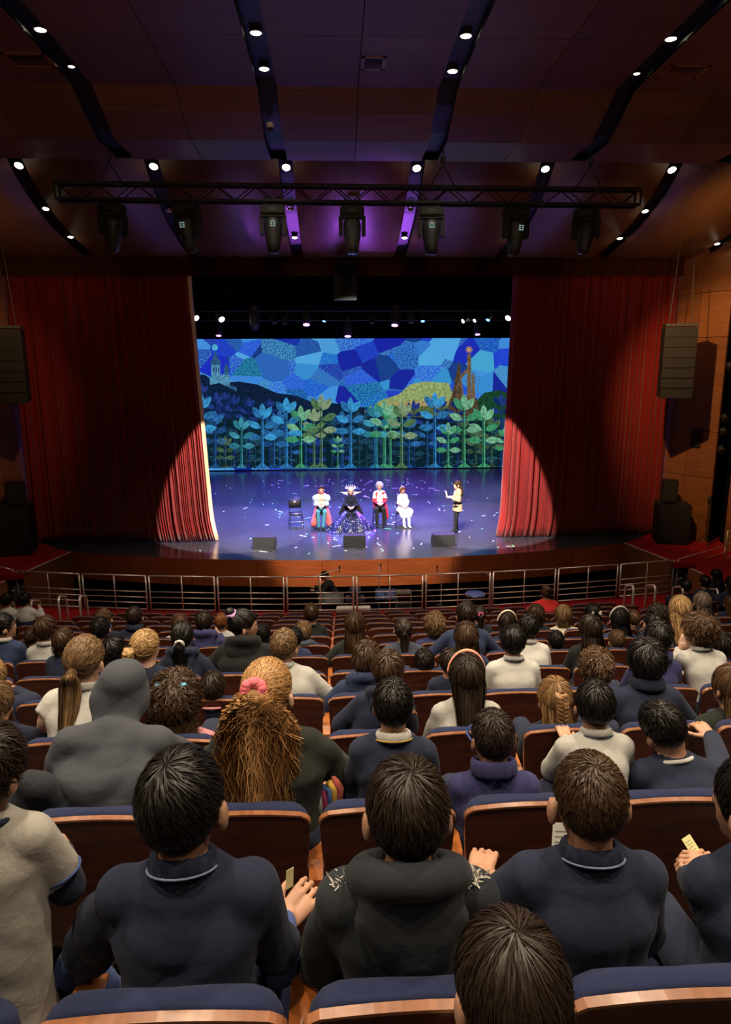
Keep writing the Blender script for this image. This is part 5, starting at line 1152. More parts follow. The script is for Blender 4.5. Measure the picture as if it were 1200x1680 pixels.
PEOPLE = 0
def person(label, head, hip, s=1.0, rz=0.0, hair=('short', 'dark'), top='navy', sleeve='long', collar=None, hood=None, skin='m', tilt=(0, 0, 0), sw=1.0, arms='lap', h=0.014, nst=600, legs=True, face=False,
           under=None, group='schoolchildren in the audience', opts=None, pants='navy', stand=False, girth=1.0, cat='person'):
    """head, hip: world positions (head centre, seat point). body faces +y turned by rz."""
    global PEOPLE; PEOPLE += 1; seed = PEOPLE*13+5; opts = opts or {}
    Rz = rotm(0, 0, rz); root = empty('person', hip, rz); tag(root, label, cat, group)
    Hc = Rz.T @ (np.asarray(head, float)-np.asarray(hip, float)); R = rotm(*tilt)
    hp = v3(0, 0, 0.085*s); sk = SKIN(skin)
    neckdir = 0.5*(R @ v3(0, 0, 1))+0.5*v3(0, 0, 1)
    N = Hc+v3(0, -0.026*s, 0)-neckdir*opts.get('neck', 0.132)*s
    if 'hunch' in opts: N = Hc+v3(*opts['hunch'])*s
    ax = N-hp; La = np.linalg.norm(ax); axn = ax/La
    chest = N-axn*0.14*s; waist = hp+ax*0.33
    S = sw*0.118*s; sx = opts.get('shrug', 0.0)
    sl = N-axn*0.068*s+v3(-S, 0.014*s, sx*s); sr = N-axn*0.068*s+v3(S, 0.014*s, sx*s)
    ua, fa = 0.235*s, 0.215*s
    def arm(side, sh, kind):
        if isinstance(kind, (list, tuple)): e, hnd = np.array(kind[0], float), np.array(kind[1], float); return e, hnd
        if kind == 'lap': d1, d2 = v3(side*0.20, 0.28, -0.92), v3(-side*0.42, 0.88, -0.12)
        elif kind == 'wide': d1, d2 = v3(side*0.62, 0.22, -0.75), v3(-side*0.35, 0.92, -0.1)
        elif kind == 'fwd': d1, d2 = v3(side*0.15, 0.62, -0.77), v3(-side*0.2, 0.95, 0.15)
        elif kind == 'up': d1, d2 = v3(side*0.30, 0.55, -0.7), v3(-side*0.5, 0.35, 0.85)
        elif kind == 'down': d1, d2 = v3(side*0.10, 0.0, -1), v3(side*0.02, 0.12, -1)
        d1 = d1/np.linalg.norm(d1); d2 = d2/np.linalg.norm(d2); e = sh+d1*ua; return e, e+d2*fa
    al, ar = arms if isinstance(arms, tuple) else (arms, arms)
    el, hl_ = arm(-1, sl, al); er, hr_ = arm(1, sr, ar)
    g = girth
    torso = [cone(hp+v3(0, 0.0, -0.02*s), waist, (0.148*s*g, 0.105*s*g, 0.1*s), (0.125*s*g, 0.092*s*g, 0.1*s)), cone(waist, chest, (0.125*s*g, 0.092*s*g, 0.1*s), (0.132*s*g*(0.4+0.6*sw), 0.096*s*g, 0.09*s)),
             cone(chest, N-axn*0.05*s, (0.132*s*g*(0.4+0.6*sw), 0.096*s*g, 0.09*s), (0.10*s*sw, 0.07*s, 0.06*s)),
             cone(sl+v3(0.02*s, 0, 0), sr-v3(0.02*s, 0, 0), (0.048*s,)*3), cone(N+v3(0, 0.0, 0.0), sl+v3(0.02*s, 0, 0.008*s), 0.044*s, 0.036*s), cone(N+v3(0, 0.0, 0.0), sr+v3(-0.02*s, 0, 0.008*s), 0.044*s, 0.036*s)]
    arml = [cone(sl, el, 0.043*s, 0.036*s), cone(el, hl_, 0.038*s, 0.025*s)]; armr = [cone(sr, er, 0.043*s, 0.036*s), cone(er, hr_, 0.038*s, 0.025*s)]
    hd = lambda c, r, rr=None: (Hc+R @ (v3(*c)*s), Hc+R @ (v3(*c)*s), v3(*r)*s, v3(*r)*s, R, ())
    headp = [hd((0, -0.012, 0.02), (0.073, 0.092, 0.09)), hd((0, 0.03, -0.05), (0.056, 0.058, 0.07)), hd((0, 0.035, -0.015), (0.062, 0.058, 0.06))]
    ears = [hd((e_*0.089, -0.006, -0.024), (0.012, 0.022, 0.035)) for e_ in (-1, 1)]
    feat = [(Hc+R @ (v3(0, 0.088, 0.0)*s), Hc+R @ (v3(0, 0.103, -0.032)*s), np.full(3, 0.008*s), np.full(3, 0.012*s), None, ()), hd((0, 0.082, -0.068), (0.022, 0.010, 0.008)), hd((0, 0.07, -0.1), (0.02, 0.016, 0.016)), hd((0, 0.083, 0.018), (0.05, 0.012, 0.008))]
    neck = [cone(Hc+R @ (v3(0, -0.025, -0.05)*s), N+v3(0, 0, -0.01*s), 0.047*s, 0.052*s)]
    skt = [(a_, b_, ra_*0.92, rb_*0.92, R_, c_) for a_, b_, ra_, rb_, R_, c_ in torso]; ska = [(a_, b_, ra_*0.93, rb_*0.95, R_, c_) for a_, b_, ra_, rb_, R_, c_ in arml+armr]
    body = skt+ska+neck+headp+ears+feat
    # legs
    if stand:
        kl, fl_ = hp+v3(-0.085*s, 0.02, -0.42*s), v3(-0.09*s, 0, -hp[2]*0)+v3(0, 0, opts['foot'])
        kr, fr_ = hp+v3(0.085*s, 0.02, -0.42*s), v3(0.09*s, 0, 0)+v3(0, 0, opts['foot'])
        if 'feet' in opts: fl_, fr_ = [v3(*q) for q in opts['feet']]; kl = (hp+fl_)/2+v3(-0.02, 0.03, 0); kr = (hp+fr_)/2+v3(0.02, 0.03, 0)
    else:
        tl = 0.36*s; fz = opts.get('foot', -0.43)
        kl, kr = hp+v3(-0.10*s, tl, 0.0), hp+v3(0.10*s, tl, 0.0); fl_, fr_ = v3(-0.10*s, tl+0.02, fz+0.06), v3(0.10*s, tl+0.02, fz+0.06)
        if 'feet' in opts: fl_, fr_ = [v3(*q) for q in opts['feet']]
    legp = [cone(hp+v3(-0.075*s, 0.02, -0.005), kl, 0.078*s, 0.052*s), cone(kl, fl_, 0.050*s, 0.033*s), cone(hp+v3(0.075*s, 0.02, -0.005), kr, 0.078*s, 0.052*s), cone(kr, fr_, 0.050*s, 0.033*s)]
    if legs: body = body+legp
    hm = []
    for side, e_, hn in ((-1, el, hl_), (1, er, hr_)):
        fine = opts.get('hands', {}).get(side)
        if fine:
            v, q = hand_mesh(-side, fine.get('curl', 0.6), s*fine.get('s', 1.0), fine.get('h', 0.0045)); Fm = frame(fine['dir'], fine.get('up', (0, 0, 1))); hm.append((v @ Fm.T+hn, q, 0.0))
        else:
            d_ = (hn-e_)/np.linalg.norm(hn-e_)
            if h <= 0.0131 and face: 
                v, q = hand_mesh(-side, 0.5, s, max(0.0055, h*0.45)); Fm = frame(d_, (0, 0, 1)); hm.append((v @ Fm.T+hn, q, 0.0))
            else: body = body+[cone(hn, hn+d_*0.06*s, (0.03*s,)*3, (0.022*s,)*3)]
    v, q = mesh_prims(body, h if face or h < 0.0095 else h*1.6, 0.022*s); V, Q, _ = merge([(v, q, 0.0)]+hm); mesh_np('body', V, Q, sk, root)
    # torso back surface for hair
    def tb(z):
        t = np.clip((z-hp[2])/(N[2]-hp[2]), 0, 1); c = hp+ax*t; return c[0], c[1]-(np.interp(t, [0, 0.33, 0.75, 0.95, 1.0], [0.105, 0.092, 0.1, 0.075, 0.055])*s*g+0.02)
    # clothing
    shirt = list(torso); inf = 0.013*s; neckcut = (hd((0, 0.0, -0.10), (0.07, 0.085, 0.075)))
    lm = cloth('cloth_'+top, CLOTH[top]); fold = (opts.get('fold', 0.0105 if h < 0.0145 else 0.0075)*s, seed) if h < 0.02 else None
    def clipcone(a, b, ra, rb, f0, f1):
        p0, p1 = a+(b-a)*f0, a+(b-a)*f1; d = (b-a)/np.linalg.norm(b-a); return cone(p0, p1, ra+(rb-ra)*f0, ra+(rb-ra)*f1, None, ((p1, d),))
    hem = hp-axn*0.03*s
    if sleeve == 'long': shirt += [cone(sl, el, 0.046*s, 0.042*s), clipcone(el, hl_, 0.041*s, 0.027*s, 0, 0.96), cone(sr, er, 0.046*s, 0.042*s), clipcone(er, hr_, 0.041*s, 0.027*s, 0, 0.96)]
    else: shirt += [clipcone(sl, el, 0.048*s, 0.052*s, 0, 0.72), clipcone(sr, er, 0.048*s, 0.052*s, 0, 0.72)]
    v, q = mesh_prims(shirt, h, 0.018*s, inf, [('plane', hem, -axn)]+([] if hood == 'up' else [('prim', (N+v3(0, 0.012*s, 0.055*s), N+v3(0, 0.012*s, 0.055*s), v3(0.062, 0.066, 0.05)*s, v3(0.062, 0.066, 0.05)*s, None, ()))]), fold)
    mesh_np('shirt' if opts.get('topname') is None else opts['topname'], V := v, q, lm, root)
    if sleeve == 'short' and under:
        us = [cone(sl+(el-sl)*0.5, el, 0.044*s, 0.041*s), clipcone(el, hl_, 0.041*s, 0.028*s, 0, 0.97), cone(sr+(er-sr)*0.5, er, 0.044*s, 0.041*s), clipcone(er, hr_, 0.041*s, 0.028*s, 0, 0.97)]
        v, q = mesh_prims(us, h, 0.012*s, 0.007*s, (), fold); mesh_np('undershirt_sleeves', v, q, cloth('cloth_'+under, CLOTH[under]), root)
    if opts.get('cuffs'):
        for sd, (a, b) in (('l', (sl, el)), ('r', (sr, er))):
            d = (b-a)/np.linalg.norm(b-a); c = a+(b-a)*0.71; Fm = frame(v3(0, 1, 0.01) if abs(d[1]) < 0.9 else v3(1, 0, 0), d); MB().tube([tuple(c+Fm @ v3(0.064*s*math.cos(2*PI*i/20), 0.064*s*math.sin(2*PI*i/20), 0)) for i in range(21)], 0.006*s, 6).build('sleeve_band', cloth('cloth_'+opts['cuffs'], CLOTH[opts['cuffs']]), root, True)
    if legs:
        v, q = mesh_prims(legp+[cone(hp+v3(0, 0, -0.01), hp+v3(0, 0, 0.06*s), (0.15*s*g, 0.108*s*g, 0.09*s))], (0.014 if stand or face else max(2.0*h, 0.028)), 0.03*s, 0.010*s); mesh_np('trousers', v, q, cloth('cloth_'+pants, CLOTH[pants]), root)
        for f_ in (fl_, fr_):
            v, q = mesh_prims([cone(f_+v3(0, -0.02*s, -0.015), f_+v3(0, 0.12*s, -0.025), (0.038*s, 0.05*s, 0.03*s), (0.034*s, 0.05*s, 0.022*s))], (0.012 if face else max(h, 0.02)), 0.01); mesh_np('shoe', v, q, cloth('cloth_'+opts.get('shoe', 'black'), CLOTH[opts.get('shoe', 'black')]), root)
    Rn = rotm(-0.28+0.4*tilt[0], 0.3*tilt[1], 0)
    if collar:
        cc = N+v3(0, -0.004*s, 0.022*s)
        if collar[0] == 'polo':
            P = [(a, b, v3(0.010, 0.010, 0.021)*s, v3(0.010, 0.010, 0.021)*s, Rn, ()) for a, b, *_ in ring_prims(cc, Rn, 0.062*s, 0.064*s, 0.01*s, 16)]
            v, q = mesh_prims(P, h*0.6, 0.008*s); mesh_np('collar', v, q, cloth('cloth_'+collar[1], CLOTH[collar[1]]), root)
            if len(collar) > 2: tube_ring(cc+Rn @ v3(0, 0, -0.012*s), Rn, 0.0745*s, 0.0765*s, 0.0026*s).build('collar_stripe', solid('stripe_'+collar[2], {'yellow': (0.5, 0.32, 0.03), 'pale': (0.16, 0.20, 0.34), 'navys': (0.02, 0.025, 0.06)}[collar[2]], 0.8), root, True)
        elif collar[0] == 'crew': tube_ring(cc+v3(0, 0, -0.02*s), Rn, 0.072*s, 0.074*s, 0.009*s).build('collar', cloth('cloth_'+collar[1], CLOTH[collar[1]]), root, True)
        elif collar[0] == 'stand':
            P = [(a, b, v3(0.011, 0.011, 0.034)*s, v3(0.011, 0.011, 0.034)*s, Rn, ()) for a, b, *_ in ring_prims(cc+v3(0, 0, 0.006*s), Rn, 0.082*s, 0.08*s, 0.01*s, 16)]
            v, q = mesh_prims(P, h*0.7, 0.01*s, 0, (), (0.003*s, seed)); mesh_np('collar', v, q, cloth('cloth_'+collar[1], CLOTH[collar[1]]), root)
    if hood == 'down':
        P = ring_prims(N+v3(0, -0.016*s, 0.02*s), rotm(-0.5, 0, 0), 0.098*s, 0.09*s, 0.030*s, 14)+[cone(N+v3(-0.062*s, -0.085*s, -0.035*s), N+v3(0.062*s, -0.085*s, -0.035*s), (0.055*s, 0.032*s, 0.05*s)), cone(N+v3(-0.03*s, -0.1*s, -0.09*s), N+v3(0.03*s, -0.1*s, -0.09*s), (0.06*s, 0.03*s, 0.06*s)), ell(N+v3(0, -0.102*s, -0.15*s), v3(0.045, 0.025, 0.045)*s)]
        v, q = mesh_prims(P, h, 0.03*s, 0, [('prim', ell(N+v3(0, 0.0, 0.055*s), v3(0.072, 0.09, 0.07)*s))], (0.009*s, seed+1)); mesh_np('hood', v, q, lm, root)
    if hood == 'up':
        P = [hd((0, -0.01, 0.028), (0.099, 0.118, 0.108)), hd((0.0, -0.045, 0.055), (0.080, 0.088, 0.085)), cone(Hc+R @ (v3(0, -0.02, -0.035)*s), N+v3(0, 0.02*s, 0.0), (0.094*s, 0.10*s, 0.07*s), (0.07*s, 0.06*s, 0.04*s)), cone(N+v3(-0.11*s, -0.005*s, -0.03*s), N+v3(0.11*s, -0.005*s, -0.03*s), (0.05*s, 0.05*s, 0.045*s))]
        v, q = mesh_prims(P, h*0.8, 0.045*s, 0, [('prim', hd((0, 0.11, -0.02), (0.07, 0.09, 0.09)))], (0.009*s, seed+1)); mesh_np('hood', v, q, lm, root)
    if hood != 'up' and hair: build_hair(root, Hc, R, s, hair[0], hair[1], opts, max(0.006, h*0.7), nst, seed, tb)
    # accessories
    for acc in opts.get('acc', ()):
        if acc[0] == 'band':
            MB().tube([tuple(Hc+R @ (v3(0.094*math.cos(a), -0.005+0.0*a, 0.005+0.128*math.sin(a))*s)) for a in [0.12+(PI-0.24)*i/20 for i in range(21)]], 0.010*s, 8).build('headband', cloth('acc_'+acc[1], acc[2]), root, True)
        elif acc[0] == 'scrunchie':
            tie = v3(0, -0.95, opts.get('tie', 0.18)) if hair[0] == 'pony' else (v3(opts.get('tiex', 0), -0.95, opts.get('tie', 0.12)) if hair[0] == 'braid' else v3(0, -0.8, 0.6)); tie /= np.linalg.norm(tie)
            c = Hc+R @ ((HCEN+tie*(HRAD+0.008))*s); Fm = frame(v3(1, 0, 0), R @ tie); r_ = acc[3] if len(acc) > 3 else 0.016
            m = MB()
            for i in range(30):
                a = 2*PI*i/30; rr_ = (0.026+0.004*math.sin(i*2.4))*s; m.lathe([(0.001, -r_*s), (r_*s*0.8, -r_*s*0.5), (r_*s, 0), (r_*s*0.8, r_*s*0.5), (0.001, r_*s)], 8, tuple(c+Fm @ v3(rr_*math.cos(a), rr_*math.sin(a), 0.004*math.sin(i*3.7))))
            m.build('scrunchie', cloth('acc_'+acc[1], acc[2]), root, True)
        elif acc[0] == 'tie':
            c = Hc+R @ (v3(*acc[3])*s); MB().lathe([(0.010*s, -0.010*s), (0.017*s, -0.006*s), (0.017*s, 0.006*s), (0.010*s, 0.010*s)], 12, tuple(c)).build('hair_tie', solid('acc_'+acc[1], acc[2], 0.5), root, True)
        elif acc[0] == 'bow':
            c = Hc+R @ (v3(0, -0.115, 0.04)*s)
            for sd in (-1, 1): mb = MB(); mb.add([tuple(c+R @ (v3(sd*a, b, z)*s)) for a, b, z in ((0.004, 0, 0.008), (0.055, -0.012, 0.03), (0.06, -0.012, -0.018), (0.004, 0, -0.008), (0.004, 0.015, 0.008), (0.05, 0.012, 0.026), (0.055, 0.012, -0.016), (0.004, 0.015, -0.008))], [(0, 1, 2, 3), (4, 7, 6, 5), (0, 4, 5, 1), (1, 5, 6, 2), (2, 6, 7, 3), (3, 7, 4, 0)]); mb.build('bow_loop', cloth('acc_'+acc[1], acc[2]), root)
            MB().lathe([(0.008*s, -0.01*s), (0.012*s, 0), (0.008*s, 0.01*s)], 8, tuple(c)).build('bow_knot', cloth('acc_'+acc[1], acc[2]), root)
            for sd in (-1, 1): mb = MB(); mb.add([tuple(c+R @ (v3(sd*a, b, z)*s)) for a, b, z in ((0.0, -0.004, -0.005), (0.018, -0.006, -0.005), (0.035, -0.008, -0.06), (0.014, -0.008, -0.06), (0.0, 0.004, -0.005), (0.018, 0.004, -0.005), (0.035, 0.004, -0.06), (0.014, 0.004, -0.06))], [(0, 1, 2, 3), (4, 7, 6, 5), (0, 4, 5, 1), (1, 5, 6, 2), (2, 6, 7, 3), (3, 7, 4, 0)]); mb.build('bow_tail', cloth('acc_'+acc[1], acc[2]), root)
        elif acc[0] == 'glasses':
            m = MB()
            for sd in (-1, 1): m.tube([tuple(Hc+R @ (v3(sd*0.086, -0.01, -0.004)*s)), tuple(Hc+R @ (v3(sd*0.088, 0.05, 0.004)*s)), tuple(Hc+R @ (v3(sd*0.075, 0.09, 0.0)*s))], 0.004*s, 6)
            for sd in (-1, 1): m.tube([tuple(Hc+R @ (v3(sd*0.038+0.03*math.cos(a), 0.1, -0.002+0.022*math.sin(a))*s)) for a in [2*PI*i/16 for i in range(17)]], 0.003*s, 6)
            m.build('glasses', solid('acc_glasses', (0.05, 0.09, 0.3), 0.3), root, True)
    if face:
        for sd in (-1, 1):
            c = Hc+R @ (v3(sd*0.029, 0.078, 0.0)*s); e = MB().lathe([(0.001, -0.013*s), (0.009*s, -0.009*s), (0.013*s, 0), (0.009*s, 0.009*s), (0.001, 0.013*s)], 12, tuple(c)).build('eye', solid('eye_white', (0.8, 0.78, 0.75), 0.2), root, True)
            c2 = Hc+R @ (v3(sd*0.029, 0.0885, 0.0)*s); MB().lathe([(0.001, -0.006*s), (0.005*s, -0.004*s), (0.0062*s, 0), (0.005*s, 0.004*s), (0.001, 0.006*s)], 10, tuple(c2)).build('iris', solid('eye_dark', (0.03, 0.015, 0.01), 0.2), e, True)
        m = MB().tube([tuple(Hc+R @ (v3(0.022*x, 0.0915-0.008*abs(x)**2, -0.068)*s)) for x in (-1, -0.5, 0, 0.5, 1)], 0.0045*s, 6); m.build('lips', solid('lip', (0.45, 0.10, 0.09), 0.45), root, True)
        for sd in (-1, 1): MB().tube([tuple(Hc+R @ (v3(sd*(0.014+0.03*t), 0.091-0.012*t, 0.024+0.006*math.sin(PI*t))*s)) for t in (0, 0.33, 0.66, 1)], 0.0035*s, 5).build('eyebrow', hairmat('hair_'+(hair[1] if hair else 'dark'), HAIRC[hair[1] if hair else 'dark']), root, True)
    return root, dict(Hc=Hc, N=N, R=R, hp=hp, axn=axn, el=el, er=er, hl=hl_, hr=hr_, sl=sl, sr=sr, s=s)

def seated(label, px, py, wpx, k, hair, top, dy=0.27, smul=1.0, hipx=None, hipdy=None, **kw):
    """audience member of seat row k whose head shows at pixel (px, py), wpx wide"""
    Y = ROWY(k)+dy; hd = aty(px, py, Y); z = depth(hd)
    volw = {'curly': 0.208, 'curlyshort': 0.20, 'messy': 0.19, 'wavy': 0.19, 'bob': 0.19, 'long': 0.182, 'crop': 0.164}.get(hair[0] if hair else 'short', 0.172)
    s = min(1.3, max(0.72, wpx*z/F_PX/volw))*smul
    hy = ROWY(k)+0.24 if hipdy is None else ROWY(k)+hipdy
    hx = hd[0] if hipx is None else hipx
    zs = FLZ(k)+0.455
    top_need = hd[2]-0.36*s                     # hip cannot sit higher than this below a low slouching head
    hip = (hx, hy, min(zs, top_need))
    hpx = wpx
    h = float(np.clip(z*0.0050, 0.0085, 0.024)); nst = int(np.clip(wpx*wpx*0.5, 280, 4800))
    opts = dict(kw.pop('opts', {}) or {}); opts.setdefault('foot', -(hip[2]-FLZ(k)))
    return person(label, hd, hip, s, hair=hair, top=top, h=h, nst=nst, opts=opts, **kw)
# ================================================================== THE AUDIENCE
_seated = seated
def seated(label, px, py, wpx, k, hair, top, L=None, Rr=None, hands=None, **kw):
    """L / Rr: (elbow, wrist) given as (px, py, Y) sight points for the left / right arm"""
    if L or Rr or hands:
        Y = ROWY(k)+kw.get('dy', 0.27); hd = aty(px, py, Y); z = depth(hd)
        volw = {'curly': 0.232, 'curlyshort': 0.20, 'messy': 0.19, 'wavy': 0.19, 'bob': 0.19, 'long': 0.182, 'crop': 0.164}.get(hair[0] if hair else 'short', 0.172)
        s = min(1.3, max(0.72, wpx*z/F_PX/volw))*kw.get('smul', 1.0)
        hip = np.array([hd[0] if kw.get('hipx') is None else kw['hipx'], ROWY(k)+(0.24 if kw.get('hipdy') is None else kw['hipdy']), min(FLZ(k)+0.455, hd[2]-0.36*s)])
        cv = lambda a: tuple(aty(*p)-hip for p in a)
        base = kw.get('arms', 'lap'); base = base if isinstance(base, tuple) else (base, base)
        kw['arms'] = (cv(L) if L else base[0], cv(Rr) if Rr else base[1])
        o = dict(kw.get('opts') or {}); 
        if hands: o['hands'] = hands
        kw['opts'] = o
    return _seated(label, px, py, wpx, k, hair, top, **kw)
CREAM = (0.75, 0.62, 0.5)
# ---- the child just in front of the camera
seated('dark-haired child right in front of the camera, only head top visible', 838, 1622, 176, -2, ('long', 'dark'), 'navy', dy=0.86, hipdy=0.45, opts={'hl': 0.22}, legs=True, tilt=(-0.3, 0, 0.1))
# ---- row nearest the camera
seated('boy in grey T-shirt with navy collar and cuffs at left edge', -22, 1262, 118, -1, ('messy', 'dark'), 'tee', sleeve='short', under='navy', collar=('crew', 'navy'), opts={'cuffs': 'blue', 'fold': 0.006}, tilt=(-0.1, 0.05, -0.3), sw=1.0, arms=('lap', 'lap'), dy=0.30, smul=0.95)
rA2, iA2 = seated('boy in navy polo over blue long sleeves holding a small paper', 300, 1318, 130, -1, ('short', 'black'), 'navy', sleeve='short', under='blue', collar=('polo', 'navy', 'pale'), tilt=(-0.12, -0.05, -0.12), sw=1.16, dy=0.30,
       L=((128, 1590, 1.52), (215, 1650, 1.72)), Rr=((462, 1585, 1.50), (466, 1512, 1.66)), hands={1: {'dir': (0.55, 0.55, 0.30), 'up': (0.1, -0.6, 0.8), 'curl': 0.55}})
rA3, iA3 = seated('boy in charcoal hooded sweatshirt, centre of the row nearest camera', 668, 1332, 128, -1, ('short', 'dark'), 'char', hood='down', tilt=(-0.15, 0, 0.05), sw=1.22, dy=0.30, arms='lap')
rA4, iA4 = seated('boy with faded brown haircut in dark navy sweater holding paper', 966, 1312, 112, -1, ('crop', 'brown'), 'navy', collar=('polo', 'navy', 'pale'), tilt=(-0.12, 0, -0.03), sw=1.15, dy=0.32, arms=('wide', 'lap'), hands={-1: {'dir': (0.35, 0.9, 0.1), 'curl': 0.6, 'h': 0.005}})
rA5, iA5 = seated('boy in dark navy sweater at right edge holding a yellow ticket', 1240, 1320, 112, -1, ('short', 'black'), 'navy', tilt=(-0.1, 0, 0.5), sw=1.05, dy=0.36,
       L=((1172, 1500, 1.62), (1132, 1436, 1.84)), Rr=((1275, 1520, 1.62), (1180, 1426, 1.82)), hands={-1: {'dir': (0.5, 0.4, 0.25), 'up': (-0.5, -0.3, 0.8), 'curl': 0.7}, 1: {'dir': (-0.7, 0.4, 0.05), 'up': (0.3, -0.3, 0.85), 'curl': 0.7}})
# ---- second row
rB2, iB2 = seated('child in slate grey hoodie with the hood up, leaning forward', 200, 1147, 78, 0, ('short', 'dark'), 'hoodgrey', hood='up', tilt=(-0.55, 0.1, 0), sw=1.38, dy=0.58, smul=0.95, hipx=-1.33, girth=1.15, opts={'fold': 0.010, 'hunch': (0, -0.135, -0.055), 'shrug': 0.01},
       L=((88, 1285, 2.62), (140, 1312, 2.85)), Rr=((300, 1240, 2.75), (310, 1262, 2.95)))
rB6, iB6 = seated('woman with long wavy ginger ponytail and pink scrunchie', 440, 1135, 80, 0, ('pony', 'ginger'), 'dkolive', dy=0.34, tilt=(-0.15, 0, -0.3), sw=1.28, girth=1.25, arms='wide', group='adults in the audience', skin='l',
       opts={'hl': 0.46, 'hw': 3.4, 'wave': 0.022, 'freq': 19, 'acc': (('scrunchie', 'pink', (0.85, 0.18, 0.22), 0.02),)})
seated('boy in navy sweater with yellow-edged white collar', 645, 1158, 66, 0, ('crop', 'black'), 'navy', collar=('polo', 'white', 'yellow'), tilt=(-0.12, 0, -0.03), sw=1.05, dy=0.30)
seated('boy with glasses in violet-blue jacket with raised collar', 808, 1210, 68, 0, ('crop', 'dark'), 'purple', collar=('stand', 'purple'), tilt=(-0.15, 0, 0.12), sw=1.05, dy=0.30, opts={'acc': (('glasses',),)})
rB9, iB9 = seated('boy in pale grey polo gripping the seat ahead', 976, 1158, 60, 0, ('short', 'black'), 'lgrey', collar=('polo', 'lgrey', 'navys'), tilt=(-0.15, 0, -0.1), sw=1.12, dy=0.50, hipx=0.63, arms=('lap', 'lap'),
       L=((908, 1262, 2.80), (930, 1212, 3.24)), hands={-1: {'dir': (0.05, 1, 0.25), 'up': (0, -0.3, 1), 'curl': 0.75}})
rB10, iB10 = seated('boy in dark navy sweater tilting his head, hand on seat ahead', 1088, 1192, 66, 0, ('crop', 'black'), 'navy', tilt=(-0.3, -0.45, 0.3), sw=1.12, dy=0.45, hipx=1.06, collar=('crew', 'white'),
       Rr=((1183, 1262, 2.80), (1168, 1210, 3.22)), hands={1: {'dir': (-0.25, 0.95, 0.3), 'up': (0, -0.3, 1), 'curl': 0.7}})
# ---- third row
seated('fair-haired girl with braided crown at left edge in navy', -6, 1152, 52, 1, ('long', 'sandy'), 'navy', opts={'hl': 0.35}, arms='wide', tilt=(-0.1, 0, -0.4), Rr=((70, 1212, 3.70), (20, 1205, 3.95)))
seated('light-brown ponytail girl in off-white polo leaning over', 140, 1083, 60, 1, ('pony', 'sandy'), 'white', sleeve='short', collar=('polo', 'lgrey'), dy=0.42, tilt=(-0.15, 0.05, -0.15), sw=1.12, hipx=-1.93, opts={'hl': 0.30, 'hw': 1.25, 'lat': -0.02, 'tie': -0.32}, skin='l',
       L=((75, 1180, 3.65), (62, 1220, 3.75)))
seated('girl with big curly dark hair, blue hair ties and pink jacket', 288, 1150, 80, 1, ('curly', 'brown'), 'pink', tilt=(-0.1, 0, 0), opts={'hl': 0.30, 'hw': 1.05, 'acc': (('tie', 'tie_blue', (0.12, 0.5, 0.8), (-0.055, -0.075, 0.105)), ('tie', 'tie_blue', (0.12, 0.5, 0.8), (0.055, -0.075, 0.105)))}, smul=0.92, arms='wide')
seated('boy with tousled brown hair in navy hoodie, third row', 637, 1100, 50, 1, ('messy', 'brown'), 'navy', hood='down', tilt=(-0.1, 0.08, -0.2), sw=1.1, dy=0.3, hipx=-0.3, arms=('wide', 'lap'))
seated('girl with long dark hair and coral headband in off-white top', 765, 1108, 58, 1, ('long', 'dark'), 'lgrey', dy=0.35, tilt=(-0.1, 0, 0.05), sw=1.08, opts={'hl': 0.42, 'hw': 0.8, 'acc': (('band', 'coral', (0.75, 0.30, 0.2)),)})
seated('girl with golden-brown hair and a thin braid, third row', 910, 1146, 54, 1, ('long', 'golden'), 'char', tilt=(-0.1, 0, 0), opts={'hl': 0.30, 'plait': True}, dy=0.33)
seated('dark-haired teenager in black-navy jacket, third row right of centre', 1060, 1086, 58, 1, ('messy', 'black'), 'navy', collar=('stand', 'navy'), dy=0.40, sw=1.2, tilt=(-0.1, 0, -0.1), arms='wide', hipx=1.38)
seated('girl with streaked brown hair in black jacket at right edge', 1200, 1128, 56, 1, ('long', 'chest'), 'dkolive', arms='wide', sw=1.15, tilt=(-0.1, 0, 0.3), opts={'hl': 0.3}, dy=0.35)
# ---- fourth row
seated('fair-haired child in navy reaching along seat at left edge', -14, 1110, 46, 2, ('long', 'blond'), 'navy', Rr=((52, 1150, 4.75), (22, 1132, 4.9)), opts={'hl': 0.2})
seated('blonde girl with a thick side braid in navy', 240, 1062, 44, 2, ('braid', 'blond'), 'navy', tilt=(-0.1, 0, -0.35), opts={'hl': 0.27, 'lat': -0.03, 'tiex': -0.45, 'tie': -0.05, 'acc': (('scrunchie', 'dark', (0.02, 0.015, 0.01), 0.006),)}, skin='l')
seated('small boy in navy with a pink collar beside the curly-haired girl', 350, 1128, 40, 2, ('short', 'dark'), 'navy', collar=('crew', 'pink'), tilt=(-0.2, 0, 0), dy=0.1, sw=0.95)
seated('boy in pale grey polo turned sideways left of the centre column', 466, 1060, 43, 2, ('crop', 'sandy'), 'lgrey', collar=('polo', 'lgrey'), tilt=(-0.05, 0.1, -0.25), dy=0.38, sw=1.1, hipx=-0.72, arms=('lap', 'wide'))
seated('boy with shaggy brown hair in navy-blue hoodie, fourth row', 601, 1082, 46, 2, ('messy', 'brown'), 'navy2', hood='down', dy=0.30, hipx=-0.28, sw=1.12, tilt=(-0.1, 0.12, -0.2), arms='wide')
seated('dark-haired child half hidden behind the coral headband girl', 738, 1086, 34, 2, ('short', 'dark'), 'navy', dy=0.2)
seated('boy in white polo shirt sitting upright, fourth row', 842, 1052, 40, 2, ('short', 'black'), 'white', sleeve='short', collar=('polo', 'lgrey', 'navys'), dy=0.36, tilt=(-0.08, 0, -0.1), sw=1.12)
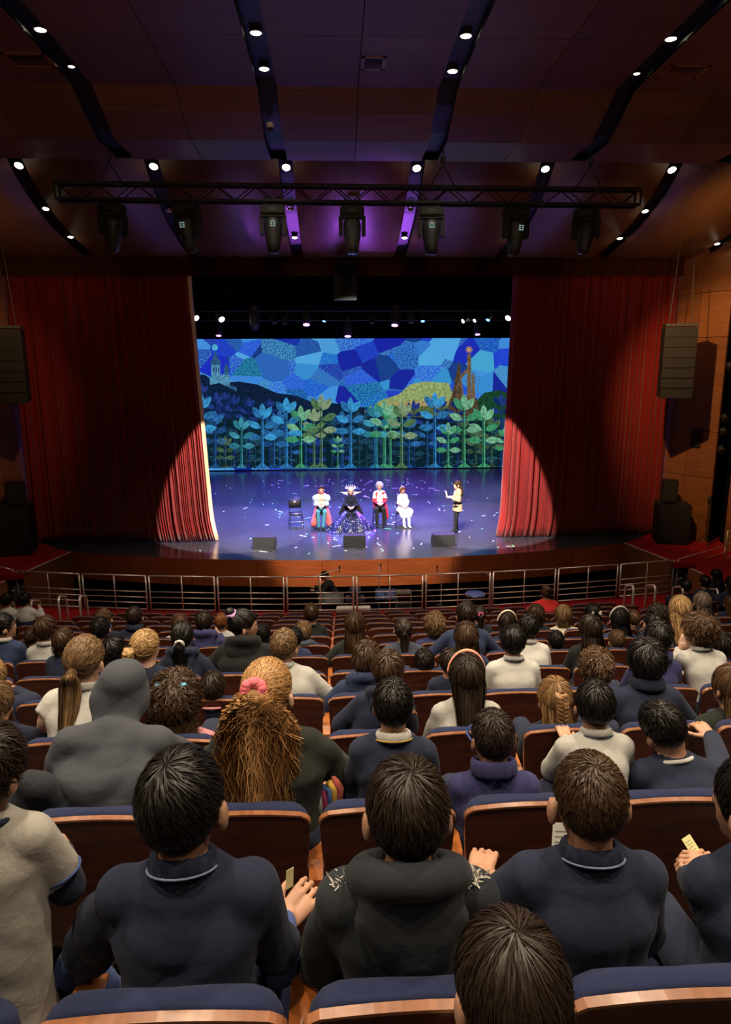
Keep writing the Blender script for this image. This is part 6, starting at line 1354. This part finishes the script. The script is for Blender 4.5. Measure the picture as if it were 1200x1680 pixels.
seated('girl with curly brown hair and low pink tie in navy', 977, 1096, 50, 2, ('curlyshort', 'chest'), 'navy', dy=0.33, arms='wide', opts={'acc': (('tie', 'pinktie', (0.8, 0.25, 0.35), (0.03, -0.10, -0.08)),)})
seated('boy in violet-blue fleece with dark shiny hair, fourth row', 1080, 1048, 43, 2, ('short', 'black'), 'purple', dy=0.38, tilt=(-0.15, 0.1, -0.2), hipx=1.93, arms='lap', collar=('stand', 'purple'))
rC10, iC10 = seated('curly-haired boy in white polo with hand at his mouth', 1147, 1037, 46, 2, ('curlyshort', 'chest'), 'white', collar=('polo', 'white', 'navys'), dy=0.42, hipx=2.44, tilt=(-0.1, -0.1, 0.75), sw=1.02, skin='l', face=True,
       L=((1112, 1085, 5.0), (1119, 1062, 4.98)), hands={-1: {'dir': (0.4, 0.1, 0.9), 'up': (-0.6, -0.5, 0.2), 'curl': 0.9, 'h': 0.006}})
# ---- fifth row
seated('dark brown-haired child in navy, left side beside the ponytail girl', 105, 1052, 34, 3, ('bob', 'brown'), 'navy', dy=0.3)
seated('girl with straight black shiny hair behind the grey hood', 188, 1068, 40, 3, ('long', 'black'), 'purple', dy=0.3, opts={'hl': 0.24})
seated('girl with low ponytail and white scrunchie in dark hoodie', 300, 1044, 36, 3, ('pony', 'black'), 'navy', hood='down', dy=0.33, arms='wide', opts={'hl': 0.25, 'hw': 1.6, 'tie': -0.3, 'acc': (('scrunchie', 'whitesc', (0.6, 0.58, 0.55), 0.012),)})
seated('woman in black hoodie showing her face in profile', 401, 1026, 38, 3, ('bun', 'black'), 'black', hood='down', dy=0.42, sw=1.3, girth=1.2, arms='wide', tilt=(-0.15, 0.05, -1.35), group='adults in the audience', face=True, hipx=-1.25, opts={'acc': (('scrunchie', 'lilac', (0.55, 0.30, 0.6), 0.02),)})
seated('slouching boy low in his seat with arms spread, fifth row', 696, 1087, 35, 3, ('crop', 'black'), 'navy', dy=0.15, arms='wide')
seated('girl with smooth brown hair in front of the navy jacket boy', 765, 1046, 40, 3, ('long', 'brown'), 'navy2', dy=0.3, opts={'hl': 0.25})
seated('boy in white polo half hidden behind the upright white polo boy', 868, 1030, 33, 3, ('short', 'black'), 'white', sleeve='short', collar=('polo', 'lgrey'), dy=0.42, tilt=(-0.1, 0.1, -0.3), hipx=1.4)
seated('girl with very long dark hair in black, fifth row', 968, 1032, 36, 3, ('long', 'dark'), 'black', dy=0.36, opts={'hl': 0.42, 'hw': 1.25})
seated('dark-haired boy low in his seat near the right edge', 1184, 1060, 34, 3, ('short', 'black'), 'navy', dy=0.2)
# ---- sixth row
seated('boy in profile in navy and grey at the left edge', 6, 1028, 32, 4, ('short', 'black'), 'navy2', dy=0.3, tilt=(-0.05, 0, -0.9), collar=('polo', 'lgrey'), face=True)
seated('boy in pale grey polo near the left edge, sixth row', 76, 1033, 33, 4, ('short', 'brown'), 'lgrey', collar=('polo', 'lgrey'), dy=0.3, tilt=(-0.1, 0, -0.2))
seated('dark-haired child beside the black hoodie woman', 431, 1040, 26, 4, ('bob', 'black'), 'purple', dy=0.25)
seated('dark-haired boy between the grey polo boy and the hooded boy', 484, 1046, 26, 4, ('short', 'black'), 'navy2', dy=0.2)
seated('boy with brown hair in blue-grey hoodie, left of centre', 498, 1037, 28, 5, ('short', 'sandy'), 'bluegrey', hood='down', dy=0.2)
seated('girl with long straight brown hair on the centre column', 582, 1026, 34, 4, ('long', 'brown'), 'dkolive', dy=0.36, arms='wide', opts={'hl': 0.34, 'hw': 1.2})
seated('girl with dark ponytail hunched in blue-grey jacket', 662, 1034, 30, 4, ('pony', 'dark'), 'bluegrey', dy=0.36, arms='wide', sw=1.2, girth=1.15, opts={'hl': 0.22, 'hw': 1.2})
seated('tall dark-haired boy in navy jacket sitting high', 765, 1008, 32, 4, ('short', 'dark'), 'navy2', dy=0.40, sw=1.25, arms='wide', collar=('stand', 'navy2'))
seated('boy whose head top shows above an empty seat, right of centre', 912, 1052, 27, 4, ('crop', 'black'), 'navy', dy=0.2)
seated('brown head of a child low in the seat right of the long-haired girl', 1012, 1051, 26, 4, ('short', 'chest'), 'white', dy=0.2)
seated('dark-haired child between the bow girl and the violet fleece boy', 1070, 1024, 26, 4, ('bun', 'black'), 'navy', dy=0.3)
# ---- seventh row and beyond
seated('dark-haired boy with glasses, left, seventh row', 165, 1032, 31, 5, ('short', 'black'), 'navy', dy=0.3, opts={'acc': (('glasses',),)})
seated('brown-haired boy in white shirt beside the violet hoodie boy', 294, 1024, 30, 6, ('short', 'chest'), 'white', dy=0.2, tilt=(-0.05, 0, 0.4))
seated('boy in violet-blue hoodie with hand at his ear', 336, 1020, 28, 5, ('short', 'dark'), 'purple', hood='down', dy=0.33, tilt=(-0.05, 0, -0.2), arms=('wide', 'up'))
seated('girl with messy light-brown bun in violet-blue top', 713, 1026, 33, 5, ('curlyshort', 'sandy'), 'purple', dy=0.35, arms='wide', sw=1.1)
seated('girl with cream headband and dark wavy hair', 832, 1022, 31, 5, ('wavy', 'dark'), 'navy', dy=0.33, opts={'hl': 0.3, 'acc': (('band', 'cream', CREAM),)})
seated('girl with dark hair half up and pale hairband, right', 1016, 1016, 31, 5, ('long', 'black'), 'navy2', dy=0.33, opts={'hl': 0.32, 'hw': 1.15, 'acc': (('band', 'greyband', (0.35, 0.33, 0.3)),)})
seated('child with curly dark hair beside the blonde wavy-haired girl', 1079, 1012, 32, 5, ('curlyshort', 'dark'), 'navy', dy=0.3)
seated('girl with long blonde wavy hair, right side', 1116, 1000, 36, 4, ('wavy', 'blond'), 'navy', dy=0.45, opts={'hl': 0.38, 'hw': 1.2}, tilt=(-0.1, 0, -0.2))
seated('brown-haired child almost hidden low at left', 53, 1044, 22, 6, ('short', 'brown'), 'navy', dy=0.1)
seated('light-brown head behind the boy with glasses', 170, 1016, 27, 6, ('short', 'chest'), 'navy', dy=0.3)
seated('boy in navy sweater sitting alone, left of the violet hoodie boy', 221, 1012, 26, 6, ('short', 'dark'), 'navy', collar=('stand', 'navy'), dy=0.33)
seated('small auburn-haired child in grey beside the violet hoodie boy', 364, 1020, 22, 6, ('short', 'auburn'), 'lgrey', dy=0.3)
seated('boy in black sweater alone left of the centre column', 511, 1006, 25, 6, ('short', 'brown'), 'black', dy=0.36, collar=('crew', 'char'))
seated('girl with ponytail and pink tie in grey jacket', 786, 1008, 22, 6, ('pony', 'dark'), 'char', dy=0.36, opts={'hl': 0.2, 'acc': (('scrunchie', 'pinksc', (0.8, 0.15, 0.35), 0.008),)})
seated('girl with dark brown bob in dark jacket, right of centre', 880, 1008, 27, 6, ('bob', 'brown'), 'dkolive', dy=0.33)
seated('light-brown haired girl wrapped in cream jacket', 924, 1010, 28, 6, ('bob', 'sandy'), 'cream', dy=0.36, sw=1.25, girth=1.2, arms='wide')
seated('girl with large cream bow in dark hair', 973, 1006, 26, 6, ('bob', 'black'), 'navy', dy=0.33, opts={'acc': (('bow', 'cream', CREAM),)})
seated('small brown head right of the pale hairband girl', 1040, 1015, 19, 6, ('short', 'chest'), 'navy', dy=0.25)
seated('person with hair bun in bright red jacket near the rail', 896, 972, 18, 10, ('bun', 'chest'), 'red', dy=0.3, sw=1.3, girth=1.2, arms='wide', group='adults in the audience')
# side blocks
def free(label, px, py, Y, wpx, hair, top, zf, **kw):
    hd = aty(px, py, Y); z = depth(hd); s = min(1.3, max(0.75, wpx*z/F_PX/0.178)); hip = (hd[0], Y-0.05, min(zf+0.455, hd[2]-0.40*s)); o = dict(kw.pop('opts', {}) or {}); o['foot'] = -(hip[2]-zf)
    return person(label, hd, hip, s, hair=hair, top=top, h=float(np.clip(z*0.005, 0.012, 0.024)), nst=int(np.clip(wpx*26, 220, 900)), opts=o, **kw)
free('boy in white shirt resting on folded arms, far left side seats', 12, 985, 13.9, 20, ('short', 'black'), 'white', FLZ(10), rz=-0.2, arms='fwd')
free('child in white shirt with raised elbow beside the left handrail', 42, 984, 13.9, 19, ('short', 'black'), 'white', FLZ(10), rz=-0.2, arms='up')
free('woman with long curly grey-brown hair by the right aisle', 1152, 988, 9.6, 46, ('wavy', 'grey'), 'bluegrey', FLZ(7), arms='wide', sw=1.2, group='adults in the audience', opts={'hl': 0.36, 'hw': 1.25})
for px, py, Y, w_, hr, tp, zf, lb in ((1125, 962, 14.3, 20, ('short', 'black'), 'navy', FLZ(10), 'dark-haired child in right side seats beside the blue-lit doorway'), (1157, 955, 14.2, 21, ('short', 'black'), 'navy', FLZ(10), 'dark-haired child in right side block left of a tall one'), (1176, 944, 14.9, 21, ('long', 'black'), 'black', FLZ(11), 'tall black-haired figure in right side block'),
                                      (1200, 958, 13.6, 24, ('long', 'black'), 'navy', FLZ(9), 'black-haired girl at the right picture edge, upper'), (1198, 990, 12.6, 26, ('long', 'chest'), 'navy', FLZ(9), 'brown-haired girl at the right picture edge, lower'), (1206, 1030, 9.5, 32, ('short', 'black'), 'navy', FLZ(6), 'child in navy cut off at right picture edge')):
    free(lb, px, py, Y, w_, hr, tp, zf)
# ---- things the children hold or that lie on the seats
M_TICK = solid('ticket_yellow', (0.62, 0.58, 0.28), 0.7); M_PAPER = solid('paper_white', (0.75, 0.72, 0.66), 0.7)
def paper(label, c, fw, up, w_, h_, mat, name='paper_ticket', marks=True):
    Fm = frame(fw, up); t = tag(empty(name, c), label, 'ticket')
    V = [tuple(Fm @ v3(x, y, z)) for z in (-0.0006, 0.0006) for x, y in ((-w_/2, 0), (w_/2, 0), (w_/2, h_), (-w_/2, h_))]
    mesh_py('sheet', V, [(0, 3, 2, 1), (4, 5, 6, 7), (0, 1, 5, 4), (1, 2, 6, 5), (2, 3, 7, 6), (3, 0, 4, 7)], mat, t)
    if marks:
        m = MB()
        for i in range(4): m.add([tuple(Fm @ v3(x, y, 0.0011)) for x, y in ((-w_*0.38, h_*(0.2+0.17*i)), (w_*(0.3-0.1*(i % 2)), h_*(0.2+0.17*i)), (w_*(0.3-0.1*(i % 2)), h_*(0.24+0.17*i)), (-w_*0.38, h_*(0.24+0.17*i)))], [(0, 1, 2, 3)])
        m.build('print_lines', solid('print_grey', (0.25, 0.24, 0.15), 0.8), t)
hw_ = np.array(rA2.location)+iA2['hr']
paper('folded greenish paper slip held by boy in navy polo', hw_+v3(0.012, 0.075, 0.045), (0.05, 0.1, 1), (0.7, -0.7, 0.1), 0.028, 0.06, M_TICK, marks=False)
hw_ = np.array(rA5.location)+iA5['hl']
paper('yellow ticket held by the boy at right edge', hw_+v3(0.05, 0.06, 0.03), (-0.35, 0.5, 0.6), (0.2, -0.75, 0.6), 0.038, 0.055, M_TICK)
c = aty(921, 1402, 1.72)
paper('white printed card held by the boy with faded haircut', c, (0.1, 0.3, 1), (0.1, -1, 0.2), 0.06, 0.09, M_PAPER)
# bracelet of the boy in navy polo
ww = np.array(rA2.location)+iA2['hr']; dd_ = iA2['hr']-iA2['er']; Fm = frame(v3(1, 0.1, 0), dd_/np.linalg.norm(dd_))
br = tag(empty('bracelet', ww), 'small bead bracelet on wrist of boy in navy polo', 'bracelet')
for i in range(16): a = 2*PI*i/16; MB().lathe([(0.001, -0.005), (0.005, 0), (0.001, 0.005)], 8, tuple(Fm @ v3(0.029*math.cos(a), 0.029*math.sin(a), 0.0))).build('bead', solid('bead_brown', (0.25, 0.15, 0.06), 0.4), br, True)
# fleece shreds on the shoulders of the charcoal sweatshirt boy
for sd in (-1, 1):
    r_g = np.random.default_rng(40+sd); n = 150; c0 = iA3['sl' if sd < 0 else 'sr']+v3(sd*-0.01, -0.012, 0.057*iA3['s'])
    base = c0+r_g.normal(size=(n, 3))*v3(0.014, 0.010, 0.003); d = r_g.normal(size=(n, 3)); d[:, 2] = np.abs(d[:, 2]); d /= np.linalg.norm(d, axis=1, keepdims=True)
    T = np.linspace(0, 1, 4)[None, :, None]; P = base[:, None, :]+d[:, None, :]*T*0.02; v, q = ribbons(P, np.broadcast_to(v3(0, -0.5, 0.8), P.shape), np.full(n, 0.004)); mesh_np('fleece_tuft', v, q, cloth('fleece_white', (0.5, 0.46, 0.4)), rA3)
# multicoloured scarf beside the ginger-haired woman
sc = tag(empty('scarf', aty(540, 1322, 2.5)), 'multicoloured scarf hanging beside the ginger-haired woman', 'scarf')
for i, (cn, cc) in enumerate((('red', (0.55, 0.12, 0.10)), ('yellow', (0.7, 0.42, 0.08)), ('blue', (0.06, 0.12, 0.32)), ('maroon', (0.25, 0.03, 0.08)), ('grey', (0.25, 0.25, 0.24)))):
    pts = [(0.02-0.022*i, -0.01*i, 0.14-0.02*i), (0.045-0.022*i, -0.02, 0.09), (0.04-0.02*i, -0.012*i, 0.03), (0.05-0.022*i, 0.0, -0.05), (0.045-0.02*i, 0.01, -0.12)]
    MB().tube(pts, [0.014, 0.018, 0.019, 0.017, 0.012], 8).build('fold', cloth('scarf_'+cn, cc), sc, True)
jk = tag(empty('jacket', aty(66, 1300, 2.45)), 'dark grey jacket draped on the seat beside hooded child', 'jacket')
v, q = mesh_prims([cone((-0.10, 0.02, -0.10), (-0.02, 0.0, 0.03), (0.09, 0.06, 0.07), (0.08, 0.05, 0.05)), cone((-0.02, 0, 0.03), (0.07, 0.02, -0.08), (0.07, 0.05, 0.05), (0.06, 0.05, 0.06)), cone((-0.12, 0, -0.2), (0.06, 0.02, -0.18), 0.07)], 0.012, 0.03, 0, (), (0.009, 77)); mesh_np('cloth_folds', v, q, cloth('cloth_char', CLOTH['char']), jk)
MB().lathe([(0.001, -0.006), (0.008, 0), (0.001, 0.006)], 10, (0.02, -0.075, -0.08)).build('snap_button', M_CHROME, jk, True)

# ================================================================== THE PERFORMERS (facing the audience)
ST = STAGE_Z
def perf(label, ch, headz, s, hair, top, **kw):
    x, y = CH[ch]; return person(label, (x+kw.pop('dx', 0), y-0.02+kw.pop('dyh', 0), ST+headz), (x, y, ST+0.48), s, rz=PI+kw.pop('turn', 0), hair=hair, top=top, h=0.013, nst=500, face=True, group='performers on the stage', **kw)
# performer with puffed sleeves
r_, i_ = perf('performer in pale puffed sleeves, coral skirt and teal trousers', 'prince', 1.26, 1.08, ('short', 'brown'), 'cream', sleeve='long', pants='teal', skin='l', opts={'foot': -0.48, 'feet': ((-0.05, 0.48, -0.40), (0.10, 0.42, -0.40)), 'topname': 'bodice'}, arms='lap')
for sd, sh, el in ((-1, i_['sl'], i_['el']), (1, i_['sr'], i_['er'])):
    v, q = mesh_prims([ell(sh*0.55+el*0.45+v3(sd*0.04, 0, 0.02), (0.115, 0.11, 0.13)), ell(el+v3(0, 0.06, -0.02), (0.085, 0.1, 0.085))], 0.014, 0.02, 0, (), (0.010, 5)); mesh_np('puffed_sleeve', v, q, cloth('cloth_paleteal', CLOTH['paleteal']), r_)
v, q = mesh_prims([cone((-0.17, 0.05, 0.1), (-0.26, 0.36, -0.30), (0.07, 0.12, 0.1), (0.10, 0.12, 0.14)), cone((0.17, 0.05, 0.1), (0.26, 0.34, -0.30), (0.07, 0.12, 0.1), (0.10, 0.12, 0.14)), cone((-0.15, 0.0, 0.0), (0.15, 0.0, 0.0), 0.1)], 0.015, 0.03, 0, (), (0.012, 9)); mesh_np('coral_skirt', v, q, cloth('cloth_coral', CLOTH['coral']), r_)
tube_ring(i_['hp']+v3(0, 0, 0.16), rotm(0, 0, 0), 0.155, 0.125, 0.03).build('sash', cloth('cloth_coral', CLOTH['coral']), r_, True)
tube_ring(i_['N']+v3(0, 0.01, 0.02), rotm(0.3, 0, 0), 0.085, 0.085, 0.025).build('neck_frill', cloth('cloth_coral', CLOTH['coral']), r_, True)
# queen in dark gown
r_, i_ = perf('performer in glittering dark queen gown with spiked collar and pale crown', 'queen', 1.26, 1.06, ('short', 'silver'), 'gown', sleeve='long', pants='gown', skin='l', opts={'foot': -0.48, 'topname': 'bodice'}, arms='lap')
gm = solid('gown_glitter', (0.012, 0.016, 0.05), 0.3, 0.0, 0.3)
nt = gm.node_tree; b_ = nt.nodes['Principled BSDF']; tc = nt.nodes.new('ShaderNodeTexCoord'); vo = nt.nodes.new('ShaderNodeTexVoronoi'); vo.inputs['Scale'].default_value = 16; nt.links.new(tc.outputs['Object'], vo.inputs['Vector'])
rp = nt.nodes.new('ShaderNodeValToRGB'); rp.color_ramp.elements[0].position = 0.13; rp.color_ramp.elements[0].color = (0.85, 0.8, 0.75, 1); rp.color_ramp.elements[1].position = 0.22; rp.color_ramp.elements[1].color = (0.010, 0.014, 0.045, 1); nt.links.new(vo.outputs['Distance'], rp.inputs[0]); nt.links.new(rp.outputs[0], b_.inputs['Base Color'])
V = []; Fc = []; nn, mm_ = 64, 14
for j in range(mm_+1):
    t = j/mm_; rad = 0.19+0.62*t**1.0; z = 0.17-0.642*t**1.12
    if j >= mm_-1: z = -0.468
    for i in range(nn):
        a = 2*PI*i/nn; rr_ = rad*(1+0.06*t*math.sin(9*a+1)+0.05*t*math.sin(5*a)); V.append((rr_*math.cos(a), 0.20*t**0.6+rr_*math.sin(a)*0.8+0.05, max(-0.472, z+0.015*t*math.sin(9*a))))
for j in range(mm_):
    for i in range(nn): Fc.append((j*nn+i, (j+1)*nn+i, (j+1)*nn+(i+1) % nn, j*nn+(i+1) % nn))
mesh_py('gown_skirt', V, Fc, gm, r_, True)
v, q = mesh_prims([cone(i_['sl']+v3(0.02, -0.02, 0.02), (-0.30, 0.02, 0.05), (0.06, 0.05, 0.05), (0.11, 0.10, 0.06)), cone(i_['sr']+v3(-0.02, -0.02, 0.02), (0.30, 0.02, 0.05), (0.06, 0.05, 0.05), (0.11, 0.10, 0.06)), cone(i_['sl']+v3(0.05, -0.09, 0), i_['sr']+v3(-0.05, -0.09, 0), 0.05), cone((-0.2, -0.12, 0.1), (0.2, -0.12, 0.1), 0.06)], 0.015, 0.04); mesh_np('cape', v, q, cloth('cloth_black', CLOTH['black']), r_)
for sd in (-1, 1):
    p = i_['N']+v3(sd*0.06, -0.03, 0.0)
    MB().add([tuple(p+v3(sd*x, y, z)) for x, y, z in ((0, 0, -0.02), (0.12, 0.0, 0.03), (0.30, -0.02, 0.10), (0.16, -0.02, 0.09), (0.06, -0.04, 0.10), (0, -0.04, 0.06), (0, -0.02, -0.02), (0.12, -0.02, 0.03), (0.30, -0.03, 0.10), (0.16, -0.04, 0.09), (0.06, -0.06, 0.10), (0, -0.06, 0.06))], [(0, 1, 2, 3, 4, 5), (11, 10, 9, 8, 7, 6)]+[(i, 6+i, 6+(i+1) % 6, (i+1) % 6) for i in range(6)]).build('collar_wing', cloth('cloth_cream', CLOTH['cream']), r_)
m = MB()
for i in range(9): a = PI*(i/8)-0.0; d = v3(math.cos(a)*0.10, -0.02, 0.06+0.03*math.sin(a)); e = v3(math.cos(a)*0.19, -0.03, 0.10+0.12*math.sin(a)); m.tube([tuple(i_['Hc']+d), tuple(i_['Hc']+e)], [0.022, 0.006], 6)
m.build('crown', solid('crown_silver', (0.75, 0.65, 0.72), 0.3, 0.4), r_, True)
# man in red coat
r_, i_ = perf('performer with white wig in red coat, white shirt and dark trousers', 'man', 1.30, 1.15, ('curlyshort', 'white'), 'pure', sleeve='short', pants='dkolive', skin='l', opts={'foot': -0.48}, arms='lap')
coat = [cone(i_['sl'], i_['el'], 0.066, 0.058), cone(i_['el'], i_['hl'], 0.058, 0.045), cone(i_['sr'], i_['er'], 0.066, 0.058), cone(i_['er'], i_['hr'], 0.058, 0.045), cone(i_['sl']+v3(0.035, -0.02, 0), (-0.16, -0.02, 0.12), (0.075, 0.11, 0.06), (0.06, 0.14, 0.06)), cone(i_['sr']+v3(-0.035, -0.02, 0), (0.16, -0.02, 0.12), (0.075, 0.11, 0.06), (0.06, 0.14, 0.06)), cone(i_['sl']+v3(0.06, -0.07, -0.02), i_['sr']+v3(-0.06, -0.07, -0.02), 0.07), cone((-0.12, -0.08, 0.1), (0.12, -0.08, 0.1), 0.08), cone((-0.22, 0.0, 0.12), (-0.27, 0.05, -0.25), (0.05, 0.1, 0.06), (0.04, 0.09, 0.06))]
v, q = mesh_prims(coat, 0.013, 0.03, 0, (), (0.004, 31)); mesh_np('red_coat', v, q, cloth('cloth_red', CLOTH['red']), r_)
# woman in white dress
r_, i_ = perf('performer in white dress with brown hair and white headband', 'girl', 1.20, 0.98, ('bob', 'auburn'), 'pure', sleeve='long', pants='pure', skin='l', turn=0.25, opts={'foot': -0.48, 'shoe': 'pure', 'topname': 'dress_top', 'feet': ((-0.10, 0.40, -0.41), (0.06, 0.36, -0.41)), 'acc': (('band', 'pureband', (0.85, 0.8, 0.78)),)}, arms='lap')
v, q = mesh_prims([cone((-0.1, 0.05, 0.07), (-0.12, 0.36, 0.06), (0.13, 0.1, 0.12), (0.12, 0.08, 0.1)), cone((0.1, 0.05, 0.07), (0.12, 0.36, 0.06), (0.13, 0.1, 0.12), (0.12, 0.08, 0.1)), cone((-0.13, 0.37, 0.0), (0.13, 0.37, -0.02), (0.1, 0.06, 0.14), (0.1, 0.06, 0.14))], 0.014, 0.05, 0, (), (0.006, 3)); mesh_np('skirt', v, q, cloth('cloth_pure', CLOTH['pure']), r_)
# standing presenter
px_, py_ = 3.42, 21.25
r_, i_ = person('woman in beige blazer and black trousers standing with white cards', (px_-0.02, py_, ST+1.54), (px_, py_, ST+0.78), 1.12, rz=PI/2+0.15, hair=('wavy', 'brown'), top='beige', h=0.013, nst=500, face=True, group='performers on the stage', skin='l', pants='black', stand=True,
       arms=((v3(-0.20, 0.02, 0.30), v3(-0.14, 0.22, 0.36)), (v3(0.22, 0.04, 0.28), v3(0.10, 0.24, 0.36))), opts={'foot': -0.78+0.06, 'feet': ((-0.12, 0.10, -0.70), (0.14, -0.04, -0.70)), 'hl': 0.34, 'topname': 'blazer'})
v, q = mesh_prims([cone((-0.08, 0, 0.12), (-0.09, 0.0, -0.10), (0.11, 0.12, 0.1), (0.12, 0.135, 0.05)), cone((0.08, 0, 0.12), (0.09, 0.0, -0.10), (0.11, 0.12, 0.1), (0.12, 0.135, 0.05))], 0.014, 0.05, 0, (('plane', v3(0, 0, -0.08), v3(0, 0, -1)),), (0.004, 8)); mesh_np('blazer_skirt', v, q, cloth('cloth_beige', CLOTH['beige']), r_)
c = np.array(r_.location)+rotm(0, 0, PI/2+0.15) @ (i_['hr']+v3(-0.03, 0.10, 0.03))
paper('white cue cards held by the standing woman', c, (-0.2, 0, 1), (-1, -0.3, 0.1), 0.12, 0.18, M_PAPER, 'cue_cards', False)
# musician in the pit
mx_ = ppos(545, 17.75)
r_, i_ = person('musician in dark clothes bending over his instrument in the pit', (aty(533, 947, 17.45)[0], 17.55, aty(533, 947, 17.45)[2]), (mx_+0.1, 17.8, PZ+0.85), 1.12, rz=PI/2, hair=('short', 'brown'), top='char', h=0.014, nst=400, face=True, group='musicians', pants='black', stand=True, tilt=(-0.7, 0, 0), sw=1.1,
       arms=('fwd', 'fwd'), opts={'foot': -0.85+0.06, 'feet': ((-0.1, 0, -0.77), (0.1, 0.02, -0.77))})
